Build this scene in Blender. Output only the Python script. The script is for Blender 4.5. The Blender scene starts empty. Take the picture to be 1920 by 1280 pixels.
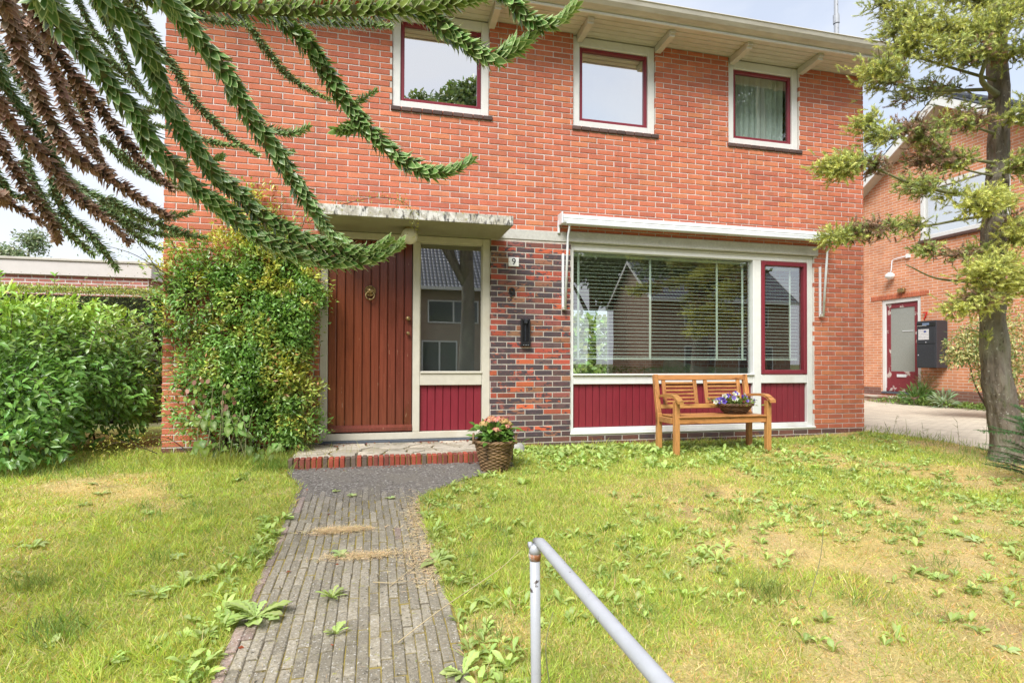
import bpy, math, random
import numpy as np
from mathutils import Vector, Matrix
random.seed(7)
RNG = np.random.default_rng(11)
S = bpy.context.scene
COL = S.collection
rad = math.radians

# ------------------------------------------------------------------ camera
cam_data = bpy.data.cameras.new('camera')
cam = bpy.data.objects.new('camera', cam_data); COL.objects.link(cam)
cam_data.sensor_width = 36.0
cam_data.lens = 19.72
cam_data.shift_y = 0.01357
cam_data.clip_start = 0.02; cam_data.clip_end = 1000
_r = Vector((0.97115959, -0.23840389, 0.00355323))
_d = Vector((0.00631321, 0.01081437, -0.99992159))
_f = Vector((0.23834677, 0.97110588, 0.01200758))
m = Matrix.Identity(4)
for i in range(3):
    m[i][0] = _r[i]; m[i][1] = -_d[i]; m[i][2] = -_f[i]
m.translation = Vector((0.0, -6.3, 0.93))
cam.matrix_world = m
S.camera = cam

# ------------------------------------------------------------------ sky and sun
SUN_DIR = Vector((-0.42, -0.62, 0.86)).normalized()      # towards the sun: behind the camera, a little to the left
SUN_EL = math.asin(SUN_DIR.z); SUN_AZ = math.atan2(SUN_DIR.x, SUN_DIR.y)
w = bpy.data.worlds.new('World'); S.world = w; w.use_nodes = True
nt = w.node_tree; nt.nodes.clear()
out = nt.nodes.new('ShaderNodeOutputWorld'); bg = nt.nodes.new('ShaderNodeBackground')
sky = nt.nodes.new('ShaderNodeTexSky'); sky.sky_type = 'NISHITA'; sky.sun_disc = False
sky.sun_elevation = SUN_EL; sky.sun_rotation = SUN_AZ; sky.air_density = 1.0; sky.dust_density = 1.2
tc = nt.nodes.new('ShaderNodeTexCoord'); mp = nt.nodes.new('ShaderNodeMapping')
mp.inputs['Scale'].default_value = (1.0, 1.0, 2.6); mp.inputs['Location'].default_value = (0.55, 0.2, 0.1)
nz = nt.nodes.new('ShaderNodeTexNoise'); nz.inputs['Scale'].default_value = 1.7; nz.inputs['Detail'].default_value = 7
nz.inputs['Roughness'].default_value = 0.52; nz.inputs['Distortion'].default_value = 0.35
rp = nt.nodes.new('ShaderNodeValToRGB'); rp.color_ramp.elements[0].position = 0.34; rp.color_ramp.elements[1].position = 0.58
rp.color_ramp.elements[0].color = (0.55, 0.55, 0.55, 1)
mx = nt.nodes.new('ShaderNodeMix'); mx.data_type = 'RGBA'
mx.inputs[7].default_value = (4.5, 4.65, 5.0, 1)
L = nt.links.new
L(tc.outputs['Generated'], mp.inputs['Vector']); L(mp.outputs[0], nz.inputs['Vector']); L(nz.outputs['Fac'], rp.inputs['Fac'])
L(rp.outputs['Color'], mx.inputs[0]); L(sky.outputs['Color'], mx.inputs[6]); L(mx.outputs[2], bg.inputs['Color'])
bg.inputs['Strength'].default_value = 0.1
L(bg.outputs[0], out.inputs['Surface'])
sd = bpy.data.lights.new('sun', 'SUN'); sd.energy = 2.4; sd.angle = rad(30); sd.color = (1.0, 0.985, 0.955)
so = bpy.data.objects.new('sun', sd); COL.objects.link(so)
so.rotation_euler = (-SUN_DIR).to_track_quat('-Z', 'Y').to_euler(); so.location = (-6, -10, 14)

S.view_settings.view_transform = 'Standard'; S.view_settings.look = 'None'
S.view_settings.gamma = 1.0; S.view_settings.exposure = 1.2; S.view_settings.use_curve_mapping = False
S.cycles.max_bounces = 7; S.cycles.diffuse_bounces = 3; S.cycles.glossy_bounces = 3; S.cycles.transparent_max_bounces = 8
S.cycles.transmission_bounces = 3; S.cycles.caustics_reflective = False; S.cycles.caustics_refractive = False
S.cycles.use_denoising = True

# ------------------------------------------------------------------ numeric helpers
def _hash(ix, iy, s):
    h = (ix.astype(np.int64) * 374761393 + iy.astype(np.int64) * 668265263 + s * 974634511) & 0x7fffffff
    h = ((h ^ (h >> 13)) * 1274126177) & 0x7fffffff
    return ((h ^ (h >> 16)) & 0xffff) / 65535.0
def vnoise(x, y, s=0):
    x = np.asarray(x, float); y = np.asarray(y, float)
    ix = np.floor(x); iy = np.floor(y); fx = x - ix; fy = y - iy
    fx = fx * fx * (3 - 2 * fx); fy = fy * fy * (3 - 2 * fy)
    a = _hash(ix, iy, s); b = _hash(ix + 1, iy, s); c = _hash(ix, iy + 1, s); d = _hash(ix + 1, iy + 1, s)
    return (a * (1 - fx) + b * fx) * (1 - fy) + (c * (1 - fx) + d * fx) * fy
def fbm(x, y, s=0, o=4):
    t = 0; a = 0.5; n = 0
    for k in range(o):
        t = t + a * vnoise(x * 2 ** k, y * 2 ** k, s + k * 17); n += a; a *= 0.55
    return t / n
def nrm(v):
    return v / np.maximum(np.linalg.norm(v, axis=-1, keepdims=True), 1e-9)
def gz(x, y):
    """height of the ground: the garden falls gently from the house towards the street"""
    y = np.asarray(y, float)
    x = np.asarray(x, float)
    dip = np.clip((x - 1.35) / .5, 0, 1) * np.clip((6.4 - x) / 1.6, 0, 1) * np.exp(-(y / 1.1) ** 2)
    return 0.055 * np.clip(y, -5.6, 0.0) - 0.055 * dip
def catmull(P, n):
    P = np.asarray(P, float)
    if len(P) == 2: 
        t = np.linspace(0, 1, n)[:, None]; return P[0] * (1 - t) + P[1] * t
    Q = np.vstack([2 * P[0] - P[1], P, 2 * P[-1] - P[-2]])
    seg = np.linalg.norm(np.diff(P, axis=0), axis=1); cum = np.concatenate([[0], np.cumsum(seg)])
    s = np.linspace(0, cum[-1] * 0.99999, n); k = np.clip(np.searchsorted(cum, s, side='right') - 1, 0, len(P) - 2)
    t = ((s - cum[k]) / np.maximum(seg[k], 1e-9))[:, None]
    a, b, c, d = Q[k], Q[k + 1], Q[k + 2], Q[k + 3]
    return 0.5 * (2 * b + (c - a) * t + (2 * a - 5 * b + 4 * c - d) * t ** 2 + (3 * b - a - 3 * c + d) * t ** 3)
def frames(P):
    T = nrm(np.gradient(P, axis=0)); N = np.zeros_like(P)
    u = np.array([0, 0, 1.0]) if abs(T[0][2]) < 0.9 else np.array([1.0, 0, 0])
    n = u - T[0] * (u @ T[0]); n /= np.linalg.norm(n)
    for i in range(len(P)):
        n = n - T[i] * (n @ T[i]); n /= max(np.linalg.norm(n), 1e-9); N[i] = n
    return T, N, np.cross(T, N)

# ------------------------------------------------------------------ object helpers
def link(o, parent=None):
    COL.objects.link(o)
    if parent is not None:
        o.parent = parent
        b = parent.get('_b')
        if b is not None: o.matrix_parent_inverse = Matrix.Translation((-b[0], -b[1], -b[2]))
    return o
def props(o, label=None, cat=None, group=None, kind=None):
    if label: o['label'] = label
    if cat: o['category'] = cat
    if group: o['group'] = group
    if kind: o['kind'] = kind
    return o
def thing(name, base, label, cat, group=None):
    o = bpy.data.objects.new(name, None); COL.objects.link(o)
    o.location = base; o['_b'] = [float(v) for v in base]; o.empty_display_size = 0.1
    return props(o, label, cat, group)
def mesh(name, V, F, mat, col=None, smooth=False):
    me = bpy.data.meshes.new(name)
    V = np.asarray(V, dtype=np.float32)
    if isinstance(F, np.ndarray):
        nf, k = F.shape
        me.vertices.add(len(V)); me.vertices.foreach_set('co', V.ravel())
        me.loops.add(nf * k); me.loops.foreach_set('vertex_index', F.astype(np.int32).ravel())
        me.polygons.add(nf); me.polygons.foreach_set('loop_start', np.arange(0, nf * k, k, dtype=np.int32))
        me.polygons.foreach_set('loop_total', np.full(nf, k, dtype=np.int32))
        me.update(calc_edges=True)
    else:
        me.from_pydata(V.tolist(), [], F); me.update()
    if col is not None:
        a = me.color_attributes.new('Col', 'FLOAT_COLOR', 'POINT')
        c = np.ones((len(V), 4), dtype=np.float32); col = np.asarray(col, dtype=np.float32)
        c[:, :col.shape[1]] = col; a.data.foreach_set('color', c.ravel())
    if smooth: me.polygons.foreach_set('use_smooth', np.ones(len(me.polygons), dtype=bool))
    if mat is not None: me.materials.append(mat)
    return me
def obj(name, me, parent=None, kind=None):
    o = bpy.data.objects.new(name, me); link(o, parent)
    if kind: o['kind'] = kind
    return o

class MB:
    """collects shapes; build() links them as one mesh object"""
    def __init__(s): s.v = []; s.f = []; s.c = []; s.n = 0
    def add(s, V, F, col=(1, 1, 1)):
        V = np.asarray(V, float)
        s.f += [[i + s.n for i in f] for f in F]; s.v.append(V); s.n += len(V)
        c = np.asarray(col, float)
        s.c.append(np.tile(c, (len(V), 1)) if c.ndim == 1 else c)
        return s
    def box(s, x0, x1, y0, y1, z0, z1, col=(1, 1, 1)):
        V = [(x0,y0,z0),(x1,y0,z0),(x1,y1,z0),(x0,y1,z0),(x0,y0,z1),(x1,y0,z1),(x1,y1,z1),(x0,y1,z1)]
        return s.add(V, [(0,3,2,1),(4,5,6,7),(0,1,5,4),(1,2,6,5),(2,3,7,6),(3,0,4,7)], col)
    def cbox(s, x0, x1, y0, y1, z0, z1, c=0.004, col=(1, 1, 1), M=None):
        """box with chamfered edges"""
        V = []; idx = {}
        lo = (x0, y0, z0); hi = (x1, y1, z1)
        c = min(c, (x1-x0)*.4, (y1-y0)*.4, (z1-z0)*.4)
        for i in range(8):
            sg = [(i >> k) & 1 for k in range(3)]
            for a in range(3):
                p = [hi[k] if sg[k] else lo[k] for k in range(3)]
                for k in range(3):
                    if k != a: p[k] += -c if sg[k] else c
                idx[(i, a)] = len(V); V.append(p)
        F = []
        for a in range(3):
            b, d = (a + 1) % 3, (a + 2) % 3
            for sg in (0, 1):
                q = [(sg << a) | (u << b) | (v << d) for u, v in ((0,0),(1,0),(1,1),(0,1))]
                f = [idx[(i, a)] for i in q]; F.append(f if sg else f[::-1])
        for a in range(3):
            b, d = (a + 1) % 3, (a + 2) % 3
            for u in (0, 1):
                for v in (0, 1):
                    i = (u << b) | (v << d); j = i | (1 << a)
                    f = [idx[(i, b)], idx[(j, b)], idx[(j, d)], idx[(i, d)]]
                    F.append(f if (u ^ v) else f[::-1])
        for i in range(8):
            f = [idx[(i, 0)], idx[(i, 1)], idx[(i, 2)]]
            F.append(f if bin(i).count('1') % 2 else f[::-1])
        V = np.array(V, float)
        if M is not None:
            A = np.array(M); V = V @ A[:3, :3].T + A[:3, 3]
        return s.add(V, F, col)
    def tube(s, P, r, k=8, col=(1, 1, 1), cap=True, squash=None):
        P = np.asarray(P, float); T, N, B = frames(P)
        r = np.broadcast_to(np.asarray(r, float), (len(P),)); th = np.arange(k) * 2 * math.pi / k
        ring = np.cos(th)[None, :, None] * N[:, None, :] + np.sin(th)[None, :, None] * B[:, None, :] * (squash or 1)
        V = (P[:, None, :] + ring * r[:, None, None]).reshape(-1, 3); F = []
        for i in range(len(P) - 1):
            for j in range(k):
                a = i * k + j; b = i * k + (j + 1) % k; F.append((a, b, b + k, a + k))
        if cap:
            F.append(tuple(range(k))[::-1]); F.append(tuple(range((len(P) - 1) * k, len(P) * k)))
        return s.add(V, F, col)
    def lathe(s, prof, c, k=24, col=(1, 1, 1), axis='z'):
        prof = np.asarray(prof, float); th = np.arange(k) * 2 * math.pi / k
        V = np.zeros((len(prof), k, 3))
        V[:, :, 0] = prof[:, 0:1] * np.cos(th); V[:, :, 1] = prof[:, 0:1] * np.sin(th); V[:, :, 2] = prof[:, 1:2]
        V = V.reshape(-1, 3)
        if axis == 'y': V = V[:, [0, 2, 1]] * np.array([1, -1, 1])
        F = []
        for i in range(len(prof) - 1):
            for j in range(k):
                a = i * k + j; b = i * k + (j + 1) % k; F.append((a, b, b + k, a + k))
        F.append(tuple(range(k))[::-1]); F.append(tuple(range((len(prof) - 1) * k, len(prof) * k)))
        return s.add(V + np.asarray(c), F, col)
    def extrude_x(s, prof, x0, x1, col=(1, 1, 1), cap=True):
        """closed profile of (y, z) points swept from x0 to x1"""
        n = len(prof); V = [(x0, y, z) for y, z in prof] + [(x1, y, z) for y, z in prof]
        F = [(i, (i + 1) % n, (i + 1) % n + n, i + n) for i in range(n)]
        if cap: F += [tuple(range(n))[::-1], tuple(range(n, 2 * n))]
        return s.add(V, F, col)
    def mesh(s, name, mat, smooth=False):
        return mesh(name, np.vstack(s.v), s.f, mat, np.vstack(s.c), smooth)
    def build(s, name, mat, parent=None, smooth=False, kind=None):
        return obj(name, s.mesh(name, mat, smooth), parent, kind)

# leaf templates: (across, along, normal) with faces, and an edge weight per vertex
T_LEAF = (np.array([(0,0,0),(-.42,.3,.07),(.42,.3,.07),(0,.32,0),(-.36,.66,.05),(.36,.66,.05),(0,.66,-.02),(0,1,-.1)], float),
          [(0,2,3),(0,3,1),(3,2,5),(3,5,6),(1,3,6),(1,6,4),(6,5,7),(4,6,7)], np.array([0,.3,.3,0,.3,.3,0,.2]))
T_SMALL = (np.array([(0,0,0),(-.5,.5,.12),(.5,.5,.12),(0,1,0)], float), [(0,2,3),(0,3,1)], np.array([0,.2,.2,.2]))
T_NEEDLE = (np.array([(-.5,0,0),(.5,0,0),(0,1,0)], float), [(0,1,2)], np.array([0,0,.6]))
T_SCALE = (np.array([(-.40,0,0),(.40,0,0),(-.5,.34,.07),(.5,.34,.07),(0,.02,-.03),(0,.36,.0),(-.30,.72,.07),(.30,.72,.07),(0,.72,.03),(0,1.04,.12)], float),
           [(0,4,5),(0,5,2),(4,1,3),(4,3,5),(2,5,8),(2,8,6),(5,3,7),(5,7,8),(6,8,9),(8,7,9)], np.array([.6,.6,1,1,0,0,1,1,0,1.0]))
T_WEED = (np.array([(-.08,0,0),(.08,0,0),(-.24,.3,.09),(.24,.3,.09),(0,.3,.05),(-.46,.58,.12),(.44,.64,.12),(0,.64,.09),(-.27,.86,.05),(.30,.84,.06),(0,1,-.08)], float),
          [(0,1,4),(0,4,2),(1,3,4),(2,4,7),(2,7,5),(4,3,6),(4,6,7),(5,7,8),(7,6,9),(8,7,10),(7,9,10)], np.array([0,0,.2,.2,.8,.2,.2,.8,.2,.2,.2]))
_st = [(0,.05),(.14,.07),(.22,.20),(.30,.10),(.40,.30),(.48,.15),(.58,.40),(.66,.24),(.78,.46),(.90,.28),(1.0,.0)]
_tv = []; _tf = []; _te = []
for _i, (_s, _w) in enumerate(_st):
    _z = .30 * _s * (1 - _s) - .06 * _s; _tv += [(-_w * (.9 + .2 * (_i % 2)), _s - .03 * (_i % 2), _z + .05 * _w), (0, _s, _z - .02), (_w * (.9 + .2 * (_i % 3)), _s + .02, _z + .05 * _w)]; _te += [.2, .85, .2]
    if _i: _b = 3 * (_i - 1); _tf += [(_b, _b + 1, _b + 4), (_b, _b + 4, _b + 3), (_b + 1, _b + 2, _b + 5), (_b + 1, _b + 5, _b + 4)]
T_DAND = (np.array(_tv, float), _tf, np.array(_te))
T_BLADE = (np.array([(-.5,0,0),(.5,0,0),(-.36,.55,.10),(.36,.55,.10),(0,1,.34)], float), [(0,1,3),(0,3,2),(2,3,4)], np.array([0,0,.3,.3,.8]))
def leaves(tpl, P, D, U, ln, wd, col, bend=None):
    """one leaf of template tpl at each point P along D with face normal U"""
    tv, tf, te = tpl; n = len(P); k = len(tv)
    D = nrm(D); U = nrm(U - D * np.sum(U * D, 1, keepdims=True)); A = np.cross(D, U)
    ln = np.broadcast_to(ln, (n,)); wd = np.broadcast_to(wd, (n,))
    V = (P[:, None, :] + A[:, None, :] * (tv[None, :, 0:1] * wd[:, None, None]) + D[:, None, :] * (tv[None, :, 1:2] * ln[:, None, None])
         + U[:, None, :] * (tv[None, :, 2:3] * ln[:, None, None]))
    F = (np.arange(n)[:, None, None] * k + np.array(tf)[None]).reshape(-1, 3)
    C = np.zeros((n, k, 4)); C[:, :, :3] = np.asarray(col)[:, None, :3] if np.ndim(col) > 1 else np.asarray(col)[None, None, :3]
    C[:, :, 3] = te[None]
    return V.reshape(-1, 3), F, C.reshape(-1, 4)
def join(parts):
    V = []; F = []; C = []; n = 0
    for v, f, c in parts:
        V.append(v); F.append(f + n); C.append(c); n += len(v)
    return np.vstack(V), np.vstack(F), np.vstack(C)
def rdir(n, rng=RNG):
    return nrm(rng.normal(size=(n, 3)))
def jit(col, n, v=0.15, h=0.06, rng=RNG):
    c = np.asarray(col, float)
    c = np.tile(c, (n, 1)) if c.ndim == 1 else c.copy()
    return np.clip(c * (1 + rng.normal(size=(n, 1)) * v) * (1 + rng.normal(size=(n, 3)) * h), 0.003, 0.95)
# ------------------------------------------------------------------ materials
def material(name):
    m = bpy.data.materials.new(name); m.use_nodes = True; t = m.node_tree
    b = t.nodes['Principled BSDF']
    return m, t, b
def N(t, kind, **kw):
    n = t.nodes.new('ShaderNode' + kind)
    for k, v in kw.items():
        if k.startswith('i_'): n.inputs[k[2:].replace('_', ' ')].default_value = v
        else: setattr(n, k, v)
    return n
def pos(t, scale=(1, 1, 1)):
    g = N(t, 'NewGeometry'); mp = N(t, 'Mapping'); mp.inputs['Scale'].default_value = scale
    t.links.new(g.outputs['Position'], mp.inputs['Vector']); return mp.outputs[0]
def noise(t, vec, scale, detail=4, rough=.55):
    n = N(t, 'TexNoise'); n.inputs['Scale'].default_value = scale; n.inputs['Detail'].default_value = detail; n.inputs['Roughness'].default_value = rough
    t.links.new(vec, n.inputs['Vector']); return n.outputs['Fac']
def ramp(t, fac, a, b, ca=(0, 0, 0), cb=(1, 1, 1)):
    r = N(t, 'ValToRGB'); e = r.color_ramp.elements; e[0].position = a; e[1].position = b
    e[0].color = (*ca, 1); e[1].color = (*cb, 1); t.links.new(fac, r.inputs['Fac']); return r.outputs['Color']
def mixc(t, fac, a, b, mode='MIX'):
    m = N(t, 'Mix', data_type='RGBA', blend_type=mode)
    for i, v in ((0, fac), (6, a), (7, b)):
        if isinstance(v, (int, float)): m.inputs[i].default_value = v
        elif isinstance(v, tuple): m.inputs[i].default_value = (*v, 1)
        else: t.links.new(v, m.inputs[i])
    return m.outputs[2]
def bump(t, b, h, strength=.3, dist=.01):
    n = N(t, 'Bump'); n.inputs['Strength'].default_value = strength; n.inputs['Distance'].default_value = dist
    t.links.new(h, n.inputs['Height']); t.links.new(n.outputs[0], b.inputs['Normal'])
def surf(name, color=None, rough=.6, spec=.35, metal=0, grain=(40, .18), stretch=(1, 1, 1), blot=None, bmp=(.15, .004), bscale=None, coat=0):
    """plain surface: base colour (or the Col attribute), fine grain, optional blotches (scale, lo, hi, colour), bump"""
    m, t, b = material(name)
    v = pos(t, stretch)
    if color is None:
        a = N(t, 'Attribute', attribute_name='Col'); c = a.outputs['Color']
    else: c = (color)
    g = noise(t, v, grain[0], 5, .6)
    k = ramp(t, g, .25, .75, (1 - grain[1],) * 3, (1 + grain[1],) * 3)
    c = mixc(t, 1.0, c, k, 'MULTIPLY')
    for bl in (blot or []):
        n = noise(t, pos(t, bl[4] if len(bl) > 4 else (1, 1, 1)), bl[0], 6, .65)
        c = mixc(t, ramp(t, n, bl[1], bl[2]), c, bl[3])
    t.links.new(c, b.inputs['Base Color'])
    b.inputs['Roughness'].default_value = rough; b.inputs['Specular IOR Level'].default_value = spec; b.inputs['Metallic'].default_value = metal
    if coat: b.inputs['Coat Weight'].default_value = coat; b.inputs['Coat Roughness'].default_value = .12
    if bmp: bump(t, b, noise(t, v, bscale or grain[0], 5, .6), *bmp)
    return m
def leafmat(name, rough=.45, spec=.4, trans=.25, edge=None, edge_lo=.55):
    """Col attribute colour; alpha carries an edge/tip weight blended towards colour edge"""
    m, t, b = material(name)
    a = N(t, 'Attribute', attribute_name='Col'); c = a.outputs['Color']
    if edge: c = mixc(t, ramp(t, a.outputs['Alpha'], edge_lo, 1.0), c, edge)
    t.links.new(c, b.inputs['Base Color']); b.inputs['Roughness'].default_value = rough; b.inputs['Specular IOR Level'].default_value = spec
    if trans:
        tr = N(t, 'BsdfTranslucent'); mx_ = N(t, 'MixShader'); mx_.inputs[0].default_value = trans
        k = mixc(t, 1.0, c, (1.25, 1.2, .7), 'MULTIPLY'); t.links.new(k, tr.inputs['Color'])
        t.links.new(b.outputs[0], mx_.inputs[1]); t.links.new(tr.outputs[0], mx_.inputs[2])
        t.links.new(mx_.outputs[0], t.nodes['Material Output'].inputs['Surface'])
    return m
def glass(name, refl=.3, tint=(.9, .95, .93), wav=0.0):
    m, t, b = material(name)
    t.nodes.remove(b)
    tr = N(t, 'BsdfTransparent'); tr.inputs['Color'].default_value = (*tint, 1)
    gl = N(t, 'BsdfGlossy'); gl.inputs['Roughness'].default_value = 0.0; gl.inputs['Color'].default_value = (1, 1, 1, 1)
    fr = N(t, 'Fresnel'); fr.inputs['IOR'].default_value = 1.5
    mr = N(t, 'MapRange'); mr.inputs['From Min'].default_value = .04; mr.inputs['From Max'].default_value = 1; mr.inputs['To Min'].default_value = refl; mr.inputs['To Max'].default_value = 1
    mx_ = N(t, 'MixShader'); L = t.links.new
    if wav:
        bn = N(t, 'Bump'); bn.inputs['Strength'].default_value = wav; bn.inputs['Distance'].default_value = .01
        L(noise(t, pos(t), 2.2, 1), bn.inputs['Height']); L(bn.outputs[0], gl.inputs['Normal'])
    gm = N(t, 'NewGeometry'); iv = N(t, 'Math', operation='SUBTRACT'); iv.inputs[0].default_value = 1; L(gm.outputs['Backfacing'], iv.inputs[1]); mu = N(t, 'Math', operation='MULTIPLY')
    L(fr.outputs[0], mr.inputs['Value']); L(mr.outputs[0], mu.inputs[0]); L(iv.outputs[0], mu.inputs[1]); L(mu.outputs[0], mx_.inputs[0]); L(tr.outputs[0], mx_.inputs[1]); L(gl.outputs[0], mx_.inputs[2])
    L(mx_.outputs[0], t.nodes['Material Output'].inputs['Surface'])
    return m
def brickmat(name, rough=.75):
    """brick pieces: Col attribute, kiln flashing inside each brick, fine pitting"""
    m, t, b = material(name)
    a = N(t, 'Attribute', attribute_name='Col'); c = a.outputs['Color']
    v = pos(t); n1 = noise(t, v, 9, 5, .6); n2 = noise(t, v, 90, 4, .6)
    c = mixc(t, 1.0, c, ramp(t, n1, .3, .72, (.88, .84, .82), (1.10, 1.10, 1.08)), 'MULTIPLY')
    c = mixc(t, 1.0, c, ramp(t, n2, .25, .75, (.82, .8, .8), (1.14, 1.14, 1.14)), 'MULTIPLY')
    # a: alpha = share of dark kiln flash
    n3 = noise(t, pos(t, (1, 1, 2.2)), 11, 5, .68)
    sm = N(t, 'Math', operation='ADD'); t.links.new(n3, sm.inputs[0]); t.links.new(a.outputs['Alpha'], sm.inputs[1])
    c = mixc(t, ramp(t, sm.outputs[0], .97, 1.1), c, (.075, .055, .062))
    ww = noise(t, pos(t, (.8, 1, .35)), 1.3, 6, .7)
    c = mixc(t, ramp(t, ww, .60, .80, (0, 0, 0), (.16, .16, .16)), c, (.10, .05, .035))
    sk = noise(t, pos(t, (9, 1, .45)), 1.0, 5, .6)
    c = mixc(t, ramp(t, sk, .54, .74, (0, 0, 0), (.30, .30, .30)), c, (.17, .085, .06))
    wl = noise(t, pos(t, (1, 1, 1)), 2.1, 6, .75)
    c = mixc(t, ramp(t, wl, .66, .82, (0, 0, 0), (.3, .3, .3)), c, (.62, .45, .36))
    t.links.new(c, b.inputs['Base Color']); b.inputs['Roughness'].default_value = rough; b.inputs['Specular IOR Level'].default_value = .3
    bump(t, b, n2, .35, .004)
    return m
def far_brick(name, c1, c2, mortar, axis, scale=1.0, rough=.8, vax=2):
    """brickwork too far away to pick the bricks apart: running bond from world coordinates; axis = the horizontal one"""
    m, t, b = material(name)
    g = N(t, 'NewGeometry'); s = N(t, 'SeparateXYZ'); cb = N(t, 'CombineXYZ'); L = t.links.new
    L(g.outputs['Position'], s.inputs[0]); L(s.outputs[axis], cb.inputs[0]); L(s.outputs[vax], cb.inputs[1])
    br = N(t, 'TexBrick'); L(cb.outputs[0], br.inputs['Vector'])
    br.inputs['Color1'].default_value = (*c1, 1); br.inputs['Color2'].default_value = (*c2, 1); br.inputs['Mortar'].default_value = (*mortar, 1)
    br.inputs['Scale'].default_value = 1; br.inputs['Brick Width'].default_value = .222 * scale; br.inputs['Row Height'].default_value = .065 * scale
    br.inputs['Mortar Size'].default_value = .006 * scale; br.inputs['Mortar Smooth'].default_value = .2; br.inputs['Bias'].default_value = 0
    k = ramp(t, noise(t, pos(t), 3, 6, .65), .3, .75, (.8, .78, .78), (1.12, 1.12, 1.1))
    L(mixc(t, 1.0, br.outputs['Color'], k, 'MULTIPLY'), b.inputs['Base Color'])
    b.inputs['Roughness'].default_value = rough; b.inputs['Specular IOR Level'].default_value = .25
    iv = N(t, 'Math', operation='SUBTRACT'); iv.inputs[0].default_value = 1; L(br.outputs['Fac'], iv.inputs[1]); bump(t, b, iv.outputs[0], .4, .008)
    return m
MT = {}
MT['brick'] = brickmat('brick_facing')
MT['mortar'] = surf('mortar', (.68, .63, .59), .9, .2, grain=(70, .2), blot=[(2.2, .5, .75, (.50, .45, .40))], bmp=(.5, .004))
MT['mortar_grey'] = surf('mortar_grey', (.48, .43, .38), .9, .2, grain=(70, .25), blot=[(3, .5, .7, (.36, .33, .29))], bmp=(.5, .004))
MT['white'] = surf('white_paint', (.72, .72, .695), .42, .4, grain=(14, .05), blot=[(1.6, .56, .8, (.60, .57, .50), (1, 1, .4)), (26, .70, .74, (.42, .36, .30))], bmp=(.1, .003), bscale=30)
MT['cream'] = surf('cream_paint', (.585, .55, .46), .5, .35, grain=(12, .07), blot=[(2.0, .5, .75, (.52, .47, .36)), (30, .68, .74, (.24, .20, .14))], bmp=(.12, .003))
MT['red'] = surf('wine_red_paint', (.215, .022, .035), .33, .5, grain=(18, .12), stretch=(1, 1, .25), blot=[(60, .68, .72, (.42, .20, .20))], bmp=(.08, .002))
MT['door'] = surf('varnished_wood', None, .24, .5, grain=(30, .28), stretch=(3, 3, .12), blot=[(5, .52, .72, (.115, .028, .014), (1, 1, .35)), (34, .66, .70, (.40, .24, .15), (1, 1, .12))], bmp=(.22, .004), coat=.45)
MT['bench'] = surf('oiled_wood', None, .42, .45, grain=(26, .30), stretch=(.35, 2.5, 3), blot=[(7, .55, .7, (.13, .04, .012), (.4, 1.5, 2))], bmp=(.15, .003), coat=.15)
MT['bench_up'] = surf('oiled_wood_upright', None, .42, .45, grain=(26, .30), stretch=(3, 2.5, .35), blot=[(7, .55, .7, (.13, .04, .012), (2, 1.5, .4))], bmp=(.15, .003), coat=.15)
MT['concrete'] = surf('concrete_band', (.50, .49, .45), .85, .25, grain=(35, .14), blot=[(3, .5, .8, (.38, .36, .31))], bmp=(.3, .004))
MT['canopy'] = surf('weathered_concrete', (.43, .40, .34), .9, .2, grain=(40, .2), blot=[(9, .46, .56, (.66, .64, .60), (1, 1, 1)), (17, .52, .62, (.10, .095, .088), (1.6, 1, .5)), (30, .60, .68, (.30, .30, .10))], bmp=(.5, .006))
MT['slate'] = surf('slate_sill', (.085, .10, .125), .4, .5, grain=(40, .2), blot=[(20, .6, .7, (.25, .26, .27))])
MT['alu'] = surf('white_aluminium', (.70, .72, .74), .3, .5, grain=(8, .05), stretch=(.3, 1, 1), blot=[(4, .60, .78, (.40, .42, .26), (.5, 2, 2))], bmp=None)
MT['zinc'] = surf('zinc_gutter', (.52, .49, .42), .55, .4, grain=(9, .14), stretch=(.6, 2, 2), blot=[(3, .5, .8, (.38, .34, .27), (.6, 3, 3))], bmp=(.1, .003))
MT['steel'] = surf('painted_steel', (.40, .415, .445), .36, .5, grain=(30, .06), blot=[(24, .63, .66, (.06, .045, .04)), (3, .6, .75, (.50, .51, .53))], bmp=(.15, .002))
MT['rust'] = surf('rusty_steel', (.30, .12, .045), .7, .3, grain=(40, .4), blot=[(14, .5, .6, (.50, .49, .48))], bmp=(.3, .003))
MT['black'] = surf('black_plastic', (.016, .016, .018), .3, .5, grain=(30, .15), bmp=None)
MT['box'] = surf('dark_grey_metal', (.034, .037, .045), .35, .5, grain=(60, .3), blot=[(120, .66, .7, (.16, .17, .19))], bmp=(.2, .002))
MT['brass'] = surf('tarnished_brass', (.36, .25, .11), .4, .5, metal=.8, grain=(50, .35), blot=[(40, .5, .62, (.09, .065, .035))], bmp=(.4, .004))
MT['enamel'] = surf('white_enamel', (.82, .82, .80), .2, .5, grain=(10, .03), bmp=None)
MT['milk'] = surf('milk_glass', (.74, .71, .60), .25, .5, grain=(16, .08), blot=[(9, .56, .72, (.40, .37, .20))], bmp=None)
MT['ink'] = surf('dark_paint', (.012, .013, .02), .4, .4, grain=(20, .1), bmp=None)
MT['iron'] = surf('wrought_iron', (.022, .020, .019), .5, .4, grain=(60, .3), bmp=(.3, .003))
MT['wicker'] = surf('wicker', None, .55, .35, grain=(60, .35), blot=[(13, .5, .66, (.055, .033, .018))], bmp=(.3, .003))
MT['soil'] = surf('potting_soil', (.035, .025, .018), .95, .1, grain=(80, .5), bmp=(.8, .01))
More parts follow.
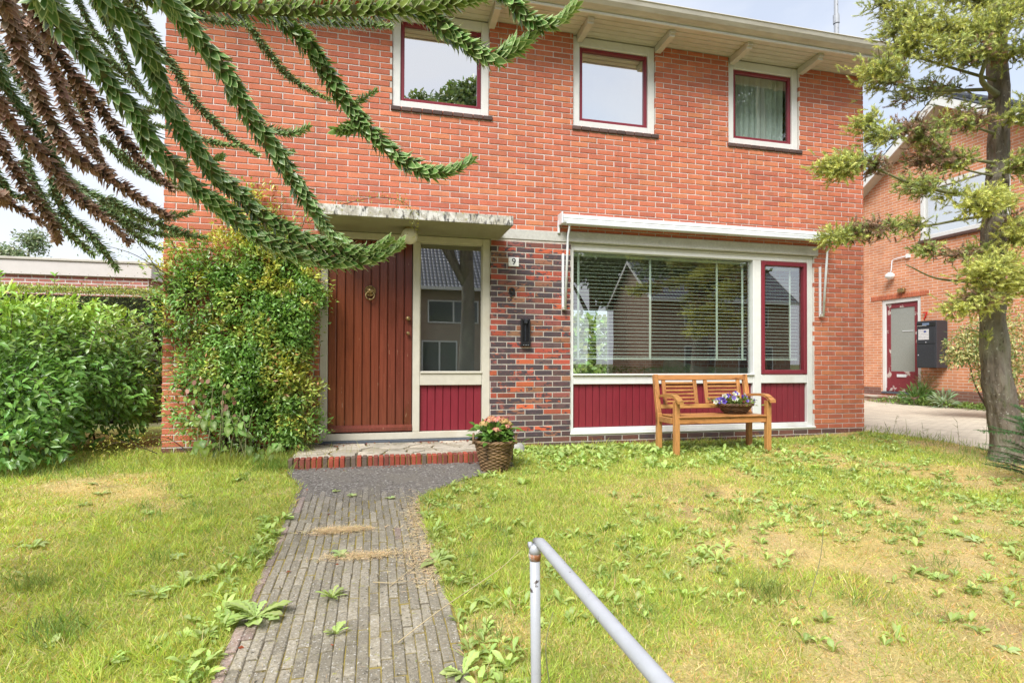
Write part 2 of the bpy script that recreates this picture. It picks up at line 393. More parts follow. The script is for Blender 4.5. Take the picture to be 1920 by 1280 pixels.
MT['flag'] = surf('flagstone', None, .8, .25, grain=(25, .22), blot=[(5, .5, .72, (.22, .20, .15)), (14, .62, .72, (.50, .42, .31))], bmp=(.35, .006))
MT['paver'] = surf('concrete_paver', None, .9, .2, grain=(75, .42), blot=[(3.0, .48, .74, (.185, .165, .125)), (85, .585, .64, (.55, .53, .48)), (60, .60, .66, (.07, .062, .05)), (30, .64, .69, (.34, .33, .10)), (9, .60, .70, (.30, .27, .19))], bmp=(.9, .008), bscale=120)
MT['joint'] = surf('mossy_joint', (.15, .13, .095), .95, .1, grain=(30, .5), blot=[(3.0, .42, .56, (.30, .235, .06)), (40, .58, .7, (.07, .06, .045))], bmp=(.8, .012))
MT['drive'] = far_brick('driveway_pavers', (.58, .51, .41), (.66, .585, .47), (.36, .31, .22), 0, 1.0, vax=1)
MT['soilground'] = surf('ground', (.16, .14, .085), .95, .1, grain=(3, .35), blot=[(1.2, .4, .65, (.14, .19, .045))], bmp=(.5, .02))
MT['lawn'] = surf('lawn_thatch', None, .95, .1, grain=(65, .34), blot=[(160, .58, .70, (.10, .075, .035))], bmp=(1.0, .015), bscale=150)
MT['asphalt'] = surf('asphalt', (.055, .055, .057), .9, .2, grain=(60, .3), bmp=(.5, .005))
MT['grass'] = leafmat('grass_blades', .55, .3, .45)
MT['straw'] = leafmat('dry_straw', .7, .2, .2)
MT['weed'] = leafmat('weed_leaf', .5, .35, .3, edge=(.42, .48, .24), edge_lo=.5)
MT['laurel'] = leafmat('laurel_leaf', .30, .55, .22)
MT['smallleaf'] = leafmat('small_leaf', .42, .4, .25)
MT['arau'] = leafmat('monkey_puzzle_scale', .30, .5, .10, edge=(.62, .72, .34), edge_lo=.58)
MT['araudead'] = leafmat('monkey_puzzle_dead_scale', .55, .3, .06, edge=(.62, .42, .27), edge_lo=.58)
MT['needle'] = leafmat('conifer_needle', .5, .35, .25)
MT['petal'] = leafmat('petal', .5, .3, .35)
MT['twig'] = surf('twig_bark', (.085, .062, .045), .85, .2, grain=(40, .35), bmp=(.5, .004))
MT['greentwig'] = surf('green_twig', (.20, .20, .10), .8, .25, grain=(30, .3), bmp=(.3, .003))
MT['bark'] = surf('conifer_bark', (.175, .145, .115), .9, .2, grain=(26, .55), stretch=(1, 1, .28), blot=[(3.0, .50, .66, (.29, .28, .215), (1, 1, .5)), (7, .56, .70, (.155, .165, .085), (1, 1, .5)), (30, .62, .68, (.52, .51, .44)), (16, .62, .68, (.07, .055, .04), (1, 1, .4))], bmp=(1.0, .035), bscale=24)
MT['glass'] = glass('window_glass', .30, wav=.02)
MT['underside'] = surf('canopy_underside', (.33, .315, .24), .9, .2, grain=(20, .12), blot=[(2.5, .5, .75, (.25, .235, .17))], bmp=(.25, .004))
MT['forecourt'] = surf('dark_paving', (.165, .148, .132), .9, .2, grain=(40, .5), blot=[(48, .57, .62, (.46, .44, .41)), (38, .60, .66, (.05, .045, .042)), (3, .5, .7, (.20, .18, .15)), (28, .66, .71, (.30, .29, .10))], bmp=(.9, .010), bscale=90)
MT['glass_side'] = glass('hall_window_glass', .34, wav=.02)
MT['glass_up'] = glass('upper_window_glass', .70, wav=.02)
MT['glass_curtain'] = glass('curtained_window_glass', .24, wav=.02)
MT['glass_far'] = glass('far_window_glass', .35)
MT['frosted'] = surf('frosted_glass', (.30, .31, .28), .25, .5, grain=(130, .3), bmp=(.5, .003), bscale=110)
MT['plaster'] = surf('room_plaster', (.62, .58, .50), .9, .2, grain=(6, .05), bmp=None)
MT['floorwood'] = surf('room_floor', (.28, .17, .09), .5, .3, grain=(12, .25), stretch=(.2, 3, 1), bmp=None)
MT['slat'] = surf('blind_slat', (.78, .82, .74), .4, .4, grain=(5, .03), bmp=None)
MT['fabric'] = surf('sofa_fabric', (.27, .29, .24), .9, .2, grain=(60, .15), bmp=(.2, .003))
MT['curtain'] = surf('curtain_cloth', (.74, .76, .72), .9, .1, grain=(9, .05), bmp=None)
MT['roof'] = surf('roof_tiles', (.055, .06, .07), .55, .4, grain=(12, .3), bmp=(.2, .004))
MT['nbrick'] = far_brick('neighbour_brickwork', (.62, .245, .125), (.70, .31, .16), (.74, .63, .53), 1)
MT['gbrick'] = far_brick('garage_brickwork', (.34, .13, .10), (.40, .17, .12), (.62, .55, .49), 0)
MT['sidebrick'] = far_brick('house_side_brickwork', (.40, .12, .06), (.48, .16, .075), (.58, .52, .46), 1)
MT['obrick'] = far_brick('opposite_brickwork', (.33, .22, .15), (.38, .27, .19), (.40, .36, .32), 0)
MT['obrick_side'] = far_brick('opposite_gable_brickwork', (.33, .22, .15), (.38, .27, .19), (.40, .36, .32), 1)
MT['straw_solid'] = surf('straw_stalk', (.52, .42, .25), .8, .2, grain=(30, .2), bmp=None)
MT['stone'] = surf('garden_stone', (.36, .35, .32), .9, .2, grain=(14, .25), blot=[(8, .5, .65, (.20, .20, .16)), (20, .6, .7, (.60, .59, .55))], bmp=(.7, .015))
# ------------------------------------------------------------------ ground
def struct(o): o['kind'] = 'structure'; return o
def path_left(y):
    return -0.575 - 0.17 * np.clip((np.asarray(y, float) + 1.5) / 0.5, 0, 1)
def path_right(y):
    y = np.asarray(y, float)
    return 0.335 + 0.016 * np.clip(-2.1 - y, 0, 3) + 0.98 * np.clip((y + 2.1) / 0.95, 0, 1) ** 1.7
def on_path(x, y, m=0.0):
    return (y < -0.9) & (x > path_left(y) - m) & (x < path_right(y) + m)
def drive_edge(y):
    y = np.asarray(y, float)
    return np.where(y > 0.0, 6.54, np.minimum(6.56 - y * 0.75, 6.93)) + 0.05 * np.sin(y * 3.1)
def lawn_mask(x, y):
    """0 = straw and moss, 1 = green grass"""
    g = fbm(x * 0.9 + 3, y * 0.9, 5, 4)
    g = (g - 0.395) / 0.19
    near_house = np.exp(-((y + 0.35) / 0.75) ** 2) * 0.75
    right_dry = np.clip((x - 0.9) / 1.5, 0, 1) * np.clip((-1.4 - y) / 1.2, 0, 1) * 0.30
    left = np.clip((-0.7 - x) / 0.6, 0, 1) * 0.12
    return np.clip(g * 0.80 + near_house - right_dry + left, 0, 1)
# far sheet that reaches the horizon
xs = np.concatenate([[-400, -60, -20], np.linspace(-12, 14, 27), [20, 60, 400]])
ys = np.concatenate([[-400, -60], np.linspace(-12, 0, 25), [4, 9, 20, 60, 400]])
GX, GY = np.meshgrid(xs, ys); V = np.stack([GX.ravel(), GY.ravel(), gz(GX, GY).ravel() - 0.055], 1)
nx = len(xs); I = np.arange((len(ys) - 1) * (nx - 1)); a = (I // (nx - 1)) * nx + I % (nx - 1)
struct(obj('ground', mesh('ground', V, np.stack([a, a + 1, a + nx + 1, a + nx], 1), MT['soilground'])))
# lawn
xs = np.arange(-7.5, 7.6, 0.035); ys = np.arange(-6.6, 2.6, 0.035)
GX, GY = np.meshgrid(xs, ys); x = GX.ravel(); y = GY.ravel()
g = lawn_mask(x, y); h = fbm(x * 7, y * 7, 31, 3) - .5
z = gz(x, y) + 0.018 * h + 0.02 * (fbm(x * 1.3, y * 1.3, 90, 2) - .5)
z = np.where(on_path(x, y, -0.015), gz(x, y) - 0.035, z)
z = np.where((x > -0.80) & (x < 1.4) & (y > -0.93), gz(x, y) - 0.05, z)
z = np.where((x > drive_edge(y) - 0.02) & (x > 6.4), gz(x, y) - 0.02, z)
straw = np.array([.64, .49, .26]); moss = np.array([.58, .44, .13]); green = np.array([.345, .405, .10])
mm = fbm(x * 2.1, y * 2.1, 77, 3)[:, None]
base = straw * (1 - mm) + moss * mm
c = base * (1 - g[:, None] * .85) + green * g[:, None] * .85
c = c * (0.82 + 0.36 * fbm(x * 12, y * 12, 13, 3))[:, None]
brown = np.clip((fbm(x * 3.3 + 8, y * 3.3, 41, 3) - .68) / .1, 0, 1)[:, None] * .45
c = c * (1 - brown) + np.array([.24, .16, .09]) * brown
nx = len(xs); I = np.arange((len(ys) - 1) * (nx - 1)); a = (I // (nx - 1)) * nx + I % (nx - 1)
struct(obj('lawn', mesh('lawn', np.stack([x, y, z], 1), np.stack([a, a + 1, a + nx + 1, a + nx], 1), MT['lawn'], c, True)))
# driveway
ys = np.linspace(-7, 9, 60); rows = []
for yy in ys:
    e = float(drive_edge(yy))
    for k in range(8): rows.append((e + (12.32 - e) * k / 7, yy, float(gz(0, yy)) - 0.006 + 0.01 * math.sin(k)))
I = np.arange(59 * 7); a = (I // 7) * 8 + I % 7
struct(obj('driveway', mesh('driveway', rows, np.stack([a, a + 1, a + 9, a + 8], 1), MT['drive'])))
# street behind the camera with its kerb
mb = MB(); mb.box(-60, 60, -15, -8.6, -.50, -.345); struct(mb.build('road', MT['asphalt']))
mb = MB(); mb.cbox(-60, 60, -8.6, -8.45, -.5, -.22, .01); struct(mb.build('kerb', MT['concrete']))

# ------------------------------------------------------------------ garden path: bed and single pavers
n = 60; ys = np.linspace(-6.5, -0.88, n); V = []; 
for yy in ys:
    for k in range(6):
        l, r = float(path_left(yy)), float(path_right(yy))
        V.append((l + (r - l) * k / 5, yy, float(gz(0, yy)) - 0.0045))
I = np.arange((n - 1) * 5); a = (I // 5) * 6 + I % 5
path = struct(obj('garden_path', mesh('garden_path', V, np.stack([a, a + 1, a + 7, a + 6], 1), MT['joint'])))
PW, PL = 0.0462, 0.207
def paver_color(x, y, rng):
    red = 1.0 if (x < -0.51 and rng.random() < .75) or rng.random() < .015 else 0.0
    dark = float(np.clip((y + 2.3) / 0.7, 0, 1)) * 1.35
    c = np.array([.315, .280, .215]) * (1 - red) + np.array([.36, .27, .23]) * red
    c = c * (1 - dark * .55) + np.array([.15, .135, .13]) * dark * .55
    return c * rng.uniform(.74, 1.22)
rp_ = np.random.default_rng(5); pav = []
for col in range(-14, 29):
    x = -0.552 + col * PW
    off = (0.5 if col % 2 else 0.0) * PL + rp_.uniform(-.045, .045)
    for row in range(0, 29):
        y = -6.3 + row * PL + off
        if y > -1.36 + .05 * math.sin(col * 2.3): continue
        if x - PW * .35 < path_left(y) or x + PW * .25 > path_right(y): continue
        pav.append((x + rp_.uniform(-.0012, .0012) + .010 * math.sin(y * 1.7 + 1) + .006 * math.sin(y * 4.1), y))
def paver_piece(mb, x, y, c, rng):
    hw, hl = PW / 2 - rng.uniform(.0010, .0030), PL / 2 - rng.uniform(.0030, .0065)
    zz = float(gz(0, y)) + rng.uniform(-.002, .004); ch = .004
    tx, ty = rng.uniform(-.05, .05), .055 + rng.uniform(-.022, .022); rz = rng.uniform(-.012, .012)
    def P(u, v, dz):
        return (x + u - v * rz, y + v + u * rz, zz + u * tx + v * ty + dz)
    V = [P(-hw, -hl, -.03), P(hw, -hl, -.03), P(hw, hl, -.03), P(-hw, hl, -.03),
         P(-hw, -hl, -ch), P(hw, -hl, -ch), P(hw, hl, -ch), P(-hw, hl, -ch),
         P(-hw + ch, -hl + ch, 0), P(hw - ch, -hl + ch, 0), P(hw - ch, hl - ch, 0), P(-hw + ch, hl - ch, 0)]
    F = [(8, 9, 10, 11)] + [(i, (i + 1) % 4, (i + 1) % 4 + 4, i + 4) for i in range(4)] + [(i + 4, (i + 1) % 4 + 4, (i + 1) % 4 + 8, i + 8) for i in range(4)]
    mb.add(V, F, c)
vis = sorted([p for p in pav if p[1] > -4.62], key=lambda p: p[1])[:300]
vs = set(vis); rest = MB()
for p in pav:
    if p in vs:
        mb = MB(); paver_piece(mb, p[0], p[1], paver_color(p[0], p[1], rp_), rp_); mb.build('paver', MT['paver'], path)
    else: paver_piece(rest, p[0], p[1], paver_color(p[0], p[1], rp_), rp_)
n = 56; ys = np.linspace(-2.02, -.885, n); V = []
for yy in ys:
    for k in range(40):
        l, r = float(path_left(yy)), float(path_right(yy)); V.append((l + (r - l) * k / 39, yy, float(gz(0, yy)) - .008 + .016 * min(1, max(0, (yy + 2.02) / .6)) + .009 * (float(fbm(np.array([k * .45]), np.array([yy * 11]), 6, 3)[0]) - .5)))
I = np.arange((n - 1) * 39); a = (I // 39) * 40 + I % 39
struct(obj('forecourt', mesh('forecourt', V, np.stack([a, a + 1, a + 41, a + 40], 1), MT['forecourt'], smooth=True)))
rest.build('distant_pavers', MT['paver'], path, kind='stuff')

# ------------------------------------------------------------------ house
HX0, HX1 = -2.07, 6.505
ZC, BL = 0.065, 0.222                      # course height, brick length with joint
house = thing('house', (2.2, 3.5, 0), 'two-storey orange-red brick house with white window frames and a wooden front door', 'house')
WIN = [(.172, 1.270), (2.288, 3.372), (4.400, 5.470)]
WZ0, WZ1 = 3.755, 4.850
DOOR = (-.573, 1.295, .03, 2.345)
BIG = (2.262, 5.700, .03, 2.355)
openings = [(a, b, WZ0, WZ1 + .3) for a, b in WIN] + [DOOR, BIG, (-.62, 1.405, 2.345, 2.452), (1.405, 5.745, 2.352, 2.478)]
wall = MB()
Y0, Y1 = .007, .27
def slab(x0, x1, z0, z1): wall.box(x0, x1, Y0, Y1, z0, z1)
xs_ = sorted({HX0 + .006, HX1 - .006, *[v for o in openings for v in o[:2]]})
for i in range(len(xs_) - 1):
    a, b = xs_[i], xs_[i + 1]; zz = -.3
    for o in sorted([o for o in openings if o[0] <= a + 1e-6 and o[1] >= b - 1e-6], key=lambda o: o[2]):
        if o[2] > zz + 1e-4: slab(a, b, zz, o[2])
        zz = max(zz, o[3])
    if zz < 4.86: slab(a, b, zz, 4.86)
front = wall.build('front_wall', MT['mortar'], house)
def free_spans(z0, z1, x0, x1, ops):
    sp = [(x0, x1)]
    for a, b, c, d in ops:
        if min(z1, d) - max(z0, c) > 0.45 * (z1 - z0):
            ns = []
            for u, v in sp:
                if b <= u or a >= v: ns.append((u, v)); continue
                if a > u: ns.append((u, a))
                if b < v: ns.append((b, v))
            sp = ns
    return sp
def brick_piece(mb, x0, x1, z0, z1, col, rng, y=0.0, depth=.075):
    dy = y + rng.uniform(-.0018, .0018); c = .0035
    j = lambda: rng.uniform(-.0012, .0012)
    x0 += j(); x1 += j(); z0 += j(); z1 += j()
    V = [(x0 + c, dy, z0 + c), (x1 - c, dy, z0 + c), (x1 - c, dy, z1 - c), (x0 + c, dy, z1 - c),
         (x0, dy + c, z0), (x1, dy + c, z0), (x1, dy + c, z1), (x0, dy + c, z1),
         (x0, y + depth, z0), (x1, y + depth, z0), (x1, y + depth, z1), (x0, y + depth, z1)]
    F = [(0, 1, 2, 3)] + [(i + 4, (i + 1) % 4 + 4, (i + 1) % 4, i) for i in range(4)] + [(i + 8, (i + 1) % 4 + 8, (i + 1) % 4 + 4, i + 4) for i in range(4)]
    mb.add(V, F, col)
def red_brick(rng):
    k = rng.random()
    c = np.array([.535, .168, .092]) if k < .62 else (np.array([.475, .146, .086]) if k < .85 else np.array([.580, .205, .104]))
    return np.append(c * rng.normal(1, .045) * rng.normal(1, .02, 3), rng.uniform(-.3, .12))
def dark_brick(rng):
    k = rng.random()
    if k < .27: c = np.array([.38, .085, .052])
    elif k < .52: c = np.array([.25, .088, .072])
    elif k < .78: c = np.array([.128, .074, .074])
    elif k < .90: c = np.array([.30, .14, .082])
    else: c = np.array([.50, .12, .055])
    return np.append(c * rng.normal(1, .1) * rng.normal(1, .04, 3), rng.uniform(.34, .60))
def plinth_brick(rng):
    c = np.array([.16, .070, .055]) if rng.random() < .6 else np.array([.10, .062, .058])
    return np.append(c * rng.normal(1, .12), rng.uniform(.25, .5))
rb = np.random.default_rng(21)
PIER = (1.297, 2.260, -.12, 2.352)
bricks = []                                # (kind, x0, x1, z0, z1)
for r in range(-2, 75):
    z0 = r * ZC - .002; z1 = z0 + ZC - .0108
    off = (BL / 2 if r % 2 else 0) + .04
    for u, v in free_spans(z0, z1, HX0, HX1, openings):
        k = math.floor((u - off) / BL)
        while off + k * BL < v:
            x0 = max(u, off + k * BL + .005 if off + k * BL > u else u); x1 = min(v, off + (k + 1) * BL - .005); k += 1
            if x1 - x0 < .02: continue
            cx, cz = (x0 + x1) / 2, (z0 + z1) / 2
            if PIER[0] - .02 < cx < PIER[1] + .02 and cz < PIER[3]: kind = 'd' if cz > .07 else 'p'
            else: kind = 'p' if cz < .075 else 'r'
            bricks.append((kind, x0, x1, z0, min(z1, 4.858)))
# plinth courses under the wide window
for r in (-2, -1):
    z0 = r * ZC - .002
    k = 0
    while 2.262 + k * BL < 5.7:
        x0 = 2.262 + (k - (.5 if r % 2 else 0)) * BL; bricks.append(('p', max(x0, 2.262), min(x0 + BL - .011, 5.698), z0, z0 + ZC - .0115)); k += 1
camp = np.array([0, -6.3, .93])
def dist(b): return math.dist(((b[1] + b[2]) / 2, 0, (b[3] + b[4]) / 2), camp)
red = sorted([b for b in bricks if b[0] == 'r' and b[3] > 2.45 and b[1] > .95], key=dist)[:300]
one = set(red) | {b for b in bricks if b[0] == 'd'}
rest = MB()
pier = MB(); pier.box(1.3, 2.257, .004, .02, -.1, 2.35); pier = pier.build('pier_joints', MT['mortar_grey'], house)
for b in bricks:
    colr = {'r': red_brick, 'd': dark_brick, 'p': plinth_brick}[b[0]](rb)
    if b in one:
        mb = MB(); brick_piece(mb, *b[1:], colr, rb)
        if b[0] == 'r': mb.build('brick', MT['brick'], front)
        else: mb.build('clinker_brick', MT['brick'], pier)
    else: brick_piece(rest, *b[1:], colr, rb)
rest.build('other_bricks', MT['brick'], front, kind='stuff')
# shell behind the front: side walls, back wall, floors
mb = MB(); mb.box(HX0, HX0 + .25, .28, 7.2, -.3, 4.9); mb.box(HX1 - .25, HX1, .28, 7.2, -.3, 4.9); mb.build('side_wall', MT['sidebrick'], house)
mb = MB(); mb.box(HX0 + .25, 2.3, 6.95, 7.2, -.3, 4.9); mb.box(5.9, HX1 - .25, 6.95, 7.2, -.3, 4.9); mb.box(2.3, 5.9, 6.95, 7.2, -.3, .25); mb.box(2.3, 5.9, 6.95, 7.2, 2.35, 4.9); mb.build('back_wall', MT['sidebrick'], house)
mb = MB()
for q in ((2.3, 2.4, .25, 2.35), (5.8, 5.9, .25, 2.35), (4.05, 4.15, .35, 2.25), (2.4, 5.8, .25, .35), (2.4, 5.8, 2.25, 2.35)): mb.box(q[0], q[1], 7.0, 7.1, q[2], q[3])
mb.build('garden_window', MT['white'], house)
mb = MB(); mb.box(HX0 + .26, HX1 - .26, .28, 6.94, 2.56, 2.75); mb.box(HX0 + .26, HX1 - .26, .28, 6.94, 4.87, 4.95); mb.build('ceiling', MT['plaster'], house)
mb = MB(); mb.box(HX0, HX1, -.0005, .27, 4.863, 4.95); mb.build('eaves_filler', MT['cream'], house)  # added filler, closes the gap where sky light leaked over the wall top
mb = MB(); mb.box(HX0 + .26, HX1 - .26, .28, 6.94, -.05, .05); mb.build('room_floor', MT['floorwood'], house)
mb = MB(); mb.box(1.75, 1.85, .28, 6.9, .05, 2.56); mb.box(HX0 + .26, 1.74, 2.6, 2.7, .05, 2.56)
mb.box(1.6, 1.7, .28, 6.9, 2.75, 4.87); mb.box(3.8, 3.9, .28, 6.9, 2.75, 4.87); mb.box(HX0 + .26, HX1 - .26, 4.2, 4.3, 2.75, 4.87); mb.build('inner_wall', MT['plaster'], house)

def frame(x0, x1, z0, z1, wl, wr, wb, wt, y0, y1, c=.005):
    mb = MB()
    mb.cbox(x0, x0 + wl, y0, y1, z0, z1, c); mb.cbox(x1 - wr, x1, y0, y1, z0, z1, c)
    mb.cbox(x0 + wl, x1 - wr, y0 + .001, y1, z0, z0 + wb, c); mb.cbox(x0 + wl, x1 - wr, y0 + .001, y1, z1 - wt, z1, c)
    return mb
def pane(x0, x1, z0, z1, y, parent, mat='glass'):
    mb = MB(); mb.box(x0, x1, y, y + .006, z0, z1); return mb.build('pane', MT[mat], parent)
tile_rng = np.random.default_rng(3)
for a, b in WIN:
    fr = frame(a + .004, b - .004, WZ0, WZ1, .088, .088, .082, .11, .028, .11).build('window', MT['white'], house)
    frame(a + .094, b - .094, WZ0 + .084, WZ1 - .112, .042, .042, .04, .045, .05, .10, .006).build('sash', MT['red'], fr)
    pane(a + .136, b - .136, WZ0 + .124, WZ1 - .157, .075, fr, 'glass_curtain' if a > 4 else 'glass_up')
    k = 0; x = a - .012
    while x < b + .03:
        mb = MB(); mb.cbox(x, min(x + .108, b + .035), -.022 + tile_rng.uniform(-.002, .002), .028, WZ0 - .052, WZ0 - .004, .006, np.append(np.array([.10, .065, .058]) * tile_rng.uniform(.7, 1.3), .3))
        mb.build('sill_tile', MT['brick'], fr); x += .115
# window behind details
mb = MB(); mb.box(2.30, 3.36, .16, .165, 3.72, 4.72); mb.tube([(2.30, .16, 4.73), (3.36, .16, 4.73)], .03, 8); bl = mb.build('roller_blind', MT['curtain'])
props(bl, 'pale roller blind drawn down behind the middle upper window', 'blind')
V = []; F = []; nn = 90
for i in range(nn):
    x = 4.66 + i * .0078; yv = .22 + .035 * math.sin(i * .55) + .012 * math.sin(i * 1.7)
    V += [(x, yv, 3.62), (x + .015 * math.sin(i * .3), yv, 4.82)]
for i in range(nn - 1): F.append((2 * i, 2 * i + 2, 2 * i + 3, 2 * i + 1))
cu = obj('curtain', mesh('curtain', V, F, MT['curtain'], smooth=True)); props(cu, 'white gathered curtain hanging behind the upper window nearest the conifer', 'curtain')

# front door set
D = frame(DOOR[0] + .003, DOOR[1] - .003, .072, 2.343, .080, .090, .078, .072, .030, .13)
D.cbox(.415, .494, .032, .13, .151, 2.27, .005); D.cbox(.495, 1.201, .034, .12, .667, .815, .006)
D.cbox(.495, 1.201, .018, .034, .800, .818, .004)
entrance = D.build('entrance_frame', MT['cream'], house)
mb = MB(); mb.cbox(DOOR[0] + .004, DOOR[1] - .004, .0, .14, .032, .070, .005); mb.build('door_sill', MT['slate'], entrance)
leaf = MB(); leaf.box(-.489, .412, .092, .125, .153, 2.268, (.10, .025, .013)); leaf = leaf.build('front_door', MT['door'], house)
npl = 10; pw = .901 / npl; dr = np.random.default_rng(8)
for i in range(npl):
    x = -.489 + i * pw; t = i / (npl - 1)
    c = (np.array([.225, .058, .022]) * (1 - t) + np.array([.165, .040, .026]) * t) * dr.uniform(.88, 1.12)
    mb = MB(); mb.cbox(x + .0035, x + pw - .0035, .062 + dr.uniform(-.002, .002), .092, .155, 2.266, .007, c, M=Matrix.Translation((x + pw / 2, .09, 0)) @ Matrix.Rotation(rad(dr.normal(0, 1.0)), 4, 'Z') @ Matrix.Translation((-x - pw / 2, -.09, 0))); mb.build('plank', MT['door'], leaf)
mb = MB(); mb.extrude_x([(.060, .160), (.022, .168), (.020, .205), (.045, .232), (.060, .236)], -.485, .408, (.17, .040, .026)); mb.build('weather_bar', MT['door'], leaf)
for zc, rr in ((1.411, .026), (1.246, .020)):
    mb = MB(); mb.lathe([(.006, 0), (rr * .5, .002), (rr * .45, .02), (rr * .9, .028), (rr, .040), (rr * .8, .052), (rr * .3, .056)], (.362, .062, zc), 20, axis='y'); mb.build('knob', MT['brass'], leaf, True)
mb = MB(); kc = (-.049, .060, 1.705)
mb.lathe([(.062, 0), (.060, .012), (.045, .022), (.040, .030), (.020, .044), (.004, .050)], kc, 22, axis='y')
for i in range(26):
    an = i * 2 * math.pi / 26; mb.lathe([(.002, 0), (.011, .005), (.010, .016), (.003, .022)], (kc[0] + .052 * math.cos(an), kc[1] - .006, kc[2] + .052 * math.sin(an)), 6, axis='y')
for sx in (-1, 1):
    mb.lathe([(.002, 0), (.009, .004), (.003, .012)], (kc[0] + sx * .017, kc[1] - .034, kc[2] + .012), 8, axis='y')
    mb.lathe([(.002, 0), (.013, .005), (.004, .012)], (kc[0] + sx * .012, kc[1] - .034, kc[2] - .016), 8, axis='y')
kn = mb.build('door_knocker', MT['brass'], leaf, True)
mb = MB(); th = np.linspace(0, 2 * math.pi, 25); rc = np.array([kc[0], kc[1] - .040, kc[2] - .052])
mb.tube(np.stack([rc[0] + .046 * np.cos(th), rc[1] + .006 * np.sin(th), rc[2] + .046 * np.sin(th)], 1), .0085, 8, cap=False)
mb.lathe([(.002, 0), (.014, .004), (.012, .014), (.003, .018)], (rc[0], rc[1] - .004, rc[2] - .046), 10, axis='y'); mb.build('ring', MT['brass'], leaf, True)
pane(.492, 1.203, .812, 2.272, .085, entrance, 'glass_side')
frame(.495, 1.201, .818, 2.270, .008, .008, .008, .008, .055, .09, .002).build('glazing_bead', MT['cream'], entrance)
def panel(x0, x1, z0, z1, w, parent):
    n = max(1, round((x1 - x0) / w)); w = (x1 - x0) / n; rg = np.random.default_rng(int(x0 * 100) & 255)
    mb = MB(); mb.box(x0, x1, .095, .11, z0, z1); pn = mb.build('red_panel', MT['red'], parent)
    for i in range(n):
        mb = MB(); mb.cbox(x0 + i * w + .0025, x0 + (i + 1) * w - .0025, .072 + rg.uniform(-.0015, .0015), .095, z0 + .001, z1 - .001, .005); mb.build('board', MT['red'], pn)
panel(.495, 1.201, .151, .666, .088, house)
# net curtain and hall
V = []; F = []; nn = 120
for i in range(nn):
    x = .46 + i * .0066; V += [(x, .24 + .006 * (i % 2), .5), (x, .24 + .006 * (i % 2), 2.3)]
for i in range(nn - 1): F.append((2 * i, 2 * i + 2, 2 * i + 3, 2 * i + 1))
mnet, tnet, bnet = material('net_cloth'); bnet.inputs['Base Color'].default_value = (.40, .41, .40, 1); bnet.inputs['Alpha'].default_value = .30; bnet.inputs['Roughness'].default_value = .9
nc = obj('net_curtain', mesh('net_curtain', V, F, mnet)); props(nc, 'sheer pleated net curtain behind the glass beside the front door', 'curtain')

# wide window set
B = MB(); bz0 = .076
B.cbox(2.264, 2.309, .030, .13, bz0, 2.353, .005); B.cbox(5.612, 5.698, .030, .13, bz0, 2.353, .005)
B.cbox(2.309, 5.612, .032, .13, 2.268, 2.353, .005); B.cbox(4.782, 4.903, .030, .13, .146, 2.268, .006)
B.cbox(2.309, 4.782, .034, .12, .667, .772, .005); B.cbox(4.903, 5.612, .034, .12, .667, .780, .005)
B.cbox(2.300, 4.790, .006, .12, .773, .792, .004)
B.cbox(2.309, 5.612, .031, .13, bz0 + .02, .145, .005); B.cbox(2.258, 5.712, -.012, .12, .070, .094, .005)
big = B.build('wide_window', MT['white'], house)
pane(2.305, 4.785, .79, 2.27, .09, big)
cs = frame(4.906, 5.609, .783, 2.266, .052, .052, .056, .056, .022, .10, .007).build('casement', MT['red'], house)
pane(4.956, 5.559, .837, 2.212, .07, cs)
panel(2.310, 4.781, .147, .665, .088, house); panel(4.904, 5.611, .147, .665, .088, house)
mb = MB(); mb.cbox(2.262, 5.704, .004, .2, .022, .069, .004); mb.build('footing', MT['concrete'], house)
# concrete band, canopy
mb = MB(); mb.cbox(1.402, 2.21, -.004, .2, 2.356, 2.474, .005); mb.cbox(2.212, 5.745, -.026, .2, 2.357, 2.482, .006); mb.build('concrete_lintel', MT['concrete'], house)
mb = MB(); mb.cbox(-.612, 1.399, -.612, .2, 2.347, 2.449, .008)
cano = mb.build('canopy', MT['underside'], house)
mb = MB(); mb.cbox(-.617, 1.404, -.624, -.6125, 2.352, 2.455, .005); mb.cbox(-.617, 1.404, -.6124, -.002, 2.450, 2.4545, .002); mb.build('weathered_edge', MT['canopy'], cano)
# eaves
for i in range(5):
    y0 = -.415 + i * .083; mb = MB(); mb.cbox(HX0 - .35, HX1 + .17, y0 + .004, y0 + .079, 4.862, 4.885, .004); mb.build('soffit_board', MT['cream'], house)
for X in (-.85, .24, 1.29, 2.37, 3.40, 4.45, 5.49, 6.46):
    mb = MB(); w_ = .036
    prof = [(-.365, 4.858), (-.365, 4.815), (-.345, 4.815), (-.345, 4.785), (.004, 4.770), (.004, 4.858)]
    V = [(X - w_, y, z) for y, z in prof] + [(X + w_, y, z) for y, z in prof]; n = len(prof)
    mb.add(V, [(i, (i + 1) % n, (i + 1) % n + n, i + n) for i in range(n)] + [tuple(range(n))[::-1], tuple(range(n, 2 * n))]); mb.build('rafter_end', MT['cream'], house)
mb = MB(); mb.cbox(HX0 - .35, HX1 + .172, -.438, -.4165, 4.852, 4.882, .004); mb.build('fascia_strip', MT['white'], house)
prof = [(-.43, 4.884), (-.47, 4.890), (-.515, 4.912), (-.545, 4.950), (-.556, 4.992), (-.566, 5.000), (-.560, 5.010), (-.42, 5.012)]
mb = MB(); mb.extrude_x(prof, HX0 - .36, HX1 + .19); mb.build('gutter', MT['zinc'], house)
mb = MB(); V = [(HX0 - .36, -.50, 5.014), (HX1 + .19, -.50, 5.014), (HX1 + .19, 3.5, 6.75), (HX0 - .36, 3.5, 6.75), (HX1 + .19, 7.6, 5.0), (HX0 - .36, 7.6, 5.0)]
V += [(x, y, z - .05) for x, y, z in V]
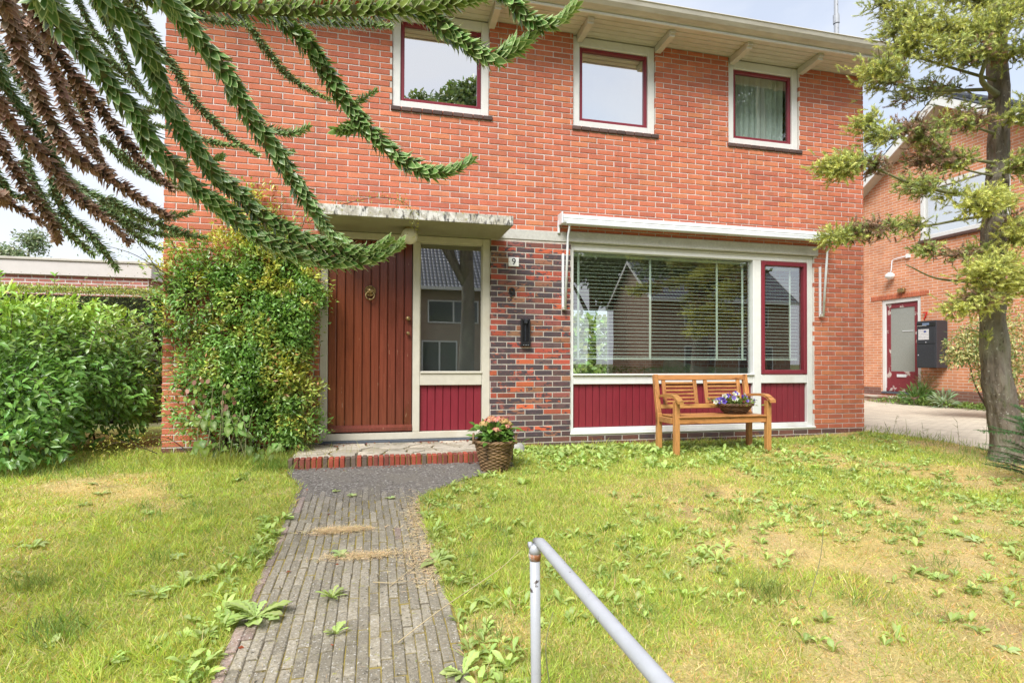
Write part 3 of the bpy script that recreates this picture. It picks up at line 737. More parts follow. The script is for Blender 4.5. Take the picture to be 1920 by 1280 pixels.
mb.add(V, [(0, 1, 2, 3), (3, 2, 4, 5), (7, 6, 9, 8), (8, 9, 11, 10), (0, 6, 7, 1), (1, 7, 8, 2), (2, 8, 10, 4), (0, 3, 9, 6), (3, 5, 11, 9), (4, 10, 11, 5)]); mb.build('roof', MT['roof'], house)
mb = MB(); mb.tube([(6.28, .22, 4.98), (6.28, .22, 5.75)], .033, 10); mb.tube([(6.278, .22, 5.70), (6.276, .22, 5.82)], .042, 10); mb.tube([(6.276, .22, 5.76), (6.27, .22, 7.3)], .028, 10)
props(mb.build('roof_mast', MT['steel']), 'grey metal mast standing up behind the gutter of the brick house', 'mast')
# ------------------------------------------------------------------ doorstep
step = thing('doorstep', (.29, -.45, -.05), 'low doorstep of crazy paving edged with red bricks on end', 'doorstep')
SX0, SX1, SY0 = -.755, 1.345, -.905
mb = MB(); mb.box(SX0 + .01, SX1 - .01, SY0 + .012, -.002, -.12, .030); mb.build('step_core', MT['joint'], step)
rs = np.random.default_rng(14); nb = 42; bw = (SX1 - SX0) / nb
for i in range(nb):
    x = SX0 + i * bw; k = rs.random()
    c = np.array([.36, .082, .050]) if k < .5 else (np.array([.24, .075, .055]) if k < .78 else np.array([.15, .11, .085]))
    mb = MB(); mb.cbox(x + .005, x + bw - .005, SY0 + rs.uniform(-.005, .004), SY0 + .105, -.12, .046 + rs.uniform(-.004, .004), .005, np.append(c * rs.uniform(.85, 1.15), rs.uniform(.1, .35)))
    mb.build('brick', MT['brick'], step)
for i in range(8):
    y = SY0 + .11 + i * .098
    mb = MB(); mb.cbox(SX1 - .10, SX1, y + .004, min(y + .094, -.004), -.12, .044 + rs.uniform(-.004, .004), .005, np.append(np.array([.30, .085, .055]) * rs.uniform(.7, 1.2), .3)); mb.build('brick', MT['brick'], step)
# crazy paving: Voronoi cells in the rectangle
X0, X1, Ya, Yb = SX0 + .02, SX1 - .105, SY0 + .112, -.006
seeds = []
while len(seeds) < 34:
    p = (rs.uniform(X0, X1), rs.uniform(Ya, Yb))
    if all(abs(p[0] - q[0]) ** 2 * .55 + (p[1] - q[1]) ** 2 * 1.3 > .026 for q in seeds): seeds.append(p)
    elif rs.random() < .002: seeds.append(p)
def clip(poly, nx_, ny_, d):
    o = []
    for i in range(len(poly)):
        a, b = poly[i], poly[(i + 1) % len(poly)]; da = nx_ * a[0] + ny_ * a[1] - d; db = nx_ * b[0] + ny_ * b[1] - d
        if da <= 0: o.append(a)
        if da * db < 0: t = da / (da - db); o.append((a[0] + (b[0] - a[0]) * t, a[1] + (b[1] - a[1]) * t))
    return o
for i, p in enumerate(seeds):
    poly = [(X0, Ya), (X1, Ya), (X1, Yb), (X0, Yb)]
    for j, q in enumerate(seeds):
        if i == j: continue
        dx, dy = q[0] - p[0], q[1] - p[1]; l = math.hypot(dx, dy); nx_, ny_ = dx / l, dy / l
        poly = clip(poly, nx_, ny_, nx_ * (p[0] + q[0]) / 2 + ny_ * (p[1] + q[1]) / 2 - .012)
        if len(poly) < 3: break
    if len(poly) < 3: continue
    n = len(poly); cx = sum(a for a, b in poly) / n; cy = sum(b for a, b in poly) / n
    zt = .044 + rs.uniform(-.003, .004); sh = .97
    V = [(a, b, .02) for a, b in poly] + [(a, b, zt - .004) for a, b in poly] + [(cx + (a - cx) * sh, cy + (b - cy) * sh, zt) for a, b in poly]
    F = [tuple(range(2 * n, 3 * n))] + [(k, (k + 1) % n, (k + 1) % n + n, k + n) for k in range(n)] + [(k + n, (k + 1) % n + n, (k + 1) % n + 2 * n, k + 2 * n) for k in range(n)]
    k = rs.random(); c = np.array([.47, .42, .34]) if k < .5 else (np.array([.36, .315, .24]) if k < .85 else np.array([.56, .49, .39]))
    mb = MB(); mb.add(V, F, c * rs.uniform(.88, 1.1)); mb.build('flagstone', MT['flag'], step)

# ------------------------------------------------------------------ blinds
def blind(x0, x1, ztop, zbot, y, tapes, label):
    b = thing('venetian_blind', ((x0 + x1) / 2, y, zbot), label, 'blind')
    mb = MB(); mb.cbox(x0, x1, y - .02, y + .02, ztop - .035, ztop, .003); mb.build('head_rail', MT['slat'], b)
    mb = MB(); mb.cbox(x0, x1, y - .014, y + .014, zbot, zbot + .022, .004); mb.build('bottom_rail', MT['slat'], b)
    n = int((ztop - .05 - zbot - .03) / .0445); sm = None; rg = np.random.default_rng(int(x0 * 10))
    prof = [(-.022, -.0035), (-.008, .0005), (.008, .0005), (.022, -.0035), (.008, -.0008), (-.008, -.0008)]
    for i in range(n):
        z = zbot + .042 + i * .0445
        if sm is None: q = MB(); q.extrude_x(prof, x0, x1); sm = q.mesh('slat', MT['slat'])
        o = obj('slat', sm, b); o.matrix_basis = Matrix.Translation((0, y, z)) @ Matrix.Rotation(rad(rg.normal(4, 1.0)), 4, 'X')
    for tx in tapes:
        mb = MB(); mb.box(tx - .014, tx + .014, y - .0245, y - .0235, zbot, ztop); mb.build('ladder_tape', MT['slat'], b)
    return b
blind(2.32, 4.77, 2.262, .965, .165, (2.41, 3.37, 4.32, 4.70), 'wide white venetian blind lowered in the large window behind the bench')
blind(4.965, 5.55, 2.205, .965, .150, (5.42,), 'narrow white venetian blind behind the red-framed casement window')
# sofa and plant just inside the wide window
so_ = thing('sofa', (4.2, .75, .05), 'grey-green sofa seen through the gap under the venetian blind', 'sofa')
mb = MB(); mb.cbox(3.55, 5.2, .55, .75, .05, .86, .06); mb.build('backrest', MT['fabric'], so_)
mb = MB(); mb.cbox(3.55, 5.2, .76, 1.4, .05, .47, .06); mb.build('seat', MT['fabric'], so_)
for x in (3.38, 5.21):
    mb = MB(); mb.cbox(x, x + .16, .56, 1.4, .05, .66, .05); mb.build('arm', MT['fabric'], so_)
mb = MB(); mb.cbox(3.75, 4.4, .50, .62, .5, .93, .05, M=Matrix.Translation((4.07, .56, .7)) @ Matrix.Rotation(.22, 4, 'Y') @ Matrix.Translation((-4.07, -.56, -.7))); mb.build('cushion', MT['fabric'], so_)

# ------------------------------------------------------------------ awning
aw = thing('awning', (3.96, -.1, 2.54), 'rolled-up white aluminium awning cassette above the large window', 'awning')
prof = [(-.175, 2.560), (-.170, 2.545), (-.13, 2.540), (-.05, 2.540), (-.03, 2.56), (-.03, 2.655), (-.06, 2.668), (-.10, 2.662), (-.135, 2.640), (-.168, 2.612), (-.178, 2.600), (-.172, 2.590), (-.178, 2.580)]
mb = MB(); mb.extrude_x(prof, 2.115, 5.83); mb.build('cassette', MT['alu'], aw)
mb = MB(); mb.cbox(2.15, 5.80, -.185, -.150, 2.530, 2.5545, .005); mb.build('front_bar', MT['alu'], aw)
for x in (2.095, 5.832):
    mb = MB(); mb.cbox(x, x + .018, -.165, -.0, 2.535, 2.672, .006); mb.cbox(x - .004, x + .022, -.03, -.004, 2.45, 2.60, .004); mb.build('bracket', MT['alu'], aw)
for x0, x1, sgn in ((2.19, 2.174, -1), (5.815, 5.79, 1)):
    mb = MB(); mb.tube([(x0, -.15, 2.545), (x0, -.145, 2.49), (x0, -.10, 2.40), (x0, -.085, 2.25), (x1, -.055, 1.565)], [.011, .011, .012, .015, .015], 10); mb.build('folding_arm', MT['alu'], aw, True)
    mb = MB(); xx = x1 - .012; mb.cbox(xx - .016, xx + .012, -.026, -.003, 1.545, 2.215, .004); mb.box(xx - .006, xx + .002, -.0275, -.026, 1.6, 2.17, (.2, .2, .2)); mb.build('slide_channel', MT['alu'], aw)
    mb = MB(); mb.cbox(xx - .016, xx + .03, -.06, -.024, 1.545, 1.585, .005); mb.build('pivot', MT['zinc'], aw)

# ------------------------------------------------------------------ small fixtures
def text(name, body, size, mat, loc, rot, parent, ext=.002, bev=0):
    cu_ = bpy.data.curves.new(name, 'FONT'); cu_.body = body; cu_.size = size; cu_.extrude = ext; cu_.bevel_depth = bev
    cu_.align_x = 'CENTER'; cu_.align_y = 'CENTER'; cu_.materials.append(mat)
    tmp = bpy.data.objects.new(name, cu_); COL.objects.link(tmp)
    dg = bpy.context.evaluated_depsgraph_get(); me = bpy.data.meshes.new_from_object(tmp.evaluated_get(dg)); me.name = name
    bpy.data.objects.remove(tmp)
    me.transform(Matrix.Translation(loc) @ rot.to_4x4())
    if not me.materials: me.materials.append(mat)
    return obj(name, me, parent)
RX = Matrix.Rotation(rad(90), 3, 'X')
plate = thing('house_number_plate', (1.561, 0, 2.036), 'white enamel plate with a dark 9 on the clinker pier', 'number plate')
mb = MB(); mb.cbox(1.499, 1.624, -.012, -.001, 2.037, 2.143, .008); mb.build('plate', MT['enamel'], plate)
text('numeral', '9', .105, MT['ink'], (1.561, -.0135, 2.09), RX, plate)
for sx in (-1, 1):
    mb = MB(); mb.lathe([(.001, 0), (.004, .001), (.003, .003)], (1.561 + sx * .052, -.012, 2.09), 8, axis='y'); mb.build('screw', MT['iron'], plate)
iron9 = text('iron_numeral', '9', .155, MT['iron'], (1.540, -.012, 1.728), RX, None, .006, .003)
props(iron9, 'wrought iron figure 9 fixed to the bricks below the number plate', 'numeral')
ml = thing('mail_slot', (1.70, 0, 1.11), 'tall narrow black mail holder on the clinker pier', 'letterbox')
mb = MB(); mb.cbox(1.645, 1.665, -.045, -.001, 1.12, 1.425, .004); mb.cbox(1.735, 1.755, -.045, -.001, 1.12, 1.425, .004); mb.cbox(1.665, 1.735, -.012, -.001, 1.12, 1.425, .003); mb.build('body', MT['black'], ml)
mb = MB(); mb.cbox(1.684, 1.718, -.055, -.012, 1.375, 1.43, .006); mb.cbox(1.694, 1.706, -.03, -.012, 1.17, 1.375, .004); mb.build('flap', MT['box'], ml)
mb = MB(); mb.cbox(1.645, 1.755, -.055, -.046, 1.112, 1.165, .005); mb.build('tray', MT['black'], ml)
for i in range(4):
    mb = MB(); mb.lathe([(.001, 0), (.004, .001), (.003, .003)], (1.668 + i * .02, -.055, 1.128), 8, axis='y'); mb.build('rivet', MT['steel'], ml)
bell = thing('doorbell', (-.54, .03, 1.5), 'small black doorbell with a white button on the cream door jamb', 'doorbell')
mb = MB(); mb.cbox(-.556, -.520, .014, .029, 1.495, 1.565, .004); mb.build('case', MT['black'], bell)
mb = MB(); mb.lathe([(.009, 0), (.009, .005), (.006, .007)], (-.538, .014, 1.535), 14, axis='y'); mb.build('button', MT['enamel'], bell)
gl = thing('porch_lamp', (.354, -.3, 2.17), 'round milk-glass lamp hanging under the concrete canopy', 'lamp')
mb = MB(); a_ = np.linspace(-math.pi / 2, math.pi / 2 * .8, 14); mb.lathe([(max(.001, .088 * math.cos(t)), .088 * math.sin(t)) for t in a_], (.354, -.3, 2.257), 26); mb.build('globe', MT['milk'], gl, True)
mb = MB(); mb.lathe([(.045, 0), (.05, .005), (.05, .03)], (.354, -.3, 2.315), 20); mb.build('base', MT['brass'], gl)

# ------------------------------------------------------------------ bench (local frame, then placed)
bench = thing('garden_bench', (3.72, -.62, -.035), 'oiled wooden two-seat garden bench in front of the wide window', 'bench')
bc = np.random.default_rng(4)
def wood(): return np.array([.44, .205, .066]) * bc.uniform(.86, 1.12) * bc.normal(1, .03, 3)
def bpart(name, boxes, up=False, c=.005):
    mb = MB(); col = wood()
    for q in boxes: mb.cbox(*q[:6], c, col, M=q[6] if len(q) > 6 else None)
    return mb.build(name, MT['bench_up' if up else 'bench'], bench)
BXL, BXR, ZG = 3.115, 4.345, -.115
def tilt(pivot, ang): return Matrix.Translation(pivot) @ Matrix.Rotation(ang, 4, 'X') @ Matrix.Translation(-Vector(pivot))
TB = tilt((0, -.50, .34), rad(-11))        # backrest leans towards the wall
for x in (BXL, BXR - .055):
    bpart('leg', [(x, x + .055, -.535, -.475, ZG, .36)], True); bpart('back_post', [(x, x + .055, -.525, -.475, .345, .800, TB)], True)
    xo = x + .055 if x == BXL else x - .055
    bpart('leg', [(x + (.03 if x == BXL else .0), x + (.03 if x == BXL else 0) + .058, -.86, -.80, ZG - .01, .510)], True)
for x in (BXL, BXR - .055):
    xa = x + (.03 if x == BXL else .0); P = []; n = 14
    V = []
    for i in range(n):
        t = i / (n - 1); y = -.49 - .43 * t; z = .535 + .018 * math.sin(t * math.pi * .9) - .045 * max(0, t - .72) ** 1.3 * 6; w2 = .026 + .010 * t
        V += [(xa + .028 - w2, y, z), (xa + .028 + w2, y, z), (xa + .028 + w2, y, z + .030), (xa + .028 - w2, y, z + .030)]
    F = [(4 * i + k, 4 * i + (k + 1) % 4, 4 * i + 4 + (k + 1) % 4, 4 * i + 4 + k) for i in range(n - 1) for k in range(4)] + [(3, 2, 1, 0), (4 * n - 4, 4 * n - 3, 4 * n - 2, 4 * n - 1)]
    mb = MB(); mb.add(V, F, wood()); mb.build('arm', MT['bench'], bench)
    bpart('side_rail', [(x + .012, x + .042, -.80, -.535, .265, .33)])
for i in range(4):
    y = -.865 + i * .092; bpart('seat_slat', [(BXL + .066, BXR - .066, y, y + .082, .330, .350)])
bpart('apron', [(BXL + .088, BXR - .056, -.845, -.82, .265, .329)])
bpart('apron', [(BXL + .056, BXR - .056, -.525, -.50, .27, .329)])
bpart('top_rail', [(BXL + .056, BXR - .056, -.520, -.486, .735, .795, TB)])
bpart('lower_rail', [(BXL + .056, BXR - .056, -.520, -.486, .405, .455, TB)])
for px0, px1 in ((BXL + .10, BXL + .545), (BXL + .640, BXL + 1.125)):
    for xx in (px0, px1 - .045): bpart('stile', [(xx, xx + .045, -.516, -.490, .456, .734, TB)], True)
    for k in range(6):
        z = .475 + k * .043; bpart('back_slat', [(px0 + .046, px1 - .046, -.510, -.496, z, z + .024, TB)], c=.003)

# ------------------------------------------------------------------ wicker baskets
def basket(name, c, r0, r1, h, rows, stakes, label, cat, flare=0.0, yscale=1.0, tone=(.24, .145, .072), handles=True):
    t = thing(name, c, label, cat); rg = np.random.default_rng(int(abs(c[0]) * 50))
    th = np.linspace(0, 2 * math.pi, stakes * 4 + 1)
    def R(u): return r0 + (r1 - r0) * (u ** (1 - flare)) 
    mb = MB()
    for i in range(rows):
        u = (i + .5) / rows; z = c[2] + u * h; rr = R(u) + .0045 * np.cos(th * stakes / 2 + math.pi * i)
        P = np.stack([c[0] + rr * np.cos(th), c[1] + rr * np.sin(th) * yscale, z + .002 * np.sin(th * 3 + i)], 1)
        mb.tube(P, h / rows * .60, 5, np.array(tone) * rg.uniform(.72, 1.25), cap=False, squash=.75)
    mb.build('weave', MT['wicker'], t, True)
    mb = MB()
    for k in range(stakes):
        a = k * 2 * math.pi / stakes; mb.tube([(c[0] + R(u) * math.cos(a), c[1] + R(u) * math.sin(a) * yscale, c[2] + u * h) for u in (0, .35, .7, 1.0)], .0035, 5, np.array(tone) * .8)
    mb.build('stake', MT['wicker'], t)
    mb = MB()
    for ph in (0, 2.1, 4.2):
        P = np.stack([c[0] + (r1 + .004 + .008 * np.cos(th * 9 + ph)) * np.cos(th), c[1] + (r1 + .004 + .008 * np.cos(th * 9 + ph)) * np.sin(th) * yscale, c[2] + h + .009 * np.sin(th * 9 + ph)], 1)
        mb.tube(P, .0085, 6, np.array(tone) * 1.05, cap=False)
    mb.build('rim', MT['wicker'], t, True)
    mb = MB(); mb.lathe([(r0 * .97, 0), (r0 * .98, .01)], c, 24)
    V = np.vstack(mb.v); V[:, 1] = c[1] + (V[:, 1] - c[1]) * yscale; mb.v = [V]; mb.build('base', MT['wicker'], t)
    mb = MB(); mb.lathe([(R(.15) * .9, h * .15), (r1 * .95, h * .9)], c, 24)
    V = np.vstack(mb.v); V[:, 1] = c[1] + (V[:, 1] - c[1]) * yscale; mb.v = [V]; mb.build('soil', MT['soil'], t)
    if handles:
        for a in (rad(-12), rad(168)):
            ca, sa = math.cos(a), math.sin(a); P = []
            for k in range(11):
                q = k / 10 * math.pi; tg = math.cos(q) * .05; P.append((c[0] + (r1 + .012) * ca - sa * tg, c[1] + (r1 + .012) * sa * yscale + ca * tg, c[2] + h - .02 + .085 * math.sin(q)))
            mb = MB(); mb.tube(P, .0115, 7, np.array(tone)); mb.build('handle', MT['wicker'], t, True)
    return t
hb = basket('hydrangea_basket', (1.082, -1.235, -.066), .118, .183, .270, 17, 24, 'tall wicker basket of pink and yellow hydrangeas beside the doorstep', 'planter')
rg = np.random.default_rng(44); n = 230
P = np.stack([1.08 + rg.normal(0, .075, n), -1.235 + rg.normal(0, .075, n), .19 + rg.uniform(0, .15, n)], 1)
Dv = nrm(np.stack([(P[:, 0] - 1.08) * 7, (P[:, 1] + 1.235) * 7, rg.uniform(-.1, .7, n)], 1) + rg.normal(0, .3, (n, 3)))
U = np.array([0, -.35, 1.0]) + rg.normal(0, .3, (n, 3))
v, f, cc = leaves(T_LEAF, P, Dv, U, rg.uniform(.06, .10, n), rg.uniform(.045, .068, n), jit((.115, .22, .040), n, .28, .08, rg))
obj('foliage', mesh('foliage', v, f, MT['weed'], cc, True), hb)
mb = MB()
heads = [(-.105, -.03, .36), (-.062, -.02, .385), (.0, -.085, .305), (.015, -.02, .385), (.085, .0, .375), (.105, -.045, .325), (.055, .03, .395), (-.02, .05, .40), (.12, .02, .355)]
for k in range(10):
    a = rg.uniform(0, 6.28); mb.tube([(1.082 + .05 * math.cos(a), -1.235 + .05 * math.sin(a), .17), (1.082 + .09 * math.cos(a), -1.235 + .09 * math.sin(a), .33)], .003, 5)
mb.build('stem', MT['greentwig'], hb)
for k, (hx, hy, hz) in enumerate(heads):
    n = 46; d = rdir(n, rg); d[:, 2] = np.abs(d[:, 2]) * .9 + .05; d = nrm(d); P = np.array([1.082 + hx, -1.235 + hy, hz]) + d * np.array([.046, .046, .032])
    t4 = rg.random(n)[:, None]; pink = np.array([.72, .19, .24]); yel = np.array([.68, .58, .20])
    base = yel * t4 * .7 + pink * (1 - t4 * .7) if k % 4 else yel * .75 + pink * .25 + 0 * t4
    base = base * rg.uniform(.75, 1.2, (n, 1)); parts = []
    for q in range(4):
        an = q * math.pi / 2; A = np.cross(d, np.array([0, 0, 1.0]) + .01); A = nrm(A); B_ = np.cross(d, A)
        dd = A * math.cos(an) + B_ * math.sin(an)
        parts.append(leaves(T_SMALL, P, dd, d, .0125, .0125, base))
    v, f, cc = join(parts); obj('flower_head', mesh('flower_head', v, f, MT['petal'], cc), hb)
pb = basket('petunia_basket', (4.02, -.655, .352), .105, .205, .105, 9, 22, 'low wicker basket of violet and white petunias standing on the bench', 'planter', .35, .75, (.13, .07, .038), False)
n = 300; P = np.stack([4.02 + rg.normal(0, .10, n), -.655 + rg.normal(0, .075, n), .44 + rg.uniform(0, .09, n)], 1)
Dv = nrm(np.stack([(P[:, 0] - 4.02) * 6, (P[:, 1] + .655) * 6, rg.uniform(-.1, .8, n)], 1) + rg.normal(0, .4, (n, 3)))
v, f, cc = leaves(T_SMALL, P, Dv, np.array([0, -.3, 1.0]) + rg.normal(0, .4, (n, 3)), rg.uniform(.03, .055, n), rg.uniform(.018, .03, n), jit((.17, .24, .06), n, .3, .08, rg))
obj('foliage', mesh('foliage', v, f, MT['weed'], cc), pb)
def petunia(c1, c2):
    mb = MB(); k = 20; V = [(0, 0, -.028)]; C = [c2]
    for j in range(k):
        a = j * 2 * math.pi / k; V.append((.006 * math.cos(a), .006 * math.sin(a), -.004)); C.append(np.array(c2) * .8)
    for j in range(k):
        a = j * 2 * math.pi / k; r = .026 * (1 + .16 * math.cos(5 * a)); V.append((r * math.cos(a), r * math.sin(a), .003 * math.cos(5 * a) + .004)); C.append(c1)
    F = [(0, 1 + (j + 1) % k, 1 + j) for j in range(k)] + [(1 + j, 1 + (j + 1) % k, 1 + k + (j + 1) % k, 1 + k + j) for j in range(k)]
    mb.add(V, F, np.array(C)); return mb.mesh('flower', MT['petal'], True)
PM = [petunia((.16, .10, .62), (.10, .05, .30)), petunia((.30, .20, .72), (.12, .06, .4)), petunia((.80, .80, .76), (.55, .6, .3))]
for k in range(34):
    a = rg.uniform(0, 6.283); r = math.sqrt(rg.random()); x = 4.02 + .245 * r * math.cos(a); y = -.655 + .165 * r * math.sin(a); z = .475 + .095 * (1 - r * r) + rg.uniform(-.02, .025)
    d = Vector((math.cos(a) * r * .8 + rg.normal(0, .3), math.sin(a) * r * .6 - .75, .55 + rg.normal(0, .2)))
    o = obj('flower', PM[0 if k % 5 < 2 else (1 if k % 5 == 2 else 2)] if x < 4.12 or k % 3 else PM[0], pb); o.matrix_basis = Matrix.Translation((x, y, z)) @ d.to_track_quat('Z', 'Y').to_matrix().to_4x4() @ Matrix.Scale(rg.uniform(.8, 1.15), 4)

# ------------------------------------------------------------------ railing beside the path
rl = thing('handrail', (.42, -4.85, -.27), 'grey painted tubular handrail with a rusty joint at the front of the lawn', 'handrail')
mb = MB(); mb.tube([(.428, -4.853, -.45), (.424, -4.853, .10), (.420, -4.853, .405)], .0135, 18); mb.build('post', MT['steel'], rl, True)
mb = MB(); mb.tube([(.420, -4.853, .402), (.420, -4.853, .412), (.420, -4.853, .420)], [.0145, .0165, .0165], 18); mb.build('rusty_collar', MT['rust'], rl, True)
mb = MB(); mb.tube([(.420, -4.853, .418), (.420, -4.853, .444)], .0160, 18); mb.tube([(.402, -4.853, .443), (.411, -4.853, .443)], .009, 8); mb.build('clamp', MT['steel'], rl, True)
mb = MB(); P = catmull([(.427, -4.835, .447), (.429, -4.86, .455), (.428, -5.0, .453), (.421, -5.5, .452), (.414, -6.1, .450), (.410, -6.7, .448)], 30)
r_ = np.full(30, .0145); r_[0] = .009; r_[1] = .0135; mb.tube(P, r_, 18); mb.build('rail', MT['steel'], rl, True)
mb = MB(); mb.tube([(.412, -6.5, -.5), (.412, -6.5, .44)], .0135, 14); mb.build('post', MT['steel'], rl, True)
# rough stone beside the step
V = []; F = []; nu, nv = 14, 9
for j in range(nv):
    for i in range(nu):
        a = i * 2 * math.pi / nu; b = (j / (nv - 1) - .5) * math.pi
        q = 1 + .22 * (vnoise(np.array([i * .9 + j]), np.array([j * .8]), 3)[0] - .5)
        V.append((1.52 + .075 * q * math.cos(a) * math.cos(b), -.42 + .06 * q * math.sin(a) * math.cos(b), -.015 + .075 * q * math.sin(b)))
for j in range(nv - 1):
    for i in range(nu): F.append((j * nu + i, j * nu + (i + 1) % nu, (j + 1) * nu + (i + 1) % nu, (j + 1) * nu + i))
props(obj('garden_stone', mesh('garden_stone', V, F, MT['stone'], smooth=True)), 'rough pale stone lying between the wicker basket and the pier', 'stone')
# ------------------------------------------------------------------ neighbour's house: gable wall along the driveway
NX = 12.3
nb_ = thing('neighbour_house', (14, 3.4, 0), 'neighbouring orange brick house with a gable and wine-red door across the driveway', 'house')
RY, RZ, EZ = 3.43, 6.66, 4.15
def gtop(y): return RZ - abs(y - RY) * (RZ - EZ) / 3.75
mb = MB()
def gpiece(ya, yb, z0, z1=None):
    cut = sorted({ya, yb, *([RY] if ya < RY < yb else [])})
    for u, v in zip(cut[:-1], cut[1:]):
        tu, tv = (gtop(u), gtop(v)) if z1 is None else (z1, z1)
        V = [(NX, u, z0), (NX, v, z0), (NX, v, tv), (NX, u, tu), (NX + .25, u, z0), (NX + .25, v, z0), (NX + .25, v, tv), (NX + .25, u, tu)]
        mb.add(V, [(3, 2, 1, 0), (4, 5, 6, 7), (0, 1, 5, 4), (2, 3, 7, 6), (1, 2, 6, 5), (3, 0, 4, 7)])
gpiece(-.32, 2.15, -.3); gpiece(2.15, 4.06, -.3, 3.77); gpiece(2.15, 4.06, 5.0); gpiece(4.06, 5.10, -.3, .23); gpiece(4.06, 5.10, 2.50); gpiece(5.10, 7.18, -.3)
mb.build('gable_wall', MT['nbrick'], nb_)
mb = MB(); mb.box(NX + .26, 20, -.32, -.07, -.3, 4.1); mb.box(NX + .26, 20, 6.93, 7.18, -.3, 4.1); mb.box(19.7, 20, -.06, 6.92, -.3, 4.1); mb.build('wall', MT['nbrick'], nb_)
mb = MB(); mb.box(NX - .012, NX - .001, -.3, 4.05, -.1, .34, (1, 1, 1)); mb.box(NX - .012, NX - .001, 5.12, 7.1, -.1, .34)
mplinth = far_brick('neighbour_plinth', (.20, .10, .08), (.27, .13, .09), (.32, .26, .22), 1); mb.build('plinth', mplinth, nb_)
rl2 = np.random.default_rng(6)
lint = MB(); lint.box(NX - .004, NX + .1, 3.84, 5.42, 2.503, 2.612); lint = lint.build('door_lintel', MT['mortar'], nb_)
k = 0; y = 3.85
while y < 5.40:
    q = MB(); q.cbox(NX - .014, NX + .05, y + .003, y + .052, 2.505, 2.610, .003, np.append(np.array([.50, .15, .075]) * rl2.uniform(.85, 1.15), .1)); q.build('brick', MT['brick'], lint); y += .0575
mb = MB()
for (ya, yb, za, zb) in ((4.065, 4.155, .24, 2.498), (5.005, 5.095, .24, 2.498), (4.155, 5.005, 2.40, 2.498)): mb.cbox(NX + .02, NX + .12, ya, yb, za, zb, .005)
mb.build('door_frame', MT['white'], nb_)
mb = MB(); mb.cbox(NX - .03, NX + .14, 4.067, 5.093, .19, .239, .005); mb.build('door_sill', MT['slate'], nb_)
mb = MB()
for (ya, yb, za, zb) in ((4.158, 4.26, .245, 2.395), (4.895, 5.0, .245, 2.395), (4.26, 4.895, 2.28, 2.395), (4.26, 4.895, .245, .74)): mb.cbox(NX + .05, NX + .09, ya, yb, za, zb, .006)
mb.cbox(NX + .03, NX + .05, 4.16, 5.0, .25, .33, .006)
mworn = surf('worn_red_paint', (.215, .030, .040), .45, .4, grain=(18, .15), blot=[(5, .57, .60, (.52, .44, .40), (1, 1, 1))], bmp=(.1, .002))
nd = mb.build('side_door', mworn, nb_)
mb = MB(); mb.box(NX + .065, NX + .075, 4.258, 4.897, .738, 2.282); mb.build('frosted_pane', MT['frosted'], nd)
mb = MB(); mb.cbox(NX + .035, NX + .05, 4.47, 4.72, .60, .67, .005); mb.build('mail_flap', MT['alu'], nd)
mb = MB(); mb.cbox(NX + .055, NX + .065, 4.30, 4.58, 1.70, 1.715, .002); mb.build('pull_bar', MT['alu'], nd)
fr = MB()
for (ya, yb, za, zb) in ((2.155, 2.25, 3.775, 4.995), (3.955, 4.055, 3.775, 4.995), (2.25, 3.955, 3.775, 3.87), (2.25, 3.955, 4.90, 4.995)): fr.cbox(NX - .01, NX + .12, ya, yb, za, zb, .006)
fr = fr.build('window', MT['white'], nb_)
mb = MB(); mb.box(NX + .05, NX + .056, 2.25, 3.955, 3.87, 4.90); mb.build('pane', MT['glass_up'], fr)
mb = MB(); mb.cbox(NX - .06, NX + .0, 2.12, 4.09, 3.70, 3.768, .01, (.10, .06, .05, .3)); mb.build('sill', MT['brick'], fr)
mb = MB(); mb.box(NX + .2, NX + .205, 2.2, 4.0, 3.8, 4.95); mb.build('net', MT['curtain'], fr)
# roof with verge boards
for sg in (1, -1):
    mb = MB(); ye = RY + sg * 4.0; ze = gtop(ye)
    def q(y): return gtop(y)
    pts = [(RY, q(RY) + .10), (ye, ze + .10), (ye, ze + .20), (RY, q(RY) + .20)]
    V = [(NX - .28, y, z) for y, z in pts] + [(20.2, y, z) for y, z in pts]
    mb.add(V, [(0, 1, 2, 3), (7, 6, 5, 4), (0, 4, 5, 1), (1, 5, 6, 2), (2, 6, 7, 3), (3, 7, 4, 0)]); rf_ = mb.build('roof', MT['roof'], nb_)
    n = 16
    for i in range(n):
        y = RY + sg * (i + .5) * 4.0 / n; z = q(y) + .215
        mb = MB(); mb.cbox(-.14, .14, -.15, .15, -.022, .022, .015, M=Matrix.Translation((NX - .17, y, z)) @ Matrix.Rotation(-sg * math.atan((RZ - EZ) / 3.75) + sg * .05, 4, 'X')); mb.build('verge_tile', MT['roof'], rf_)
    mb = MB(); pts = [(RY, q(RY) - .02), (ye, ze - .02), (ye, ze + .185), (RY, q(RY) + .185)]
    V = [(NX - .31, y, z) for y, z in pts] + [(NX - .285, y, z) for y, z in pts]
    mb.add(V, [(3, 2, 1, 0), (4, 5, 6, 7), (0, 1, 5, 4), (1, 2, 6, 5), (2, 3, 7, 6), (3, 0, 4, 7)]); mb.build('verge_board', MT['white'], nb_)
    mb = MB(); pts = [(RY, q(RY) + .0), (ye, ze + .0), (ye, ze + .03), (RY, q(RY) + .03)]
    V = [(NX - .284, y, z) for y, z in pts] + [(NX + .02, y, z) for y, z in pts]
    mb.add(V, [(3, 2, 1, 0), (4, 5, 6, 7), (0, 1, 5, 4), (1, 2, 6, 5), (2, 3, 7, 6), (3, 0, 4, 7)]); mb.build('verge_soffit', MT['cream'], nb_)
for i in range(14):
    mb = MB(); x = NX - .2 + i * .36; mb.tube([(x, RY, RZ + .22), (x + .37, RY, RZ + .235)], [.115, .10], 12); mb.build('ridge_tile', MT['roof'], nb_)
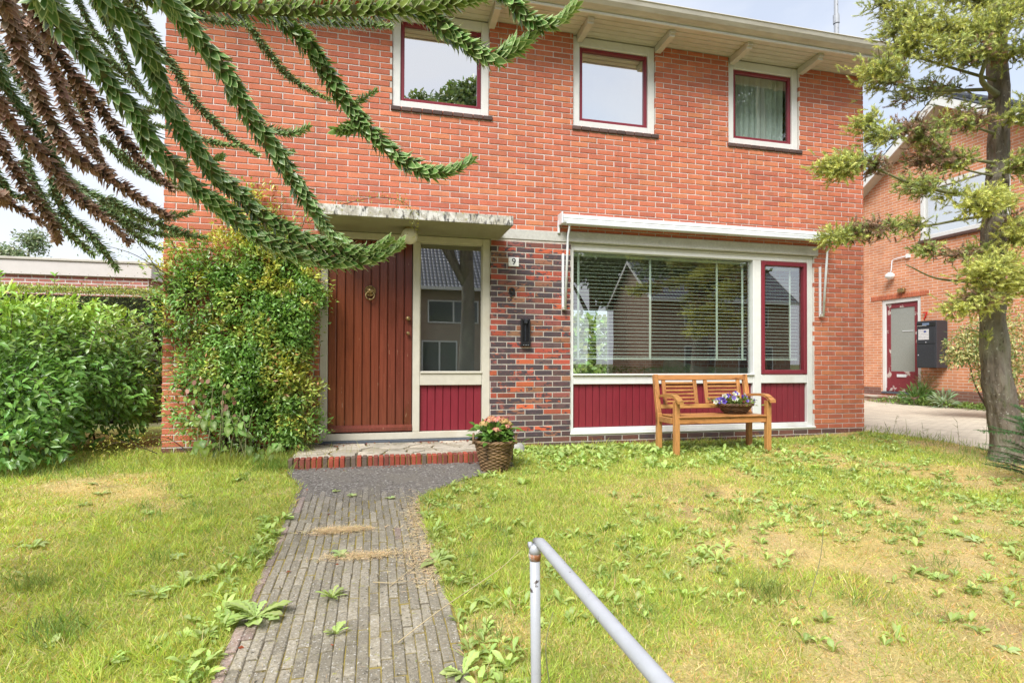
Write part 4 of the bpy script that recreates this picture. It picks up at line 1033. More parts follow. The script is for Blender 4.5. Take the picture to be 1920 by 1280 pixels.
mb = MB(); mb.cbox(11.93, 12.285, 3.98, 5.75, -.08, .10, .02); mb.cbox(11.90, 12.285, 3.96, 5.77, .10, .155, .012)
props(mb.build('neighbour_step', surf('brick_step', (.30, .12, .08), .8, .2, grain=(20, .3), blot=[(3, .4, .6, (.48, .43, .36))])), 'low worn step below the wine-red side door', 'step')
# fittings on the gable wall
wl = thing('wall_lamp', (NX, 4.75, 3.0), 'white swan-neck wall lamp with oval globe above the red side door', 'lamp')
mb = MB(); mb.cbox(NX - .05, NX - .001, 4.30, 4.40, 3.43, 3.53, .006); mb.build('junction_box', MT['enamel'], wl)
mb = MB(); mb.tube([(NX - .03, 4.40, 3.48), (NX - .03, 4.72, 3.46), (NX - .05, 4.75, 3.44), (NX - .08, 4.75, 3.2), (NX - .10, 4.75, 3.14)], .012, 8); mb.build('arm', MT['alu'], wl, True)
mb = MB(); mb.lathe([(.001, -.085), (.06, -.075), (.10, -.035), (.108, 0), (.09, .04), (.05, .07), (.02, .08)], (NX - .12, 4.75, 3.06), 20); mb.build('globe', MT['enamel'], wl, True)
mb = MB(); mb.cbox(NX - .09, NX - .001, 4.42, 4.60, 2.63, 2.73, .02)
props(mb.build('door_light', MT['brass'], smooth=False), 'small boxy light just above the red side door', 'lamp')
n7 = text('red_numeral', '7', .26, surf('red_plastic', (.55, .03, .02), .4), (NX - .03, 3.93, 2.01), Matrix.Rotation(rad(-90), 3, 'Z') @ RX, None, .01)
props(n7, 'red figure 7 on the wall above the dark parcel box', 'numeral')
px_ = thing('parcel_box', (12.1, 3.65, .82), 'dark grey parcel box with a white notice hung on the neighbouring wall', 'parcel box')
mb = MB(); mb.cbox(11.955, 12.28, 3.415, 3.875, .83, 1.885, .012); mb.build('body', MT['box'], px_)
mb = MB(); mb.cbox(11.940, 11.953, 3.43, 3.86, .845, 1.36, .004); mb.build('lower_door', MT['box'], px_)
mb = MB(); mb.cbox(11.940, 11.953, 3.43, 3.86, 1.375, 1.745, .004); mb.build('upper_door', MT['box'], px_)
mb = MB(); mb.cbox(11.934, 11.953, 3.43, 3.86, 1.765, 1.85, .006); mb.build('slot_hood', MT['black'], px_)
nm, nt_, nb2 = material('printed_notice')
vv = pos(nt_, (1, 1, 1)); sp = N(nt_, 'SeparateXYZ'); nt_.links.new(vv, sp.inputs[0])
mw = N(nt_, 'Math', operation='MULTIPLY'); mw.inputs[1].default_value = 190; nt_.links.new(sp.outputs[2], mw.inputs[0])
ms = N(nt_, 'Math', operation='SINE'); nt_.links.new(mw.outputs[0], ms.inputs[0])
nn_ = noise(nt_, pos(nt_, (1, 1, .4)), 60, 2); mm_ = N(nt_, 'Math', operation='MULTIPLY'); nt_.links.new(ms.outputs[0], mm_.inputs[0]); nt_.links.new(nn_, mm_.inputs[1])
nt_.links.new(mixc(nt_, ramp(nt_, mm_.outputs[0], .30, .40), (.66, .66, .66), (.25, .25, .28)), nb2.inputs['Base Color'])
mb = MB(); mb.box(11.9375, 11.9395, 3.57, 3.82, 1.46, 1.70); mb.build('notice', nm, px_)
mb = MB(); mb.lathe([(.03, 0), (.03, .001)], (0, 0, 0), 12, axis='y'); V = np.vstack(mb.v); mb.v = [np.stack([11.9372 + V[:, 1], 3.66 + V[:, 0], 1.645 + V[:, 2] * .7], 1)]; mb.build('printed_mark', surf('blue_print', (.03, .06, .25), .5, bmp=None), px_)
mb = MB(); mb.box(11.9325, 11.9338, 3.56, 3.72, 1.785, 1.835); mb.build('name_label', surf('label_blue', (.16, .22, .33), .5, bmp=None), px_)
mb = MB(); mb.box(11.9325, 11.9338, 3.62, 3.84, 1.772, 1.778); mb.build('label_strip', MT['enamel'], px_)
for (yy, zz) in ((3.64, 1.405), (3.82, 1.12)):
    mb = MB(); mb.cbox(11.932, 11.941, yy - .012, yy + .012, zz - .012, zz + .012, .003); mb.build('lock', MT['steel'], px_)

# ------------------------------------------------------------------ garage at the left, behind the hedge
ga = thing('garage', (-9, 10, 0), 'flat-roofed red brick garage with a pale fascia beyond the hedge', 'garage')
mb = MB(); mb.box(-15, -4.985, 8.007, 13, -.3, 2.80); gw = mb.build('wall', MT['gbrick'], ga)
rg = np.random.default_rng(19)
mb = MB(); mb.box(-8.7, -4.984, 8.003, 8.0065, 2.30, 2.79); mb.build('joint_bed', MT['mortar'], ga)
for r in range(6):
    z0 = 2.79 - (r + 1) * .078; k = 0; off = .125 if r % 2 else 0
    while True:
        x0 = -4.978 - off - (k + 1) * .25 if not (k == 0 and off) else -4.978 - .125
        x1 = -4.978 - (off + k * .25 if not (off and k == 0) else 0) - .018
        if off and k > 0: x1 = -4.978 - off - (k - 1) * .25 - .018; x0 = x1 - .232
        k += 1
        if x0 < -8.6: break
        mb = MB(); brick_piece(mb, x0, x1, z0 + .010, z0 + .066, np.append(np.array([.43, .17, .135]) * rg.normal(1, .08), .05), rg, 8.0, .03); mb.build('brick', MT['brick'], gw)
mb = MB(); mb.cbox(-15.1, -4.90, 7.93, 13.1, 2.79, 3.10, .006); mb.build('fascia', surf('pale_fascia', (.62, .58, .54), .5, .3, grain=(5, .05)), ga)
for i in range(24):
    mb = MB(); mb.lathe([(.001, 0), (.009, .001), (.006, .005)], (-9.2 + i * .18, 7.93, 2.83), 6, axis='y'); mb.build('fixing_screw', MT['zinc'], ga)
mb = MB(); mb.cbox(-15.12, -4.88, 7.90, 13.12, 3.101, 3.16, .01); mb.build('roof_edge', MT['zinc'], ga)
mb = MB(); a_ = np.linspace(0, math.pi / 2, 6); mb.lathe([(.35 * math.cos(t) + .001, .2 * math.sin(t)) for t in a_], (-5.6, 9.2, 3.15), 16); mb.build('roof_dome', MT['roof'], ga, True)

# ------------------------------------------------------------------ houses across the street (seen mirrored in the windows)
mtile, tt, bt = material('opposite_roof_tiles')
wv = N(tt, 'TexWave'); wv.wave_type = 'BANDS'; wv.bands_direction = 'X'; wv.inputs['Scale'].default_value = 1.6; wv.inputs['Distortion'].default_value = 0
wz = N(tt, 'TexWave'); wz.wave_type = 'BANDS'; wz.bands_direction = 'Z'; wz.wave_profile = 'SAW'; wz.inputs['Scale'].default_value = 1.5
vv = pos(tt); tt.links.new(vv, wv.inputs['Vector']); tt.links.new(vv, wz.inputs['Vector'])
mlt = N(tt, 'Math', operation='MULTIPLY'); tt.links.new(wv.outputs['Fac'], mlt.inputs[0]); tt.links.new(wz.outputs['Fac'], mlt.inputs[1])
tt.links.new(ramp(tt, mlt.outputs[0], .05, .6, (.03, .03, .04), (.30, .31, .36)), bt.inputs['Base Color']); bt.inputs['Roughness'].default_value = .45; bump(tt, bt, mlt.outputs[0], .8, .05)
def opposite(x0, x1, y0, dp, eave, ridge, label, wins):
    t = thing('opposite_house', ((x0 + x1) / 2, y0 - dp / 2, -.4), label, 'house')
    yr = y0 - dp / 2
    mb = MB(); mb.box(x0, x1, y0 - .25, y0, -.5, eave); mb.box(x0, x1, y0 - dp, y0 - dp + .25, -.5, eave); mb.build('wall', MT['obrick'], t)
    for xg in (x0, x1 - .25):
        mb = MB(); p5 = [(y0 - .26, -.5), (y0 - .26, eave), (yr, ridge - .1), (y0 - dp + .26, eave), (y0 - dp + .26, -.5)]
        V = [(xg, a, b) for a, b in p5] + [(xg + .25, a, b) for a, b in p5]; n = 5
        mb.add(V, [tuple(range(5)), tuple(range(9, 4, -1))] + [(i, i + 5, (i + 1) % 5 + 5, (i + 1) % 5) for i in range(5)]); mb.build('gable', MT['obrick_side'], t)
    for sg in (1, -1):
        ye = yr + sg * (dp / 2 + .45); ze = eave - .22; mb = MB()
        V = [(x0 - .25, yr, ridge), (x1 + .25, yr, ridge), (x1 + .25, ye, ze), (x0 - .25, ye, ze)]; V += [(a, b, c - .12) for a, b, c in V]
        mb.add(V, [(0, 1, 2, 3), (7, 6, 5, 4), (0, 4, 5, 1), (1, 5, 6, 2), (2, 6, 7, 3), (3, 7, 4, 0)]); mb.build('roof', mtile, t)
        mb = MB(); mb.box(x0 - .26, x1 + .26, min(ye, ye + sg * .14), max(ye, ye + sg * .14), ze - .16, ze + .0); mb.build('gutter', MT['white'], t)
        for xg in (x0 - .29, x1 + .255):
            V = [(xg, yr, ridge + .03), (xg, ye, ze + .03), (xg, ye, ze - .17), (xg, yr, ridge - .17)]; V += [(a + .035, b, c) for a, b, c in V]
            mb = MB(); mb.add(V, [(0, 1, 2, 3), (7, 6, 5, 4), (0, 4, 5, 1), (1, 5, 6, 2), (2, 6, 7, 3), (3, 7, 4, 0)]); mb.build('verge_board', MT['white'], t)
    mb = MB(); mb.box(x0 + 1.2, x0 + 1.9, yr - .35, yr + .35, ridge - .5, ridge + 1.0); mb.build('chimney', MT['obrick_side'], t)
    for (a, b, c, d) in wins:
        mb = MB()
        for q in ((a, a + .07, c, d), (b - .07, b, c, d), (a + .07, b - .07, c, c + .07), (a + .07, b - .07, d - .07, d), ((a + b) / 2 - .04, (a + b) / 2 + .04, c + .07, d - .07)): mb.cbox(q[0], q[1], y0 + .002, y0 + .05, q[2], q[3], .004)
        fw = mb.build('window', MT['white'], t)
        mb = MB(); mb.box(a + .07, b - .07, y0 + .012, y0 + .018, c + .07, d - .07); mb.build('pane', surf('dark_pane', (.03, .034, .038), .08, .6, bmp=None) if 'dark_pane' not in bpy.data.materials else bpy.data.materials['dark_pane'], fw)
    return t
opposite(-9, 9.2, -22.0, 7.6, 4.9, 8.3, 'brown brick terrace across the street mirrored in the glass beside the front door', [(2.6, 5.2, 2.9, 4.05), (2.3, 4.1, -.2, 2.0), (5.6, 7.6, -.2, 2.0), (-2.5, .0, 2.9, 4.05), (-3.0, .2, .2, 2.0), (-7, -4.6, 2.9, 4.05)])
opposite(15.0, 24.0, -22.0, 5.2, 4.7, 7.0, 'brown brick gable-ended house mirrored in the large window', [(17.0, 18.6, 3.0, 4.2), (20.5, 22.5, 3.0, 4.2), (17.0, 19.0, .2, 1.9), (20.5, 22.8, .2, 1.9)])
ARAU = [
 ('g', 0.047, 1, [(-0.866,-4.607,1.944),(-0.867,-4.548,1.898),(-0.860,-4.491,1.870),(-0.816,-4.442,1.822),(-0.762,-4.396,1.742),(-0.712,-4.350,1.670),(-0.680,-4.298,1.599),(-0.633,-4.251,1.551),(-0.578,-4.205,1.499),(-0.514,-4.162,1.461),(-0.455,-4.118,1.413),(-0.351,-4.084,1.356),(-0.264,-4.047,1.330),(-0.127,-4.022,1.316),(0.023,-4.001,1.356),(0.108,-3.964,1.418)]),
 ('g', 0.045, 1, [(-0.743,-4.586,1.965),(-0.729,-4.537,1.926),(-0.699,-4.493,1.908),(-0.675,-4.447,1.870),(-0.663,-4.398,1.841),(-0.655,-4.348,1.789),(-0.640,-4.299,1.733),(-0.606,-4.255,1.668),(-0.564,-4.214,1.610),(-0.535,-4.169,1.573),(-0.474,-4.131,1.529),(-0.408,-4.095,1.466),(-0.299,-4.070,1.410),(-0.185,-4.046,1.375),(-0.043,-4.029,1.362),(0.058,-4.003,1.420)]),
 ('g', 0.044, 1, [(-0.584,-4.625,1.952),(-0.567,-4.577,1.927),(-0.530,-4.534,1.898),(-0.496,-4.491,1.861),(-0.448,-4.450,1.809),(-0.412,-4.407,1.745),(-0.374,-4.364,1.690),(-0.332,-4.322,1.634),(-0.288,-4.281,1.575),(-0.236,-4.241,1.500),(-0.175,-4.204,1.410),(-0.101,-4.170,1.364)]),
 ('g', 0.040, 0, [(-0.349,-4.426,2.040),(-0.305,-4.408,2.019),(-0.231,-4.398,1.967),(-0.184,-4.381,1.913),(-0.124,-4.366,1.832),(-0.083,-4.348,1.781),(-0.031,-4.332,1.726),(0.028,-4.317,1.677),(0.101,-4.307,1.632),(0.190,-4.300,1.604),(0.278,-4.294,1.625),(0.342,-4.282,1.673)]),
 ('m', 0.046, 1, [(-0.725,-4.539,2.029),(-0.610,-4.528,1.963),(-0.535,-4.508,1.968),(-0.424,-4.497,1.978),(-0.276,-4.495,1.992),(-0.106,-4.498,2.016),(0.088,-4.508,2.047),(0.241,-4.507,2.092),(0.382,-4.504,2.145)]),
 ('g', 0.042, 1, [(0.330,-4.492,2.211),(0.410,-4.500,2.157),(0.464,-4.503,2.098),(0.528,-4.508,2.061),(0.588,-4.512,2.078),(0.656,-4.519,2.139)]),
 ('g', 0.042, 0, [(0.106,-4.487,2.065),(0.146,-4.481,2.060),(0.204,-4.481,2.022),(0.262,-4.480,1.991),(0.321,-4.479,1.957),(0.383,-4.479,1.942),(0.443,-4.480,1.980),(0.525,-4.486,2.041)]),
 ('d', 0.036, 1, [(-1.112,-3.474,2.632),(-1.077,-3.440,2.563),(-1.022,-3.411,2.466),(-0.982,-3.379,2.391),(-0.939,-3.348,2.330),(-0.893,-3.317,2.248),(-0.848,-3.286,2.180),(-0.782,-3.260,2.119),(-0.715,-3.235,2.056),(-0.646,-3.210,2.018),(-0.585,-3.183,1.994)]),
 ('d', 0.030, 0, [(-0.664,-3.378,2.642),(-0.613,-3.355,2.578),(-0.559,-3.333,2.508),(-0.487,-3.316,2.421),(-0.406,-3.300,2.350),(-0.313,-3.288,2.305),(-0.228,-3.275,2.280)]),
 ('d', 0.034, 0, [(-1.624,-2.938,2.793),(-1.525,-2.927,2.695),(-1.454,-2.909,2.653),(-1.373,-2.895,2.619)]),
 ('d', 0.038, 1, [(-1.200,-3.554,2.541),(-1.179,-3.496,2.471),(-1.147,-3.442,2.389),(-1.109,-3.388,2.287),(-1.078,-3.333,2.218),(-1.035,-3.281,2.163)]),
 ('d', 0.034, 0, [(-1.542,-2.956,2.655),(-1.482,-2.929,2.582),(-1.391,-2.910,2.528),(-1.317,-2.886,2.469),(-1.252,-2.860,2.403),(-1.202,-2.830,2.363)]),
 ('d', 0.026, 0, [(-1.092,-3.369,2.097),(-1.032,-3.384,2.090),(-0.943,-3.405,2.078)]),
 ('d', 0.026, 0, [(-1.080,-3.371,2.048),(-1.027,-3.333,2.044),(-0.964,-3.297,2.050)]),
 ('d', 0.028, 0, [(-0.859,-3.322,2.012),(-0.807,-3.301,2.002),(-0.740,-3.283,1.997),(-0.671,-3.265,2.003)]),
 ('d', 0.026, 0, [(-0.440,-4.041,1.819),(-0.392,-4.026,1.807),(-0.327,-4.017,1.803),(-0.291,-4.000,1.820),(-0.257,-3.983,1.849)]),
 ('d', 0.020, 0, [(-0.358,-4.059,1.703),(-0.328,-4.066,1.705),(-0.294,-4.075,1.719)]),
 ('d', 0.024, 0, [(-0.562,-4.111,1.570),(-0.506,-4.124,1.551),(-0.447,-4.138,1.531)]),
 ('d', 0.022, 0, [(-0.090,-4.281,1.816),(-0.059,-4.289,1.834),(0.002,-4.304,1.872)]),
 ('g', 0.036, 0, [(-0.057,-4.339,1.735),(-0.095,-4.356,1.705),(-0.124,-4.374,1.689)]),
 ('d', 0.026, 0, [(-0.911,-3.411,1.856),(-0.863,-3.422,1.848),(-0.843,-3.427,1.861)]),
 ('g', 0.020, 0, [(-0.520,-4.276,1.593),(-0.506,-4.279,1.598),(-0.493,-4.282,1.605)]),
 ('b', 0.038, 1, [(-1.059,-4.406,2.003),(-1.072,-4.340,1.969),(-1.073,-4.277,1.904),(-1.072,-4.215,1.836),(-1.057,-4.156,1.762),(-1.038,-4.098,1.676),(-1.012,-4.042,1.636),(-0.965,-3.992,1.608),(-0.905,-3.944,1.569),(-0.843,-3.897,1.527),(-0.783,-3.849,1.491)]),
 ('b', 0.036, 1, [(-1.077,-4.248,2.120),(-1.088,-4.199,2.083),(-1.069,-4.157,2.037),(-1.060,-4.112,1.998),(-1.031,-4.072,1.937),(-1.000,-4.033,1.893),(-0.961,-3.995,1.838),(-0.924,-3.957,1.772),(-0.880,-3.921,1.711),(-0.830,-3.886,1.654),(-0.764,-3.855,1.596)]),
 ('b', 0.034, 0, [(-1.230,-3.954,2.157),(-1.227,-3.895,2.109),(-1.188,-3.845,2.041),(-1.187,-3.785,1.974),(-1.183,-3.727,1.911),(-1.164,-3.672,1.849),(-1.135,-3.620,1.790),(-1.091,-3.571,1.724)]),
 ('b', 0.036, 1, [(-1.290,-4.039,1.879),(-1.278,-3.976,1.817),(-1.256,-3.917,1.763),(-1.229,-3.859,1.721),(-1.200,-3.801,1.663),(-1.166,-3.744,1.594),(-1.115,-3.691,1.542),(-1.059,-3.640,1.492),(-1.020,-3.584,1.432)]),
 ('b', 0.036, 1, [(-1.406,-3.804,1.819),(-1.399,-3.753,1.752),(-1.376,-3.706,1.680),(-1.353,-3.659,1.605),(-1.318,-3.615,1.533),(-1.303,-3.567,1.483),(-1.324,-3.510,1.440)]),
 ('b', 0.032, 1, [(-1.471,-3.682,1.589),(-1.462,-3.632,1.583),(-1.425,-3.590,1.554),(-1.375,-3.550,1.519),(-1.344,-3.506,1.486)]),
 ('d', 0.040, 1, [(-1.273,-4.044,1.969),(-1.275,-3.984,1.921),(-1.261,-3.928,1.865),(-1.233,-3.875,1.813),(-1.214,-3.820,1.757),(-1.199,-3.764,1.690),(-1.183,-3.709,1.646),(-1.166,-3.654,1.594)]),
 ('d', 0.038, 0, [(-1.472,-3.478,1.787),(-1.446,-3.432,1.700),(-1.412,-3.387,1.597),(-1.350,-3.350,1.509),(-1.261,-3.319,1.414)]),
 ('d', 0.040, 0, [(-1.294,-3.623,1.686),(-1.262,-3.578,1.546),(-1.204,-3.540,1.486),(-1.157,-3.499,1.417),(-1.110,-3.458,1.330)]),
 ('d', 0.033, 0, [(-1.228,-3.536,1.651),(-1.187,-3.494,1.601),(-1.098,-3.464,1.558),(-0.997,-3.437,1.517),(-0.884,-3.413,1.505)]),
 ('d', 0.033, 0, [(-1.246,-3.326,1.681),(-1.185,-3.315,1.629),(-1.124,-3.303,1.550),(-1.070,-3.290,1.500),(-1.000,-3.281,1.467)]),
 ('d', 0.031, 0, [(-1.070,-3.677,1.599),(-0.998,-3.643,1.556),(-0.874,-3.621,1.504),(-0.800,-3.588,1.481),(-0.728,-3.554,1.478)]),
 ('d', 0.022, 0, [(-0.895,-3.617,1.542),(-0.850,-3.628,1.549),(-0.795,-3.641,1.554),(-0.762,-3.650,1.570)]),
 ('d', 0.032, 0, [(-1.431,-3.179,1.805),(-1.381,-3.139,1.761),(-1.336,-3.099,1.745),(-1.239,-3.071,1.686),(-1.161,-3.037,1.637)]),
 ('d', 0.034, 1, [(-1.913,-2.856,1.910),(-1.875,-2.839,1.835),(-1.849,-2.819,1.792),(-1.769,-2.813,1.789),(-1.645,-2.818,1.825)]),
 ('d', 0.034, 0, [(-1.426,-2.876,2.131),(-1.367,-2.863,2.055),(-1.293,-2.855,1.992),(-1.219,-2.847,1.948),(-1.157,-2.836,1.907)]),
 ('d', 0.036, 1, [(-1.744,-3.216,2.624),(-1.667,-3.182,2.581),(-1.611,-3.144,2.536),(-1.576,-3.100,2.448),(-1.539,-3.056,2.356),(-1.487,-3.016,2.246),(-1.432,-2.977,2.132)]),
 ('d', 0.036, 1, [(-1.810,-3.095,2.509),(-1.773,-3.041,2.414),(-1.732,-2.988,2.312),(-1.689,-2.936,2.219),(-1.642,-2.885,2.176),(-1.592,-2.834,2.087)]),
 ('d', 0.034, 1, [(-1.597,-2.844,2.943),(-1.567,-2.799,2.861),(-1.534,-2.754,2.775),(-1.486,-2.713,2.685),(-1.420,-2.677,2.592)]),
 ('d', 0.032, 0, [(-1.284,-3.012,2.022),(-1.224,-2.974,1.943),(-1.147,-2.941,1.904),(-1.053,-2.912,1.877),(-0.942,-2.888,1.857)]),
 ('d', 0.034, 1, [(-1.875,-2.973,2.222),(-1.802,-2.937,2.110),(-1.752,-2.897,1.993),(-1.755,-2.844,1.899),(-1.742,-2.794,1.830)]),
 ('d', 0.032, 1, [(-1.271,-3.128,2.836),(-1.220,-3.105,2.725),(-1.194,-3.076,2.664),(-1.154,-3.052,2.629)]),
 ('d', 0.030, 0, [(-0.868,-3.532,2.490),(-0.810,-3.512,2.487),(-0.678,-3.510,2.479),(-0.567,-3.503,2.487)]),
 ('d', 0.032, 0, [(-0.310,-3.873,2.335),(-0.185,-3.869,2.340),(-0.035,-3.872,2.354),(0.064,-3.862,2.363)]),
 ('b', 0.030, 0, [(-1.328,-3.415,2.180),(-1.275,-3.393,2.076),(-1.267,-3.359,1.969),(-1.247,-3.328,1.884)]),
 ('b', 0.020, 0, [(-0.778,-3.142,2.507),(-0.751,-3.149,2.493),(-0.733,-3.153,2.487)]),
]
CONIFER_LIMBS = [
 (3.83, [(5.448,-1.802,3.702), (5.093,-1.818,3.716), (4.823,-1.856,3.802)], 0.022, [(1, 0.2, 90, 0.5), (0.9, 0.17, 50, -0.2), (0.97, 0.15, 40, 0.9), (0.6, 0.14, 18, -0.5)]),
 (3.91, [(5.454,-1.909,3.920), (5.000,-1.901,3.996), (4.887,-1.877,4.231), (4.819,-1.863,4.440)], 0.018, [(1, 0.14, 36, 0.3), (0.85, 0.12, 30, 0.1), (0.7, 0.1, 18, 0.2)]),
 (4.42, [(5.659,-1.963,4.240), (5.227,-1.960,4.243), (4.998,-1.905,4.362)], 0.025, [(1, 0.16, 60, 0.6), (0.85, 0.2, 80, 0.8), (0.65, 0.22, 90, 0.8), (0.45, 0.2, 70, 0.5), (0.3, 0.2, 50, 0.2)]),
 (4.14, [(5.660,-2.063,3.972), (5.308,-2.080,3.957), (5.058,-2.019,4.018)], 0.020, [(1, 0.16, 70, 0.7), (0.8, 0.18, 70, 0.5), (0.55, 0.16, 40, -0.6), (0.35, 0.15, 30, -0.9)]),
 (4.64, [(5.656,-1.967,4.613), (5.242,-1.866,4.665)], 0.020, [(1, 0.2, 70, 0.6), (0.7, 0.22, 80, 0.7), (0.4, 0.2, 60, 0.5)]),
 (4.53, [(6.064,-2.168,4.392), (6.153,-2.293,4.433)], 0.020, [(0.5, 0.2, 70, 0.6), (1, 0.22, 90, 0.8)]),
 (4.08, [(6.092,-2.169,3.974), (6.180,-2.295,4.073)], 0.020, [(0.5, 0.16, 50, 0.2), (1, 0.2, 80, 0.6)]),
 (3.66, [(5.865,-1.902,3.503), (5.561,-1.928,3.335), (5.417,-1.891,3.228)], 0.013, [(1, 0.12, 30, -0.3), (0.8, 0.1, 24, 0.4), (0.5, 0.1, 14, 0.0)]),
 (3.58, [(5.965,-1.724,3.829), (5.638,-1.644,3.827), (5.421,-1.589,3.714)], 0.010, [(1, 0.12, 24, -0.3), (0.7, 0.13, 30, -0.2), (0.5, 0.1, 20, 0.1)]),
 (3.34, [(5.908,-1.910,3.335), (5.741,-1.921,3.346)], 0.018, [(1, 0.1, 26, -1.3), (0.7, 0.09, 22, -1.3), (0.9, 0.1, 16, 0.3)]),
 (3.04, [(5.672,-1.951,2.994), (5.280,-1.959,3.092), (5.004,-1.995,3.170), (4.720,-1.925,3.144), (4.565,-1.888,3.205)], 0.020, [(1, 0.12, 50, 0.7), (0.9, 0.14, 60, 0.3), (0.78, 0.13, 44, -1.3), (0.68, 0.13, 40, -0.5), (0.55, 0.12, 34, 0.6), (0.4, 0.1, 24, 0.2)]),
 (2.90, [(5.821,-1.883,2.901), (5.511,-1.911,2.962), (5.261,-1.952,2.899)], 0.014, [(1, 0.14, 44, -1.0), (0.8, 0.13, 40, -0.9), (0.6, 0.12, 24, 0.5)]),
 (2.68, [(5.466,-1.999,2.607), (5.112,-2.015,2.627), (4.826,-2.048,2.660), (4.634,-2.002,2.750), (4.343,-1.983,2.792), (4.110,-1.977,2.754)], 0.022, [(1, 0.13, 60, 0.9), (0.96, 0.14, 60, 0.5), (0.9, 0.13, 54, 0.2), (0.82, 0.12, 40, -1.2), (0.62, 0.13, 40, 0.1), (0.5, 0.13, 36, -0.4), (0.38, 0.12, 30, 0.4)]),
 (2.62, [(5.873,-2.098,2.535), (5.562,-2.226,2.426)], 0.015, [(1, 0.17, 90, 1.2), (0.8, 0.15, 70, 1.1), (0.5, 0.12, 40, 0.8)]),
 (2.50, [(5.670,-1.943,2.366), (5.260,-1.944,2.282), (4.790,-1.931,2.251), (4.486,-1.959,2.195), (4.202,-1.940,2.107)], 0.016, [(1, 0.11, 50, 0.5), (0.92, 0.12, 54, -0.3), (0.84, 0.12, 44, -1.1), (0.74, 0.1, 28, -0.3), (0.66, 0.1, 22, 0.3), (0.55, 0.1, 22, 0.2)]),
 (2.17, [(5.825,-2.080,2.038), (5.420,-2.082,1.965), (5.195,-2.028,2.016)], 0.013, [(1, 0.1, 34, -0.2), (0.8, 0.1, 28, -0.9), (0.55, 0.1, 24, 0.2)]),
 (1.73, [(5.757,-1.956,1.743), (5.334,-1.956,1.769), (5.013,-1.930,1.890)], 0.018, [(0.12, 0.12, 20, 0.6)]),
 (1.84, [(5.820,-2.179,1.864), (5.484,-2.302,1.804)], 0.018, [(1, 0.18, 100, 1.2), (0.7, 0.16, 80, 1.1), (0.9, 0.12, 40, 0.5)]),
 (1.61, [(5.722,-2.151,1.556), (5.421,-2.180,1.493)], 0.016, [(1, 0.15, 70, 1.0), (0.7, 0.16, 80, 1.1), (0.85, 0.12, 30, -0.9)]),
 (1.70, [(5.995,-2.220,1.711), (6.031,-2.333,1.747)], 0.018, [(0.6, 0.18, 90, 1.2), (1, 0.2, 100, 1.1)]),
 (2.12, [(6.078,-2.143,2.143), (6.117,-2.257,2.225)], 0.018, [(1, 0.2, 90, 1.0), (0.6, 0.15, 50, 0.9)]),
 (2.90, [(6.236,-2.088,2.911), (6.276,-2.202,2.981)], 0.016, [(0.6, 0.14, 50, 0.2), (1, 0.16, 60, 0.0)]),
 (3.41, [(6.207,-2.087,3.390), (6.273,-2.207,3.452)], 0.014, [(0.6, 0.13, 40, 0.3), (1, 0.16, 60, 0.4)]),
 (2.40, [(6.239,-2.082,2.352), (6.280,-2.195,2.301)], 0.014, [(0.7, 0.13, 40, -1.0), (1, 0.15, 50, 0.2)]),
 (1.17, [(5.910,-1.988,1.233), (5.677,-1.931,1.285)], 0.010, [(0.4, 0.05, 6, 0.2)]),
 (3.75, [(5.868,-2.009,3.762), (5.813,-2.100,3.921), (5.852,-2.113,4.182)], 0.035, [(1, 0.2, 80, 0.6), (0.8, 0.16, 50, 0.4)]),
]
# ------------------------------------------------------------------ monkey puzzle tree overhead
ar = thing('monkey_puzzle_tree', (-2.5, -4.4, -.24), 'monkey puzzle tree with drooping scaly branches, some dead and brown, hanging before the house', 'tree')
TR = np.array([-2.5, -4.4])
mb = MB(); P = catmull([(TR[0], TR[1], -.4), (TR[0] + .02, TR[1], 1.2), (TR[0] - .03, TR[1] + .03, 3.0), (TR[0], TR[1], 5.2), (TR[0], TR[1], 7.0)], 30)
mb.tube(P, np.linspace(.21, .09, 30) * (1 + .05 * np.sin(np.arange(30) * 2.1)), 18); mb.build('trunk', MT['bark'], ar, True)
ra = np.random.default_rng(33)
TONES = {'g': ((.155, .285, .080), .040), 'd': ((.140, .235, .105), .031), 'm': ((.175, .255, .055), .038), 'b': ((.370, .230, .165), .034)}
scale_protos = {}
def proto(kind, tone):
    key = (kind, tone)
    if key not in scale_protos:
        base = np.array(TONES[kind][0]) * (.75, 1.0, 1.25)[tone]
        v, f, c = leaves(T_SCALE, np.zeros((1, 3)), np.array([[0, 1.0, 0]]), np.array([[0, 0, 1.0]]), np.array([1.0]), np.array([1.0]), base[None])
        scale_protos[key] = mesh('leaf', v, f, MT['araudead' if kind == 'b' else 'arau'], c, True)
    return scale_protos[key]
single = []          # candidates for leaves that are objects of their own
branch_recs = []
